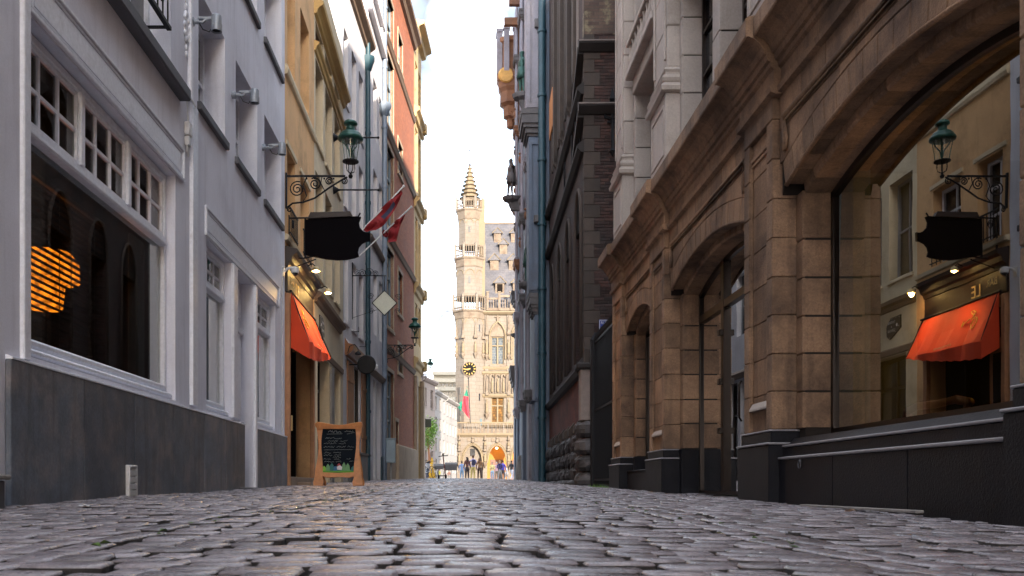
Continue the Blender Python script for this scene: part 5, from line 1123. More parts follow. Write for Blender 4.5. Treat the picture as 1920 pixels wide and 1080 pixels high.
# camera facing end wall with its own laid bricks
b = K.mb(); b.box(-4.5, .0, -.0, .35, -.5, 17.2); K.put('end_wall', b, M_mort if 0 else mat('brick_mortar', (.055, .045, .04), .95, .3, 6, .3, 50))
rr = random.Random(21); bricks = []
z = 3.1
while z < 11.8:
    row = int(round((z - 3.1) / .078)); y = 0
    q = .38 if (row // 4) % 2 else .24                    # quoin column at the corner
    if row % 4 == 0:
        e = min(z + .306, 11.8); b = K.mb(); b.cbox(-q + .004, .008, -.016, .2, z + .004, e, .008); K.put('quoin', b, M_qu)
    xx = q + (0 if row % 2 else .11); lst = []
    if xx > q + .05: lst.append((q + .006, xx - .006))
    while xx < 1.75: lst.append((xx + .004, min(1.8, xx + .222) - .004)); xx += .228
    bricks += [(p, r_, z) for p, r_ in lst]
    z += .078
vis = [k for k in bricks if k[1] < 1.0]
rr.shuffle(vis); vis.sort(key=lambda k: abs(k[2] - 7.5)); own = vis[:300]; os_ = set(own)
unit = MB(-1); unit.cbox(-.109, .109, -.012, .1, 0, .068, .006); um = unit.mesh('brick', M_db); rest = K.mb()
for k in bricks:
    p, r_, z = k; o_ = rr.uniform(-.005, .004)
    if k in os_:
        o = link('brick', um, K.root, ((p + r_) / 2, o_, z + .004)); o.scale = ((r_ - p) / .218, 1, 1)
    else: rest.cbox(-r_, -p, -.012 + o_, .1, z + .004, z + .072, .006)
K.put('brickwork', rest, M_db, kind='stuff')
for z, h in ((9.15, .16), (10.62, .18)):
    b = K.mb(); b.prism([(-.3, z - .25), (-.1, z - .2), (-.28, z), (-.26, z + .04), (.35, z + h)], 0, -2.4, .06) if 0 else None
    b = K.mb(); b.add([], []);
    prof_ = [(.1, z - .22), (-.06, z - .18), (-.2, z - .04), (-.2, z + .02), (.1, z + h)]
    b.prism(prof_, 0, -2.4, .14); K.put('coping_ledge', b, M_coping)
    b = K.mb(); b.box(-2.4, .145, -.215, -.195, z - .0, z + .03); K.put('coping_edge', b, M_copl)
for z0, z1 in ((10.5, 9.75), (9.0, 8.4)):      # raking copings running down the street side
    b = K.mb(); b.prism([(-.02, z0 + .06), (1.3, z1 + .0), (1.3, z1 - .16), (-.02, z0 - .1)], 0, 0, .16); K.put('raking_coping', b, M_coping)
b = K.mb(); b.cbox(-2.2, .01, -.02, .3, 10.85, 17.1, .02); K.put('weathered_upper_wall', b, mat('mossy_brick', (.13, .085, .06), .9, .3, 2, .6, 40, pat=(0, .23, .078, (.07, .06, .05), (.08, .05, .04)), dirt=(.26, .22, .13), dscale=2.2, dlo=.52, dhi=.66))
b = K.mb(); b.prism([(-.2, 17.21), (-4, 21.0), (-8, 17.21)], 1, .36, LK); K.put('roof', b, M_roofs)  # unseen ridge added to block low sun across the street
# fleur anchor
t = thing('iron_wall_anchor', 'black iron fleur shaped wall anchor on the dark brick end wall', 'wall anchor', (2.96 + .66, 21.36, 8.1)); b = MB()
b.tube([(0, 0, 0), (0, 0, 1.15)], .035, 6); b.lathe([(.01, 1.1), (.09, 1.22), (.03, 1.42), (.002, 1.5)], n=4, rot=.8)
for s_ in (-1, 1): b.tube([(0, 0, .75), (s_ * .16, 0, .8), (s_ * .22, 0, .95), (s_ * .14, 0, 1.08), (s_ * .09, 0, 1.0)], .04, 6); 
b.lathe([(.002, -.14), (.08, .0), (.02, .1)], n=4, rot=.8); b.tube([(-.12, 0, .68), (.12, 0, .68)], .035, 6); link('anchor', b.mesh('anchor', M_black), t)
# rock faced base: pier at the corner then street side rows
b = K.mb(); b.box(-2.3, .0, .0, .34, -.5, 3.05); b.box(-.5, -.0, .34, LK, -.5, 3.05)
K.put('base_wall', b, M_rbrick)
b = K.mb(); b.cbox(-.55, .1, -.12, .28, 1.75, 2.95, .015); K.put('stone_pier', b, M_copl); b = K.mb(); b.cbox(-.6, .2, -.2, .32, 2.955, 3.1, .03); K.put('pier_cap', b, M_coping)
M_rock = mat('rock_faced_stone', (.075, .07, .072), .7, .35, 6, .8, 18, rand=.25, dirt=(.03, .028, .03), dscale=4, dlo=.4, dhi=.65)
def rock(d0, d1, y0, y1, z0, z1, face):
    # a block whose outer faces bulge unevenly
    me = bmesh.new(); bmesh.ops.create_cube(me, size=1); bmesh.ops.subdivide_edges(me, edges=me.edges[:], cuts=3, use_grid_fill=True)
    cx, cy_, cz_ = (d0 + d1) / 2, (y0 + y1) / 2, (z0 + z1) / 2; sx, sy, sz = d1 - d0, y1 - y0, z1 - z0
    for v in me.verts:
        x, y, z = v.co; e = max(abs(x), abs(y), abs(z))
        k_ = 1 - .28 * (abs(x * 2) ** 4 * abs(y * 2) ** 4 + abs(y * 2) ** 4 * abs(z * 2) ** 4 + abs(x * 2) ** 4 * abs(z * 2) ** 4) / 1.5
        bul = rr.uniform(-.02, .035)
        v.co = Vector(((cx + x * sx * (k_ if x > 0 else 1) + (bul + .03 * (1 - abs(2 * z) ** 2) if x > .4 else 0)) * -1, cy_ + y * sy * k_ - (bul + .03 * (1 - (2 * z) ** 2) if y < -.4 else 0), cz_ + z * sz * (.9 + .08 * k_) + rr.uniform(-.006, .006)))
    bmesh.ops.recalc_face_normals(me, faces=me.faces)
    m = bpy.data.meshes.new('rusticated_stone'); me.to_mesh(m); me.free(); m.materials.append(M_rock); o = link('rusticated_stone', m, K.root); return o
g0 = .15
for r in range(4):
    z0 = g0 + r * .40; rock(-.5, .17, -.2, .42, z0, z0 + .385, 0)
s_ = .75; i = 0
while s_ < LK - .3:
    w = 1.35
    b = K.mb(); b.cbox(0, .09, s_, s_ + .2, 0, 1.5, .01); b.prism([(0, 1.75), (.09, 1.48), (.14, 1.46), (.14, 1.5), (0, 1.9)] if 0 else [(0, 1.5), (.16, 1.5), (.16, 1.66), (0, 1.86)], 1, s_ - .05, s_ + .27); K.put('small_buttress', b, M_qu)
    for r in range(3):
        z0 = .3 + r * .40; rock(-.1, .12, s_ + .24, s_ + w - .04, z0, z0 + .385, 0)
    rock(-.1, .28, s_ + .1, s_ + w * .7, 0.1, .36, 0)
    s_ += w; i += 1
# street name sign
t = thing('street_name_sign', 'blue enamel street name sign with white border on dark brick wall', 'street sign', (3.30, 21.33, 3.83))
b = MB(); b.cbox(0, .76, -.02, .0, 0, .29, .004); pl = link('plate', b.mesh('plate', mat('blue_enamel', (.03, .06, .33), .3, .05, 4, 0)), t)
M_enw = mat('white_enamel', (.75, .75, .75), .3, .03, 4, 0)
b = MB()
for q in ((.008, .752, .008, .02), (.008, .752, .27, .282), (.008, .02, .02, .27), (.74, .752, .02, .27)): b.box(q[0], q[1], -.024, -.0205, q[2], q[3])
link('border', b.mesh('border', M_enw), t)
for w, sz, x, z in (('RUE DU POIVRE', .098, .04, .185), ('STRAAT', .03, .2, .13), ('PEPERSTRAAT', .098, .075, .04)):
    if w == 'STRAAT': continue
    me = text_mesh(w, sz, M_enw, .001); o = link('lettering', me, pl, (x, -.0225, z)); o.rotation_euler = (R(90), 0, 0); o.scale = (.82, 1, 1)
# ------------------------------------------------------------ figures
def skin_body(name, J, E, rad, mats, zone, sub=1):
    me = bpy.data.meshes.new(name); me.from_pydata(J, E, []); o = bpy.data.objects.new(name, me); COL.objects.link(o)
    md = o.modifiers.new('s', 'SKIN'); sv = me.skin_vertices[0].data
    for i, r in enumerate(rad): sv[i].radius = (r, r) if not isinstance(r, tuple) else r
    sv[0].use_root = True
    ms = o.modifiers.new('d', 'SUBSURF'); ms.levels = sub; ms.render_levels = sub
    dg = bpy.context.evaluated_depsgraph_get(); out = bpy.data.meshes.new_from_object(o.evaluated_get(dg)); bpy.data.objects.remove(o); out.name = name
    out.materials.clear()
    for m in mats: out.materials.append(m)
    for p in out.polygons: p.use_smooth = True; p.material_index = zone(p.center)
    return out
POSES = {  # offsets of elbow / hand per arm and knee / foot per leg, in units of body height; +y is forward
    'stand': dict(la=((-.14, -.01, .62), (-.15, .03, .47)), ra=((.14, -.01, .62), (.15, .03, .47)), ll=((-.06, .01, .27), (-.065, 0, .035)), rl=((.06, .01, .27), (.065, 0, .035))),
    'phone': dict(la=((-.14, .0, .62), (-.05, .14, .68)), ra=((.14, .0, .62), (.05, .15, .69)), ll=((-.055, .01, .27), (-.06, 0, .035)), rl=((.055, .02, .27), (.07, 0, .035))),
    'walk': dict(la=((-.14, -.07, .63), (-.13, -.06, .49)), ra=((.14, .06, .63), (.13, .14, .52)), ll=((-.05, .08, .28), (-.05, .12, .035)), rl=((.05, .0, .27), (.055, -.13, .06))),
    'hip': dict(la=((-.19, -.03, .64), (-.09, .05, .55)), ra=((.14, .0, .62), (.15, .03, .47)), ll=((-.06, .01, .27), (-.08, 0, .035)), rl=((.05, .03, .27), (.05, .02, .035))),
    'raise': dict(la=((-.17, .05, .76), (-.20, .12, .90)), ra=((.15, -.01, .62), (.13, .06, .5)), ll=((-.05, .01, .27), (-.06, 0, .035)), rl=((.05, .04, .27), (.07, .05, .035))),
}
def figure_mesh(h, pose, mats, female=False, name='body', robe=False):
    P_ = POSES[pose]; J = [(0, 0, .52), (0, .0, .60), (0, .005, .70), (0, 0, .79), (0, 0, .835), (0, .01, .875), (0, .015, .93), (0, .01, .965)]
    r = [.078, .066 if not female else .056, .082 if not female else .072, .06, .034, .044, .054, .036]; E = [(i, i + 1) for i in range(7)]
    sw = .105 if not female else .092
    for sd_, k in ((-1, 'la'), (1, 'ra')):
        n = len(J); el, ha = P_[k]; J += [(sd_ * sw, 0, .785), el, ha, tuple(Vector(ha) + (Vector(ha) - Vector(el)).normalized() * .045)]; r += [.040, .030, .019, .016]; E += [(3, n), (n, n + 1), (n + 1, n + 2), (n + 2, n + 3)]
    for sd_, k in ((-1, 'll'), (1, 'rl')):
        n = len(J); kn, ft = P_[k]; J += [(sd_ * .05, 0, .48), kn, ft, (ft[0] * 1.1, ft[1] + .07, ft[2] - .018)]; r += [.060, .040, .025, .020]; E += [(0, n), (n, n + 1), (n + 1, n + 2), (n + 2, n + 3)]
    hands = [J[10], J[11], J[14], J[15]]
    def zone(c):
        x, y, z = c / h
        if min((Vector((x, y, z)) - Vector(q)).length for q in hands) < .035: return 0
        if z > .955 or (z > .885 and y < .012): return 3
        if z > .845: return 0
        if z < .05: return 4
        if z > .53 or abs(x) > .115: return 1
        return 2
    J = [tuple(v * h for v in j) for j in J]; r = [v * h for v in r]
    return skin_body(name, J, E, r, mats, zone)
M_skin = mat('skin', (.45, .26, .18), .6, .06, 8, 0)
def cloth(n, c): return mat('cloth_' + n, c, .85, .12, 9, .1, 60)
HAIR = {k: cloth('hair_' + k, c) for k, c in (('dark', (.02, .012, .008)), ('brown', (.09, .04, .018)), ('light', (.35, .22, .1)), ('grey', (.35, .33, .32)))}
def person(px, pyh, lab, pose, top, bot, hair, rot=0, female=False, longhair=False, shoes=(.05, .04, .04), Y=72, skirt=None):
    x = (px - PX) / F * Y; g = G(x, Y); h = max(.9, CH + (PY - pyh) / F * Y - g)
    t = thing('person', lab, 'person', (x, Y, g), rot)
    me = figure_mesh(h, pose, [M_skin, cloth('top_%d%d%d' % tuple(int(v * 99) for v in top), top), cloth('bot_%d%d%d' % tuple(int(v * 99) for v in bot), bot), HAIR[hair], cloth('shoe', shoes)], female)
    link('body', me, t)
    if longhair:
        b = MB(); b.ball((0, -.02 * h, .86 * h), .05 * h, 12, (1.1, .75, 1.7)); b.ball((0, -.035 * h, .78 * h), .045 * h, 10, (1.1, .6, 1.6)); link('hair', b.mesh('hair', HAIR[hair], 'all'), t)
    else:
        b = MB(); b.ball((0, -.004 * h, .955 * h), .050 * h, 12, (.95, 1.05, .8)); link('hair', b.mesh('hair', HAIR[hair], 'all'), t)
    if skirt: b = MB(); b.lathe([(.07 * h, .58 * h), (.1 * h, .5 * h), (.12 * h, .36 * h)], n=14); link('skirt', b.mesh('skirt', cloth('sk_%d' % int(skirt[0] * 99), skirt), 'all'), t)
    return t, h, x, g
def backpack(px, pyh, lab, col, Y=72):
    t_, h, x, g = 0, 0, 0, 0
    x = (px - PX) / F * Y; g = G(x, Y); h = CH + (PY - pyh) / F * Y - g
    t = thing('backpack', lab, 'backpack', (x, Y - .2, g + h * .6)); b = MB(); b.cbox(-.15, .15, -.09, .07, 0, .42, .05); link('bag', b.mesh('bag', cloth('pack_%d' % int(col[2] * 99), col), True), t)
    b = MB(); b.cbox(-.11, .11, -.13, -.092, .04, .2, .02); link('pocket', b.mesh('pocket', cloth('pack_%d' % int(col[2] * 99), col)), t)
    b = MB()
    for s_ in (-.1, .1): b.tube([(s_, .05, .4), (s_, .14, .44), (s_, .2, .38)], .015, 5)
    link('straps', b.mesh('straps', M_black), t)
BK = math.pi   # facing away from the camera = forward +y (rot 0); facing the camera = pi
person(866, 864, 'person in blue checked shirt and jeans seen from behind, left of the arcade group', 'stand', (.16, .24, .42), (.16, .26, .38), 'dark', 0)
person(876, 855, 'person with long dark hair, dark red brown jacket and dark trousers', 'stand', (.10, .035, .03), (.03, .02, .02), 'dark', .5, True, True, Y=68)
person(887, 853, 'person in lilac shirt and yellow khaki trousers wearing a dark backpack', 'hip', (.35, .3, .42), (.45, .35, .12), 'brown', 0, Y=70)
backpack(888, 853, 'dark navy backpack on the person in khaki trousers', (.02, .02, .05), Y=70)
person(899, 857, 'person with long brown hair, brown jacket and bag in front of the left arch pier', 'stand', (.22, .11, .05), (.05, .025, .02), 'brown', -.3, True, True, Y=69)
person(923, 866, 'person in pale yellow top and light jeans looking at a phone', 'phone', (.62, .52, .22), (.28, .38, .48), 'brown', BK, True, False, Y=76)
person(931, 866, 'person with grey hair and pink shirt behind the tripod group', 'stand', (.5, .3, .34), (.2, .16, .12), 'grey', BK, Y=79)
person(937, 863, 'person in dark navy jacket in the middle of the group before the arch', 'phone', (.035, .03, .12), (.22, .19, .15), 'light', .2, Y=74)
person(943, 863, 'person in bright purple blue jacket beside the navy jacket', 'hip', (.07, .06, .36), (.06, .05, .06), 'brown', -.6, Y=77)
person(950, 872, 'small person in white dress between the two open arches', 'walk', (.62, .58, .55), (.6, .56, .54), 'light', 1.2, True, True, Y=80, skirt=(.62, .58, .55))
person(959, 863, 'person with black jacket and white trousers at the right arch', 'walk', (.025, .022, .025), (.55, .55, .6), 'dark', -.9, Y=74)
person(967, 873, 'person in dark red top half hidden at the edge of the right facade', 'stand', (.16, .05, .07), (.05, .03, .05), 'brown', .3, True, Y=79)
person(972, 876, 'person in pink top nearest to the right facade', 'stand', (.5, .25, .2), (.2, .12, .12), 'light', .8, True, Y=83)
person(817, 878, 'person in white shirt by the terrace awning at the left of the square', 'walk', (.6, .56, .52), (.3, .26, .2), 'light', 1.0, Y=84)
person(824, 879, 'person in yellow top beside the white shirted one', 'stand', (.6, .5, .08), (.3, .3, .32), 'brown', 2, True, Y=86)
person(842, 881, 'person in salmon top walking near the dark awning', 'walk', (.55, .25, .16), (.5, .45, .4), 'brown', -1, True, Y=86)
person(802, 862, 'person in pale grey top standing with the bicycle by the sign post', 'hip', (.45, .42, .43), (.05, .06, .1), 'light', .8, Y=56)
# tripod in front of the group
Yt = 70; xt = (937 - PX) / F * Yt; t = thing('tripod', 'thin pale tripod standing before the group of people', 'tripod', (xt, Yt, G(xt, Yt)))
for i in range(3):
    a = i * 2.09; b = MB(); b.tube([(0, 0, .9), (.32 * math.cos(a), .32 * math.sin(a), 0)], .014, 5); link('leg', b.mesh('leg', M_greym), t)
b = MB(); b.tube([(0, 0, .85), (0, 0, 1.2)], .014); b.cbox(-.05, .05, -.04, .04, 1.2, 1.28, .01); link('head', b.mesh('head', M_black), t)
# ------------------------------------------------------------ RIGHT 3: ornate museum house with statues
M_bgst = mat('blue_grey_stone', (.12, .15, .20), .75, .12, 1.6, .3, 50, dirt=(.12, .12, .14), dscale=1.1, dlo=.48, dhi=.75, streak=.4, streakc=(.09, .09, .11))
M_lst = mat('lilac_stone', (.28, .26, .29), .75, .1, 2, .2, 50, dirt=(.2, .17, .17), dscale=1.2, streak=.4, streakc=(.14, .12, .12))
M_orst = mat('sunlit_weathered_stone', (.22, .10, .05), .8, .2, 3, .3, 40, dirt=(.16, .08, .05), dscale=2, dlo=.45, dhi=.7)  # orange of sunlight put into the stone colour, under weathered patches
M_bronze = mat('green_bronze', (.035, .09, .075), .5, .3, 8, .2, 40, metal=.5)
M_dkst = mat('dark_carved_stone', (.12, .11, .11), .8, .2, 3, .3, 50)
Q = Fac('carved_museum_building', 'blue grey carved stone building with buttresses, statues and gilded balcony at the square', 'building', (3.0, 31.65), 0, -1)
Q.wall(.001, 15.35, -.5, 27, [(a, a + 1.5, z, z + h, .3) for a in (2.6, 7.0, 11.3) for z, h in ((4.6, 5), (12, 5.5), (20, 4))], M_bgst, depth=14)
for a in (2.6, 7.0, 11.3):
    for z, h in ((4.6, 5), (12, 5.5), (20, 4)): Q.window((a, a + 1.5, z, z + h), M_bgst, M_win, .3, 2, 3, .09)
def cap(y0, y1, d, z, h, m, parent=None, name='capital', k=.18):
    b = Q.mb()
    for i, (o, hh) in enumerate(((.02, .1), (.07, .3), (.12, .45), (.16, .8), (.18, 1.0))):
        z0 = z + h * (0 if i == 0 else (.1, .3, .45, .8)[i - 1]); b.box(-.3, d + o * k / .18, y0 - o * k / .18, y1 + o * k / .18, z0, z + h * hh)
    Q.put(name, b, m, parent)
def butt(y0, y1, tiers):
    for (d, z0, z1, m) in tiers:
        b = Q.mb(); b.cbox(-.4, d, y0, y1, z0, z1, .03); Q.put('buttress', b, m)
        # sunk panel edging on the camera side
        w = d * .22; b = Q.mb()
        if d > .25:
            for p, q in ((d - w, d - .002), (.0, w * .5)): b.box(p, q, y0 - .05, y0 - .001, z0 + .1, z1 - .1)
            b.box(w * .5, d - w, y0 - .05, y0 - .001, z1 - .3, z1 - .1); b.box(w * .5, d - w, y0 - .05, y0 - .001, z0 + .1, z0 + .25); Q.put('panel_edging', b, m)
        n = int((z1 - z0) / .6)
for y0, tiers in ((.45, ((.33, -.5, 3.2, M_bgst), (.31, 3.25, 6.3, M_bgst), (.52, 7.05, 12.6, M_bgst), (.60, 13.5, 27, M_lst))), ):
    butt(y0, y0 + 1.1, tiers)
cap(.45, 1.55, .33, 6.3, .72, M_dkst); cap(.45, 1.55, .54, 12.6, .88, M_dkst, k=.26); cap(.5, 1.5, .33, 3.2, .05, M_bgst, k=.1)
for p_ in ((.2, .5, .3, .44, 22.6, 22.9), (.0, .35, .2, .44, 9.5, 9.75), (.02, .32, .3, .44, 16.4, 16.7)): b = Q.mb(); b.cbox(*p_, .02); Q.put('small_bracket', b, M_dkst)
for j, (yy, dd) in enumerate(((4.6, .20), (8.9, .14), (13.2, .1))):
    b = Q.mb(); b.cbox(-.3, dd, yy, yy + .8, -.5, 3.6, .03); Q.put('buttress', b, M_lst if j == 0 else M_bgst)
    for i in range(3):
        b = Q.mb(); yy2 = yy + .05 + i * .3; zz = 3.9; b.lathe([(.10, zz), (.15, zz + .1), (.07, zz + .25), (.065, zz + 4.4), (.13, zz + 4.6), (.14, zz + 4.75), (.065, zz + 4.9), (.065, 13 - j), (.12, 13.2 - j), (.14, 13.5 - j), (.065, 13.6 - j), (.065, 24)], (dd + .02, yy2, 0), 8); Q.put('colonnette', b, (M_lst, M_bgst, M_lst)[i], smooth=True)
    for z in (3.55, 8.3, 12.9 - j, 17.5, 21): cap(yy, yy + .8, dd, z, .5, (M_dkst, M_orst, M_lst, M_dkst, M_orst)[(j * 2 + int(z)) % 5])
    b = Q.mb(); b.cbox(-.2, dd + .06, yy + .1, yy + .7, 17.9, 23, .04); Q.put('buttress', b, (M_orst, M_lst, M_orst)[j])
    for i in range(6):
        b = Q.mb(); zz = 9.2 + i * 1.9; b.ball((dd + .08, yy + .2, zz), .10, 8, (1, 1, 1.8)); b.ball((dd + .12, yy + .12, zz + .22), .06, 6); Q.put('carved_knob', b, M_orst if i % 2 else M_dkst, smooth='all')
b = Q.mb(); b.cbox(-.1, .16, 14.3, 15.3, -.5, 5.2, .03); Q.put('corner_pier', b, M_bgst); cap(14.3, 15.3, .16, 5.2, 1.1, M_dkst, k=.25)
for z in (9.4, 14.2, 18.6): cap(14.4, 15.3, .12, z, .7, M_orst if z > 10 else M_dkst, k=.22)
# overhanging balcony and gallery near the roof
b = Q.mb(); c_ = (.35, 14.6, 0)
b.lathe([(.05, 18.4), (.2, 18.5), (.22, 18.9), (.38, 19.0), (.40, 19.5), (.58, 19.65), (.56, 20.2), (.66, 20.4), (.68, 20.7), (.75, 20.8), (.75, 21.1), (.6, 21.15), (.56, 22.6), (.7, 22.7), (.72, 22.9), (.6, 22.95)], c_, 8, R(22.5)); Q.put('corbelled_balcony', b, M_orst)
b = Q.mb()
for i in range(8):
    a = R(22.5 + 45 * i); x_, y_ = c_[0] + .62 * math.cos(a), c_[1] + .62 * math.sin(a); b.box(x_ - .13, x_ + .13, y_ - .13, y_ + .13, 21.1, 23.2); b.box(x_ - .17, x_ + .17, y_ - .17, y_ + .17, 23.2, 23.35)
Q.put('balcony_posts', b, M_lst)
b = Q.mb()
for z in (22.9, 24.6, 26.2): b.box(.0, .75, 12.9, 13.15, z, z + .35); b.box(.0, .6, 11.4, 11.65, z + .2, z + .5)
Q.put('gargoyles', b, M_orst)
b = Q.mb(); b.lathe([(.34, 0), (.40, .05), (.32, .1), (.12, .16), (.02, .18)], (.62, 13.9, 20.9), 16, axis=1); Q.put('carved_medallion', b, mat('gilded_stone', (.55, .3, .08), .5, .2, 4, .2, 40, metal=.3))
Q.sweep([(0, 27), (.1, 27.05), (.5, 27.5), (.55, 27.8), (0, 28)], 0, 15.4, M_orst, 'roof_cornice')
# statues
def statue(lab, px, py_top, py_bot, Y, pose, bracket=True, m=None):
    x = (px - PX) / F * Y; z0 = CH + (PY - py_bot) / F * Y; h = (py_bot - py_top) / F * Y * 1.0
    t = thing('statue', lab, 'statue', (x, Y, z0), R(120))
    link('figure', figure_mesh(h, pose, [m or M_bronze] * 5, name='figure'), t)
    b = MB(); b.ball((0, 0, .95 * h), .058 * h, 10, (1, 1, .7)); b.lathe([(.13 * h, .36 * h), (.10 * h, .5 * h), (.085 * h, .62 * h)], n=10); b.add([(-.12 * h, -.05 * h, .8 * h), (.12 * h, -.05 * h, .8 * h), (.15 * h, -.1 * h, .3 * h), (-.15 * h, -.1 * h, .3 * h)], [(0, 1, 2, 3)]); link('drapery', b.mesh('drapery', m or M_bronze, 'all'), t)
    b = MB(); r = .17 * h; b.lathe([(.03, -.75 * r * 2.4), (.3 * r, -.6 * r * 2.4), (.5 * r, -.35 * r * 2.4), (1.2 * r, -.22 * r * 2.4), (1.35 * r, -.16 * r), (1.35 * r, 0)], n=8, rot=R(22.5)); wx = 3.05 - x; b.box(.0, wx, -r * .4, r * .4, -.3 * h, -.1 * h) if 0 else None
    o = link('console', b.mesh('console', M_dkst), t)
    b = MB(); b.box(0, 1, -.12, .12, -.34 * h, -.08 * h); o = link('console_arm', b.mesh('console_arm', M_dkst), t); o.rotation_euler = (0, 0, -R(120)); o.scale = (max(.1, 3.02 - x), 1, 1)
    return t
statue('green bronze statue high up beside the lilac stone buttress', 979, 95, 178, 33.2, 'stand')
statue('green bronze statue of a cloaked figure on a wide console halfway up', 991, 446, 531, 33.6, 'hip')
statue('dark statue with raised arm silhouetted against the sky', 958, 297, 370, 42, 'raise', m=M_dkst)
statue('green bronze statue at the corner above the town hall windows', 969, 574, 626, 46, 'phone')
pipe(Q, 'drainpipe', 'teal full height drainpipe between dark brick wall and blue grey buttress', 1021, 25, .35, .13, M_zinc, d=.1).location.y = 31.55
t = thing('stone_bollard', 'tapered grey stone guard block at the foot of the far right corner', 'bollard', (2.95, 43.5, G(2.95, 43.5)))
b = MB(); b.lathe([(.3, -.1), (.26, .1), (.16, .95), (.13, 1.1), (.05, 1.18)], n=10); link('block', b.mesh('block', M_grst, True), t)
# ------------------------------------------------------------ TOWN HALL
YT = 120.0; kk = YT / F
def tx(p): return (p - PX) * kk
def tz(p): return CH + (PY - p) * kk
M_th = mat('cream_limestone', (.145, .125, .105), .85, .08, .5, .2, 8, dirt=(.12, .09, .065), dscale=.5, dlo=.45, dhi=.75, pat=(0, 1.1, .5, (.115, .095, .077), (.15, .13, .105)))
M_thd = mat('carved_limestone', (.145, .115, .085), .85, .15, 1.5, .3, 10, dirt=(.09, .06, .04), dscale=1.2, dlo=.48, dhi=.7)
M_thy = mat('golden_limestone', (.155, .12, .075), .85, .1, 1, .2, 10)
M_slate = mat('slate_roof', (.06, .06, .07), .7, .2, .8, .3, 12, dirt=(.11, .10, .10), dscale=.9, dlo=.5, dhi=.8, pat=(0, .5, .3, (.045, .045, .05), (.08, .077, .085)))
M_thw = mat('leaded_window', (.05, .065, .08), .7, .3, 2, 0, spec=.15, pat=(0, .35, .35, (.14, .14, .13), (.07, .085, .1)))
M_thg = mat('golden_leaded_window', (.17, .085, .02), .7, .4, 1.5, 0, spec=.15, pat=(0, .35, .35, (.03, .02, .01), (.08, .04, .012)))
M_och = mat('lamplit_passage_wall', (.3, .13, .03), .85, .1, 1, .1, 10)  # warm lamplight of the passage put into the wall colour
T = thing('town_hall', 'cream gothic town hall with octagonal corner turret, clock, slate roof and arcade', 'town hall', (0, YT, 0))
gz = .665
def tput(name, b, m, parent=None, smooth=False): return link(name, b.mesh(name, m, smooth), parent or T)
XE = 36.0
# main wall behind everything
b = MB(); z5 = tz(583)
ops = []
for a, c in ((921, 945), (962, 986)): ops += [(tx(a), tx(c), tz(684), tz(631)), (tx(a), tx(c), tz(796), tz(744))]
i = 1
for k_ in range(1, 12):
    a = tx(962) + k_ * (tx(962) - tx(921)); ops += [(a, a + tx(986) - tx(962), tz(684), tz(631)), (a, a + tx(986) - tx(962), tz(796), tz(744))]
xs = sorted({tx(903), XE} | {v for o in ops for v in o[:2]}); zs = sorted({tz(798), z5} | {v for o in ops for v in o[2:]})
for a, c in zip(xs, xs[1:]):
    for e, f in zip(zs, zs[1:]):
        if any(o[0] < (a + c) / 2 < o[1] and o[2] < (e + f) / 2 < o[3] for o in ops): continue
        b.quad((a, 0, e), (c, 0, e), (c, 0, f), (a, 0, f))
for a, c, e, f in ops: b.quad((a, 0, e), (a, .5, e), (a, .5, f), (a, 0, f)); b.quad((c, 0, e), (c, .5, e), (c, .5, f), (c, 0, f)); b.quad((a, 0, e), (c, 0, e), (c, .5, e), (a, .5, e)); b.quad((a, 0, f), (c, 0, f), (c, .5, f), (a, .5, f))
b.quad((XE, 0, gz), (XE, 12, gz), (XE, 12, z5), (XE, 0, z5)); b.quad((tx(903), 12, gz), (XE, 12, gz), (XE, 12, z5), (tx(903), 12, z5)); b.quad((tx(903), 0, gz), (tx(903), 12, gz), (tx(903), 12, z5), (tx(903), 0, z5))
tput('wall', b, M_th)
for j, (a, c, e, f) in enumerate(ops):
    m_ = M_thw if j % 2 == 0 else M_thg; b = MB(); w = .13
    b.box(a, a + w, .2, .4, e, f); b.box(c - w, c, .2, .4, e, f); b.box(a + w, c - w, .2, .4, e, e + w); b.box(a + w, c - w, .2, .4, f - w, f); b.box((a + c) / 2 - .1, (a + c) / 2 + .1, .12, .4, e + w, f - w); zz = e + (f - e) * .68; b.box(a + w, (a + c) / 2 - .1, .14, .4, zz - .08, zz + .08); b.box((a + c) / 2 + .1, c - w, .14, .4, zz - .08, zz + .08)
    wn = tput('window', b, M_thy)
    for p, q in ((a + w, (a + c) / 2 - .1), ((a + c) / 2 + .1, c - w)):
        for z0, z1 in ((e + w, zz - .08), (zz + .08, f - w)): g = MB(); g.box(p, q, .34, .37, z0, z1); tput('pane', g, m_, wn)
    b = MB(); b.box(a - .25, c + .25, -.25, .0, e - .3, e); tput('window_sill', b, M_thd)
    # pointed hood over the upper windows, flat hood over the lower
    mx_ = (a + c) / 2; hw = (c - a) / 2 + .2
    if j % 2 == 0:
        for s_ in (-1, 1):
            b = MB(); b.tube([(mx_ + s_ * hw, -.15, f - 3.0), (mx_ + s_ * hw, -.15, f + .1), (mx_ + s_ * hw * .88, -.15, f + .75), (mx_ + s_ * hw * .55, -.15, f + 1.45), (mx_, -.15, f + 2.0)], .14, 5); tput('hood_mould', b, M_thy)
        b = MB(); b.prism([(mx_ - hw + .2, f), (mx_ + hw - .2, f), (mx_ + hw * .6, f + 1.1), (mx_, f + 1.7), (mx_ - hw * .6, f + 1.1)], 1, -.03, .02); tput('tympanum', b, M_thd)
        b = MB(); b.lathe([(.14, f + 2.0), (.2, f + 2.3), (.03, f + 3.0)], (mx_, -.15, 0), 6); b.box(mx_ - .35, mx_ + .35, -.22, -.08, f + 2.5, f + 2.65); tput('finial', b, M_thd)
    else:
        b = MB(); b.box(a - .3, c + .3, -.2, 0, f + .1, f + .32); tput('hood_mould', b, M_thy)
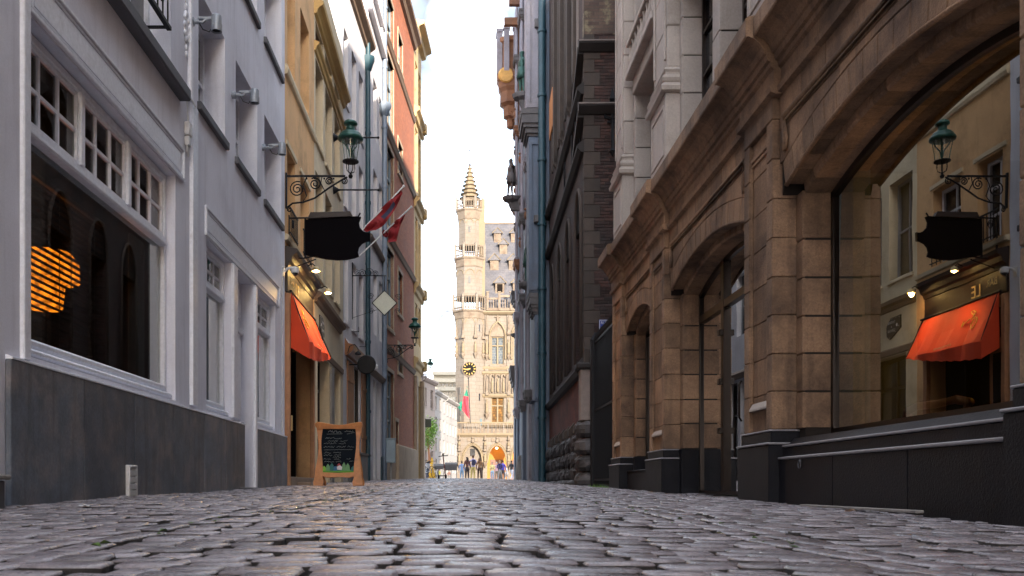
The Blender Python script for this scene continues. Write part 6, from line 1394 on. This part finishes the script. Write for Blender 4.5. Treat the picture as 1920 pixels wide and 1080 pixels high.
# pinnacled niches with figures between windows
def niche(xc, z0, h, yy=-.25, m=M_thd, w=.42):
    b = MB(); b.lathe([(.05, z0 - .7), (.25, z0 - .3), (w * .75, z0 - .1), (w * .75, z0)], (xc, yy, 0), 6); tput('niche_console', b, m)
    b = MB(); b.lathe([(.12, z0), (.22, z0 + h * .12), (.17, z0 + h * .35), (.2, z0 + h * .5), (.14, z0 + h * .62), (.06, z0 + h * .66), (.1, z0 + h * .7), (.11, z0 + h * .76), (.03, z0 + h * .82)], (xc, yy, 0), 8); tput('niche_figure', b, M_thy, None, 'all')
    b = MB(); b.lathe([(w * .5, z0 + h), (w * .8, z0 + h * 1.02), (w * .8, z0 + h * 1.12), (w * .5, z0 + h * 1.2), (.14, z0 + h * 1.3), (.1, z0 + h * 1.8), (.01, z0 + h * 2.1)], (xc, yy, 0), 6); tput('niche_canopy', b, m)
pit = tx(962) - tx(921)
for k_ in range(0, 13):
    xc = tx(912.5) + k_ * pit
    if xc > XE - .5: break
    for zz, hh in ((tz(666), 2.6), (tz(776), 2.4)): niche(xc, zz, hh)
    b = MB(); b.box(xc - .22, xc + .22, -.15, 0, tz(797), tz(586)); tput('wall_shaft', b, M_th)
# string bands and niche frieze
for p, o in ((700, .45), (742, .35), (587, .6), (797, .7), (690, .2)): b = MB(); z = tz(p); b.prism([(0, z - .3), (-o * .5, z - .25), (-o, z), (-o, z + .18), (0, z + .3)], 0, tx(904), XE); tput('string_course', b, M_thy)
n = 0; x = tx(907)
while x < XE - 1:
    b = MB(); b.box(x, x + .12, -.3, 0, tz(738), tz(704)); b.prism([(x + .12, tz(704)), (x + .62, tz(704)), (x + .37, tz(704) - .45)] if 0 else [(x + .12, tz(708)), (x + .37, tz(703)), (x + .62, tz(708)), (x + .62, tz(702)), (x + .12, tz(702))], 1, -.3, -.1); tput('frieze_niche', b, M_thd)
    if n < 60: b = MB(); b.lathe([(.12, tz(736)), (.2, tz(734)), (.15, tz(722)), (.18, tz(718)), (.07, tz(714)), (.1, tz(711)), (.03, tz(709))], (x + .37, -.12, 0), 6); tput('niche_figure', b, M_thy, None, 'all')
    x += .74; n += 1
# roof, ridge at y 416
zr, ze = tz(416) * 1.06, z5 + .3
b = MB(); xr = tx(905)
b.add([(xr, .6, ze), (XE, .6, ze), (XE, 8, zr), (xr, 8, zr), (xr, 15.4, ze), (XE, 15.4, ze)], [(0, 1, 2, 3), (3, 2, 5, 4), (0, 3, 4), (1, 5, 2)]); tput('roof', b, M_slate)
b = MB(); b.box(xr, XE, 7.88, 8.12, zr - .1, zr + .16); tput('ridge_crest', b, M_thd)
def dormer(px, py, s=1.0, op=False):
    zc = tz(py); t_ = (zc - ze) / (zr - ze); y = .6 + 7.4 * t_; x = tx(px) * (YT + y) / YT; zc = CH + (PY - py) * (YT + y) / F; t_ = (zc - ze) / (zr - ze); y = .6 + 7.4 * t_
    b = MB(); w, h = .55 * s, 1.0 * s; b.box(x - w, x + w, y - .5, y + 1.2, zc - h, zc + h * .5); d_ = tput('dormer', b, M_thd)
    b = MB(); b.prism([(x - w * 1.45, zc + h * .45), (x, zc + h * 1.25), (x + w * 1.45, zc + h * .45), (x + w * 1.2, zc + h * .40), (x - w * 1.2, zc + h * .40)], 1, y - .65, y + 1.6); link('dormer_roof', b.mesh('dormer_roof', M_slate), d_)
    b = MB(); b.tube([(x - w * 1.5, y - .68, zc + h * .42), (x, y - .68, zc + h * 1.27), (x + w * 1.5, y - .68, zc + h * .42)], .07, 4); link('bargeboard', b.mesh('bargeboard', M_thy), d_)
    b = MB(); b.box(x - w * .6, x + w * .6, y - .53, y - .501, zc - h * .7, zc + h * .3); link('shutter', b.mesh('shutter', M_thd if not op else M_dark), d_)
for px, py, s, op in ((933, 441, .9, 0), (965, 441, .9, 0), (944, 463, .95, 0), (927, 494, 1.05, 0), (962, 494, 1.05, 0), (937, 538, 1.1, 1), (970, 538, 1.1, 0), (1000, 463, .95, 0), (1010, 494, 1.05, 0)): dormer(px, py, s, op)
# parapet
x = tx(912); z0, z1 = tz(583), tz(554); i = 0
while x < XE - 1.7:
    b = MB(); b.box(x, x + .3, -.45, -.05, z0, z1 + .3); b.box(x - .06, x + .36, -.5, 0, z1 + .3, z1 + .45); tput('parapet_post', b, M_thd)
    b = MB(); b.box(x + .3, x + 1.55, -.35, -.15, z0, z0 + .35); b.box(x + .3, x + 1.55, -.35, -.15, z1 - .3 if i % 2 else z1 - .6, z1 if i % 2 else z1 - .35); b.box(x + .85, x + 1.0, -.33, -.17, z0 + .35, z1 - .6); b.box(x + .55, x + .62, -.33, -.17, z0 + .35, z1 - .6); b.box(x + 1.22, x + 1.29, -.33, -.17, z0 + .35, z1 - .6); tput('parapet_panel', b, M_thd); x += 1.55; i += 1
# arcade: balcony on pointed arches in front
YA = -3.2; bal0, bal1 = tz(818), tz(797)
bx = [tx(858)]; per = tx(972) - tx(931)
arches = [(tx(867), tx(904)), (tx(912), tx(948)), (tx(954), tx(990))]
while arches[-1][1] + 3.5 < XE: arches.append((arches[-1][0] + 3.0, arches[-1][1] + 3.0))
ztop = bal0; zsp = tz(868); zap = tz(838)
for j, (a, c) in enumerate(arches):
    m_ = (a + c) / 2; hw = (c - a) / 2
    crv = [(m_ + s, zsp + (zap - zsp) * math.sqrt(max(0, 1 - (abs(s) / hw) ** 2.0)) * (1 + .06 * (1 - abs(s) / hw))) for s in [hw * (-1 + i / 8) for i in range(17)]]
    prev = arches[j - 1][1] if j else tx(855); mid0 = (prev + a) / 2 if j else tx(855); mid1 = (c + arches[j + 1][0]) / 2 if j + 1 < len(arches) else XE
    b = MB(); b.prism([(mid0, ztop), (mid0, gz - .1), (a, gz - .1)] + crv + [(c, gz - .1), (mid1, gz - .1), (mid1, ztop)], 1, YA, YA + .7); tput('arcade_arch', b, M_th)
    b = MB(); b.tube([(x_, YA - .05, z_) for x_, z_ in crv], .13, 5); b.tube([(m_ + (x_ - m_) * 1.12, YA - .02, z_ + .22) for x_, z_ in crv], .07, 5); tput('arch_moulding', b, M_thy)
    b = MB(); b.lathe([(.05, zap + .3), (.25, zap + .5), (.1, zap + .9), (.2, zap + 1.0), (.02, zap + 1.2)], (m_, YA - .1, 0), 6); tput('finial', b, M_thd)
    for s_ in (-1, 1):
        b = MB(); b.box(m_ + s_ * .5 - .2, m_ + s_ * .5 + .2, YA - .12, YA, zap + .55, zap + 1.0); tput('carved_shield', b, M_thd)
    if j < 8:
        xc = mid0 if j else tx(861); niche(xc, tz(868), 1.4, YA - .2, M_thd, .4); niche(xc, tz(838), .7, YA - .2, M_thd, .3)
    if j == 0:
        b = MB(); b.box(a - .1, c + .1, YA + .5, YA + .9, gz, zap + .2); tput('blind_wall', b, M_th); b = MB(); b.box(m_ - .3, m_ + .3, YA + .38, YA + .49, tz(856), tz(843)); tput('small_window', b, M_win)
    elif j < 3:
        b = MB(); b.box(m_ - 1.5, m_ + 1.5, -.1, -.02, gz, zap + .4); tput('passage_wall', b, M_och)
        b = MB(); b.box(m_ - .75, m_ + .9, -.16, -.101, gz, tz(862)); dr_ = tput('passage_door', b, mat('dark_red_door', (.09, .03, .015), .5, .2, 2, 0))
        if j == 2: b = MB(); b.ball((m_ - .05, -.3, tz(873)), .22, 10); link('lit_pane', b.mesh('lit_pane', emit('door_glow', (1, .45, .05), 1.2), 'all'), dr_)
        t = thing('arcade_lamp', 'white glowing lamp in the %s open arch of the town hall arcade' % ('left' if j == 1 else 'right'), 'lamp', (m_, YT + YA + 1.0, zap - .25))
        b = MB(); b.ball((0, 0, 0), .16, 10, (1, 1, .7)); link('globe', b.mesh('globe', emit('arcade_globe', (1, .8, .5), 4), 'all'), t); b = MB(); b.tube([(0, 0, .1), (0, 0, .6)], .02); link('rod', b.mesh('rod', M_black), t)
        l = bpy.data.lights.new('arcade', 'POINT'); l.energy = 25; l.color = (1, .55, .15); l.shadow_soft_size = .2; lo = bpy.data.objects.new('lamp_light', l); COL.objects.link(lo); lo.parent = t; lo.location = (0, .6, -.3)
b = MB(); b.box(tx(855), XE, YA, -.01, bal0 - .02, bal0 + .12); b.prism([(YA, bal0 - .3), (YA - .3, bal0), (YA - .3, bal0 + .2), (YA, bal0 + .25)], 0, tx(854), XE); tput('balcony_floor', b, M_thy)
x = tx(857); i = 0
while x < XE - 1:
    b = MB(); big_ = i % 4 == 0; w = .09 if big_ else .05; b.box(x - w, x + w, YA - .2, YA + .02, bal0 + .2, bal1); tput('balustrade_post', b, M_th)
    b = MB(); b.box(x + .09, x + .42, YA - .12, YA - .04, bal0 + .2, bal0 + .8); b.box(x + .2, x + .28, YA - .12, YA - .04, bal0 + .8, bal1); tput('balustrade_panel', b, M_thd) if x < tx(1010) else None
    x += .5; i += 1
b = MB(); b.box(tx(855), XE, YA - .26, YA + .05, bal1, bal1 + .16); tput('balustrade_rail', b, M_thy)
# octagonal turret
TC = (tx(881), .8, 0)
def oct_(name, prof, m, par=None): b = MB(); b.lathe(prof, TC, 8, R(22.5)); return tput(name, b, m, par)
r1, r2, r3 = 2.05, 1.75, 1.6
oct_('turret_shaft', [(r1, gz - .2), (r1, tz(592))], M_th); oct_('turret_shaft', [(r1 * .95, tz(560)), (r1 * .95, tz(492))], M_th); oct_('turret_shaft', [(r3, tz(463)), (r3, tz(398))], M_th)
b = MB(); b.box(TC[0] + r3 * .75, TC[0] + r3 * 1.25, TC[1] - .9, TC[1] + 1.2, tz(560), tz(374)); tput('stair_shaft', b, M_thy)
def gallery(p_bot, p_flo, p_top, ro, ri):
    oct_('gallery_corbel', [(ri, tz(p_bot)), (ri * 1.05, tz(p_bot) + .1), (ro * .93, tz(p_flo) - .35), (ro, tz(p_flo) - .2), (ro, tz(p_flo))], M_thd)
    zf, zt_ = tz(p_flo), tz(p_top)
    for i in range(8):
        a0, a1 = R(22.5 + 45 * i), R(67.5 + 45 * i); p = Vector((TC[0] + ro * math.cos(a0) * .96, TC[1] + ro * math.sin(a0) * .96, 0)); q = Vector((TC[0] + ro * math.cos(a1) * .96, TC[1] + ro * math.sin(a1) * .96, 0))
        b = MB(); b.box(p.x - .14, p.x + .14, p.y - .14, p.y + .14, zf, zt_ + .15); b.lathe([(.16, zt_ + .15), (.12, zt_ + .3), (.02, zt_ + .5)], (p.x, p.y, 0), 4); tput('gallery_post', b, M_th)
        b = MB(); n_ = 5
        b.tube([(p.x, p.y, zt_), (q.x, q.y, zt_)], .09, 4); b.tube([(p.x, p.y, zf + .25), (q.x, q.y, zf + .25)], .09, 4)
        for k_ in range(1, n_): w = p.lerp(q, k_ / n_); b.tube([(w.x, w.y, zf), (w.x, w.y, zt_)], .06, 4)
        tput('gallery_balustrade', b, M_thd)
gallery(600, 583, 558, 2.45, r1); gallery(503, 484, 463, 2.2, r1 * .95); gallery(413, 393, 376, 1.95, r3)
for (zc, rr_, hh) in ((tz(600), r1, 1.1), (tz(510), r1 * .95, .9), (tz(415), r3, .8)):     # blind arches under the galleries
    for i in range(8):
        a = R(45 * i - 90); ap = rr_ * math.cos(R(22.5)); cx, cy = TC[0] + ap * math.cos(a), TC[1] + ap * math.sin(a); tx_, ty_ = -math.sin(a), math.cos(a); w = rr_ * .30
        b = MB(); b.tube([(cx + tx_ * w * math.cos(t_ * math.pi / 8), cy + ty_ * w * math.cos(t_ * math.pi / 8), zc - hh * .5 + hh * .7 * math.sin(t_ * math.pi / 8)) for t_ in range(9)], .08, 4); tput('blind_arch', b, M_thy)
for (p, rr_) in ((880, 0), ): pass
def slit(px, py0, py1, w=.28, yo=None, m=None):
    x = tx(px); dx = abs(x - TC[0]); rr_ = r1 if py0 > 592 else (r1 * .95 if py0 > 492 else r3); ap = rr_ * math.cos(R(22.5)); hw_ = rr_ * math.sin(R(22.5)); y = TC[1] - ap if dx < hw_ else TC[1] - ap + (dx - hw_)
    b = MB(); b.box(x - w / 2, x + w / 2, y - .03, y + .2, tz(py1), tz(py0)); tput('slit_window', b, m or M_win)
slit(880, 427, 438, .3); slit(880, 521, 534, .3); slit(864, 727, 740); slit(898, 610, 623); slit(898, 739, 752, .3); slit(864, 778, 791); slit(900, 786, 798, .5, m=M_zinc)
for px in (856, 868, 891, 906): 
    x = tx(px); dx = abs(x - TC[0]); y = TC[1] - r1 * .92 + max(0, dx - .78) * 1.0; niche(x, tz(664), 1.9, y - .12, M_thd, .4)
# spire with crockets
zb_ = tz(373); zt_ = tz(308)
oct_('spire', [(1.15, zb_ - .3), (1.1, zb_), (.12, zt_), (.02, zt_ + .1)], M_thy)
for j in range(8):
    u = j / 8; rr_ = 1.12 - u * .98; z = zb_ + (zt_ - zb_) * u + .15; b = MB(); b.lathe([(rr_ * .95, z), (rr_ * 1.28 + .04, z + .1), (rr_ * 1.0, z + .22)], TC, 8, R(22.5)); tput('spire_band', b, M_thy)
b = MB(); b.tube([(TC[0], TC[1], zt_), (TC[0], TC[1], tz(265))], .045, 5); b.ball((TC[0], TC[1], tz(278)), .12, 8); b.lathe([(.16, zt_), (.22, zt_ + .2), (.05, zt_ + .4)], TC, 8); tput('weather_vane', b, M_slate)
b = MB(); b.tube([(tx(916), 8, zr), (tx(916), 8, zr + 2.2)], .05, 5); tput('roof_rod', b, M_slate)
# clock
cl = link('clock', None, T, (tx(880), TC[1] - r1 * math.cos(R(22.5)) - .02, tz(694)))
b = MB(); b.lathe([(.98, 0), (1.0, -.1), (.9, -.14)], n=28, axis=1); link('rim', b.mesh('rim', M_thd, True), cl)
b = MB(); b.lathe([(.88, -.12), (.88, -.15)], n=28, axis=1); link('dial', b.mesh('dial', mat('black_dial', (.008, .007, .006), .8, .1, 3, 0, spec=.1)), cl)
M_gil = mat('gilt', (.32, .2, .04), .6, .1, 5, 0); b = MB()
for i in range(12):
    a = i * math.pi / 6; ca, sa = math.sin(a), math.cos(a); w = .045; p = [(.55, -w), (.80, -w * 1.6), (.80, w * 1.6), (.55, w)]
    b.prism([(r_ * ca + o_ * sa, r_ * sa - o_ * ca) for r_, o_ in p], 1, -.17, -.151)
link('numerals', b.mesh('numerals', M_gil), cl)
for nm, ang, l_, w in (('hour_hand', 248, .42, .07), ('minute_hand', 262, .66, .045)):
    a = R(ang); ca, sa = math.sin(a), math.cos(a); b = MB(); b.prism([(r_ * ca + o_ * sa, r_ * sa - o_ * ca) for r_, o_ in ((-.12, -w), (l_ * .7, -w * 1.3), (l_, 0), (l_ * .7, w * 1.3), (-.12, w))], 1, -.2 if nm[0] == 'h' else -.22, -.171 if nm[0] == 'h' else -.201); link(nm, b.mesh(nm, M_gil), cl)
# pole with green and red flag
t = thing('flag_pole', 'tall dark pole with green and red flag in front of the turret clock', 'flag', (tx(880) * .965, YT - 4.2, tz(798)))
b = MB(); hp = (798 - 716) * kk; b.tube([(-.12, 0, hp), (.12, 0, 0)], .06, 6); b.ball((-.12, 0, hp), .1); link('pole', b.mesh('pole', M_black, True), t)
def flag(P, ncol, m):
    b = MB()
    for i in range(len(P) - 1):
        for k_ in range(len(P[0]) - 1): b.quad(P[i][k_], P[i + 1][k_], P[i + 1][k_ + 1], P[i][k_ + 1])
    link('cloth', b.mesh('cloth', m, 'all'), t)
def fl(px, py): return ((px - 880) * kk * .96 , (PY - py) * kk * .965 - (tz(798) - CH) * 1.0 + .3)
def patch(quadpx, m, name='cloth'):
    b = MB(); n = 6; P = []
    for i in range(n + 1):
        row_ = []
        for j in range(n + 1):
            u, v = i / n, j / n; A_, B_, C_, D_ = [Vector(fl(*q)) for q in quadpx]; w = (A_.lerp(B_, u)).lerp(D_.lerp(C_, u), v); row_.append((w.x, -.1 + .12 * math.sin(u * 7 + v * 4), w.y))
        P.append(row_)
    for i in range(n):
        for j in range(n): b.quad(P[i][j], P[i + 1][j], P[i + 1][j + 1], P[i][j + 1])
    link(name, b.mesh(name, m, 'all'), t)
M_fg = mat('flag_green', (.01, .16, .10), .8, .1, 2, 0); M_fr = mat('flag_red', (.35, .02, .035), .8, .1, 2, 0)
patch([(877, 730), (875, 727), (878, 748), (870, 746)], M_fg, 'green_cloth'); patch([(878, 748), (869, 747), (866, 772), (880, 790)], M_fr, 'red_cloth'); patch([(856, 765), (866, 756), (867, 768), (864, 776)], M_fg, 'green_cloth')
# ------------------------------------------------------------ houses beyond the square, left
M_wh = mat('white_house_paint', (.26, .255, .25), .8, .05, 1, .05, 10, dirt=(.2, .19, .185), dscale=.3)
M_gh = mat('grey_house_stone', (.24, .20, .18), .85, .1, 1, .1, 10)
def house(name, lab, px0, px1, Y0, Y1, py0, m, rows, ncol, depth=10, roofm=None, rh=1.5):
    X0, X1 = (px0 - PX) / F * Y0, (px1 - PX) / F * Y1; L_ = math.hypot(X1 - X0, Y1 - Y0); h = CH + (PY - py0) / F * Y0
    fc = Fac(name, lab, 'building', (X0, Y0), (X1 - X0) / (Y1 - Y0)); ops = []
    for r in range(rows):
        z0 = gz + .8 + (h - gz - .8) * r / rows + .4; z1 = z0 + (h - gz) / rows * .56
        for c in range(ncol): a = L_ * (c + .28) / ncol; ops.append((a, a + L_ / ncol * .42, z0, z1, .2))
    fc.wall(.01, L_, gz - .5, h, ops, m, depth=depth)
    for o in ops: fc.window(o, M_gh, M_dark, .2, 1, 2, .07)
    for o in ops: fc.sill(o[0], o[1], o[2], m, .06, .1)
    fc.sweep([(0, h - .25), (.15, h - .2), (.35, h), (.35, h + .15), (0, h + .25)], 0, L_, m, 'eaves')
    b = fc.mb(); b.prism([(.1, h + .16), (-depth, h + .16), (-depth + 1, h + rh), (-2.5, h + rh)], 1, .0, L_); fc.put('roof', b, roofm or M_slate)
    for c in range(2): b = fc.mb(); b.cbox(-3, -2.3, L_ * (.25 + .5 * c), L_ * (.25 + .5 * c) + 1.2, h + .3, h + rh + 1.2, .03); fc.put('chimney', b, M_gh)
    return fc
gh = house('grey_stone_house', 'grey brown stone house behind the small tree left of the square', 791, 816, 86, 91.4, 708, M_gh, 3, 2, 8)
house('white_townhouse', 'white four storey townhouse receding beyond the square, red roof edge', 814, 836, 98, 105.8, 733, M_wh, 4, 3, 9, mat('red_roof', (.30, .07, .04), .8, .1, 2, 0), .8)
house('white_townhouse', 'white four storey townhouse next to the turret, dark roof', 836.2, 857, 105.9, 114.4, 748, M_wh, 4, 4, 9, None, .9)
t = thing('modern_rooftop_building', 'beige modern block with banded windows above the white townhouses', 'building', (-4, 170, 0)); m_ = mat('beige_modern', (.5, .44, .34), .8, .05, 1, 0)
def bxx(px): return (px - PX) / F * 170 + 4
def bzz(py): return CH + (PY - py) / F * 170
b = MB(); b.box(bxx(815), bxx(858), 0, 14, 0, bzz(733)); b.box(bxx(812), bxx(854), 3, 14, bzz(733), bzz(697)); link('wall', b.mesh('wall', m_), t)
for p in (733, 714, 700, 752): b = MB(); b.box(bxx(810), bxx(857), -.6 if p > 730 else 2.2, 3.2, bzz(p), bzz(p) + .7); link('band', b.mesh('band', m_), t)
for p0, p1 in ((727, 716), (746, 736)):
    for i in range(6): b = MB(); xx = bxx(814 + i * 7); b.box(xx, xx + .5, -.05 if p1 > 730 else 2.9, .1 if p1 > 730 else 3.1, bzz(p0), bzz(p1)); link('window', b.mesh('window', M_win), t)
# left edge of the square: a bit of city to close gaps, terrace, tree, bicycles
def terrace(px0, px1, py0, py1, Y, lab):
    x0, x1 = (px0 - PX) / F * Y, (px1 - PX) / F * Y; z0, z1 = CH + (PY - py1) / F * Y, CH + (PY - py0) / F * Y; t = thing('terrace_awning', lab, 'awning', (x0, Y, gz)); b = MB(); b.prism([(0, z1 - gz), (1.4, z1 - gz + .2), (1.4, z1 - gz + .28), (0, z1 - gz + .08)], 0, 0, x1 - x0) ; link('canopy', b.mesh('canopy', mat('charcoal_canvas', (.05, .045, .045), .8, .1, 2, 0)), t)
    b = MB(); b.box(0, x1 - x0, -.02, .02, z0 - gz, z1 - gz); link('valance', b.mesh('valance', mat('charcoal_canvas', (.05, .045, .045))), t)
    for x in (0.05, (x1 - x0) / 2, x1 - x0 - .05): b = MB(); b.tube([(x, .05, 0), (x, .05, z0 - gz)], .03, 5); link('post', b.mesh('post', M_black), t)
terrace(834, 857, 872, 882, 82, 'charcoal canvas cafe awning in front of the white townhouses'); terrace(812, 832, 875, 880, 80, 'pale rimmed cafe awning behind the yellow parasol')
t = thing('closed_parasol', 'closed bright yellow parasol standing at the left of the square', 'parasol', ((810 - PX) / F * 66, 66, gz))
b = MB(); b.lathe([(.03, 0), (.03, 1.7)], n=8); b.lathe([(.2, 0), (.2, .06)], n=10); link('pole', b.mesh('pole', M_white), t)
b = MB(); n = 20; vs = []
for r_, z in ((.22, .12), (.21, .4), (.15, .9), (.09, 1.35), (.02, 1.68)):
    for i in range(n): a = 2 * math.pi * i / n; rr_ = r_ * (1 + .18 * (i % 2)); vs.append((rr_ * math.cos(a), rr_ * math.sin(a), z))
b.add(vs, [(j * n + i, j * n + (i + 1) % n, (j + 1) * n + (i + 1) % n, (j + 1) * n + i) for j in range(4) for i in range(n)]); link('canopy', b.mesh('canopy', mat('yellow_canvas', (.6, .32, .015), .8, .1, 3, 0), 'all'), t)
def bicycle(x, y, rot, lab, col):
    t = thing('bicycle', lab, 'bicycle', (x, y, G(x, y)), rot, 'bicycles by the sign post'); m = mat('bike_' + lab[:5], col, .4, .1, 4, 0)
    for s_ in (-.5, .5):
        b = MB(); b.tube([(0, s_ + .33 * math.cos(i * math.pi / 10), .34 + .33 * math.sin(i * math.pi / 10)) for i in range(21)], .018, 5)
        for i in range(6): a = i * math.pi / 6; b.tube([(0, s_ + .32 * math.cos(a), .34 + .32 * math.sin(a)), (0, s_ - .32 * math.cos(a), .34 - .32 * math.sin(a))], .004, 3)
        link('wheel', b.mesh('wheel', M_black), t)
    b = MB(); b.tube([(0, -.5, .34), (0, -.12, .36), (0, -.25, .82), (0, -.5, .34)], .016, 5); b.tube([(0, -.12, .36), (0, .38, .80), (0, -.23, .78)], .018, 5); b.tube([(0, .36, .92), (0, .5, .34)], .016, 5); link('frame', b.mesh('frame', m, True), t)
    b = MB(); b.tube([(-.25, .25, .98), (-.2, .36, 1.0), (.2, .36, 1.0), (.25, .25, .98)], .014, 5); link('handlebar', b.mesh('handlebar', M_black), t); b = MB(); b.cbox(-.06, .06, -.36, -.14, .86, .92, .02); b.tube([(0, -.25, .8), (0, -.25, .88)], .014); link('saddle', b.mesh('saddle', M_black), t)
bicycle((799 - PX) / F * 49, 49, .7, 'grey blue bicycle parked by the black sign post', (.15, .2, .25)); bicycle((806 - PX) / F * 51, 51, -.5, 'white framed bicycle behind the grey blue one', (.6, .6, .6))
# e-scooter
Ys = 41; xs_ = (834 - PX) / F * Ys; t = thing('kick_scooter', 'dark scooter with red stem standing on the street crest', 'scooter', (xs_, Ys, G(xs_, Ys)), R(20))
b = MB(); b.tube([(-.08, 0, 1.02), (.03, 0, .12)], [.028, .035], 6); link('stem', b.mesh('stem', mat('scooter_stem', (.20, .04, .04), .4, .2, 2, 0), True), t)
b = MB(); b.tube([(-.30, -.02, 1.0), (-.08, 0, 1.04), (.16, .02, 1.05)], .02, 6); b.cbox(-.12, -.05, -.03, .03, 1.05, 1.15, .01); link('handlebar', b.mesh('handlebar', M_black), t)
b = MB(); b.cbox(-.1, .1, .05, .75, .12, .16, .02); link('deck', b.mesh('deck', M_black), t)
for y in (-.04, .86): b = MB(); b.lathe([(.08, -.025), (.1, -.02), (.1, .02), (.08, .025)], (.03 if y < 0 else 0, y, .1), 16, axis=0); link('wheel', b.mesh('wheel', M_black, True), t)
# sign post and bollards
t = thing('sign_post', 'thin dark post with a black square sign board at the street corner', 'sign', ((794.5 - PX) / F * 48, 48, G(-1.8, 48) - .05)); hs = (PY - 784) / F * 48 + CH - G(-1.8, 48)
b = MB(); b.tube([(0, 0, 0), (0, 0, hs + .08)], .04, 8); link('post', b.mesh('post', M_black, True), t); b = MB(); b.cbox(.0, .4, -.04, .0, hs - .43, hs, .01); link('board', b.mesh('board', mat('dark_green_board', (.012, .025, .02), .4, .1, 3, 0)), t)
for i, (px, Y) in enumerate(((784, 50), (788.5, 54), (792, 50))):
    x = (px - PX) / F * Y; t = thing('stone_post', ('grey stone post nearest the yellow stone building', 'middle pale stone post by the sign post', 'stone post beside the black sign post')[i], 'bollard', (x, Y, G(x, Y))); b = MB(); b.lathe([(.1, -.1), (.09, .6), (.06, .68)], n=10); link('post', b.mesh('post', M_grst, True), t)
# tree
t = thing('small_tree', 'small bright green tree behind the black sign board', 'tree', ((804 - PX) / F * 78, 78, gz))
b = MB(); b.tube([(0, 0, 0), (.05, 0, 2.0), (-.1, 0, 3.6), (0, .1, 4.6)], [.14, .11, .08, .03], 7)
for i in range(7): a = i * .9; b.tube([(0, 0, 2.9 + i * .2), (.5 * math.cos(a), .5 * math.sin(a), 3.4 + i * .25)], [.04, .015], 5)
link('trunk', b.mesh('trunk', M_wood), t)
b = MB(); rr = random.Random(9); cl_ = [(rr.uniform(-.6, .6), rr.uniform(-.6, .6), rr.uniform(3.1, 5.4)) for _ in range(20)]
for c_ in cl_:
    for _ in range(90):
        v = Vector((rr.gauss(0, .2), rr.gauss(0, .2), rr.gauss(0, .24))) + Vector(c_); u = Vector((rr.uniform(-1, 1), rr.uniform(-1, 1), rr.uniform(-1, .6))).normalized() * .11; w = u.cross(Vector((rr.uniform(-1, 1), 0.3, 1))).normalized() * .06; b.add([tuple(v), tuple(v + u * .5 + w), tuple(v + u), tuple(v + u * .5 - w)], [(0, 1, 2, 3)])
link('crown', b.mesh('crown', mat('leaf_green', (.16, .30, .04), .6, .3, 1.5, 0, rand=.35), fix=False), t)

# grit, dead leaves and moss along the foot of the walls and in the joints
rr = random.Random(77)
def scatter(name, label, m, n, size, pick):
    b = MB()
    for _ in range(n):
        x, y = pick(); z = G(x, y) + .001; a = rr.uniform(0, 6.28); s = size * rr.uniform(.5, 1.5); c, q = math.cos(a) * s, math.sin(a) * s
        b.add([(x - c, y - q, z), (x + q * .7, y - c * .7, z + s * rr.uniform(.2, .7)), (x + c, y + q, z + s * .2), (x - q * .7, y + c * .7, z + s * rr.uniform(.1, .6))], [(0, 1, 2, 3)])
    o = link(name, b.mesh(name, m, fix=False)); tag(o, label, name, kind='stuff')
def foot():
    sd_ = rr.choice((-1, 1)); return (sd_ * ((3.22 if sd_ < 0 else 2.98) - abs(rr.gauss(0, .07))), rr.uniform(3.5, 20))
scatter('grit', 'pale grit and crumbs gathered along the foot of both walls', mat('grit', (.28, .25, .22), .9, .3, 9, 0), 900, .007, foot)
scatter('dead_leaves', 'few brown dead leaf bits along the walls and joints', mat('dead_leaf', (.22, .12, .05), .8, .3, 9, 0), 70, .018, foot)
scatter('moss', 'green moss specks in the joints beside the gutter lines', mat('moss', (.06, .11, .02), .9, .3, 9, 0), 260, .013, lambda: (rr.choice((-1, 1)) * (1.0 + rr.gauss(0, .05)), rr.uniform(2.5, 16)))
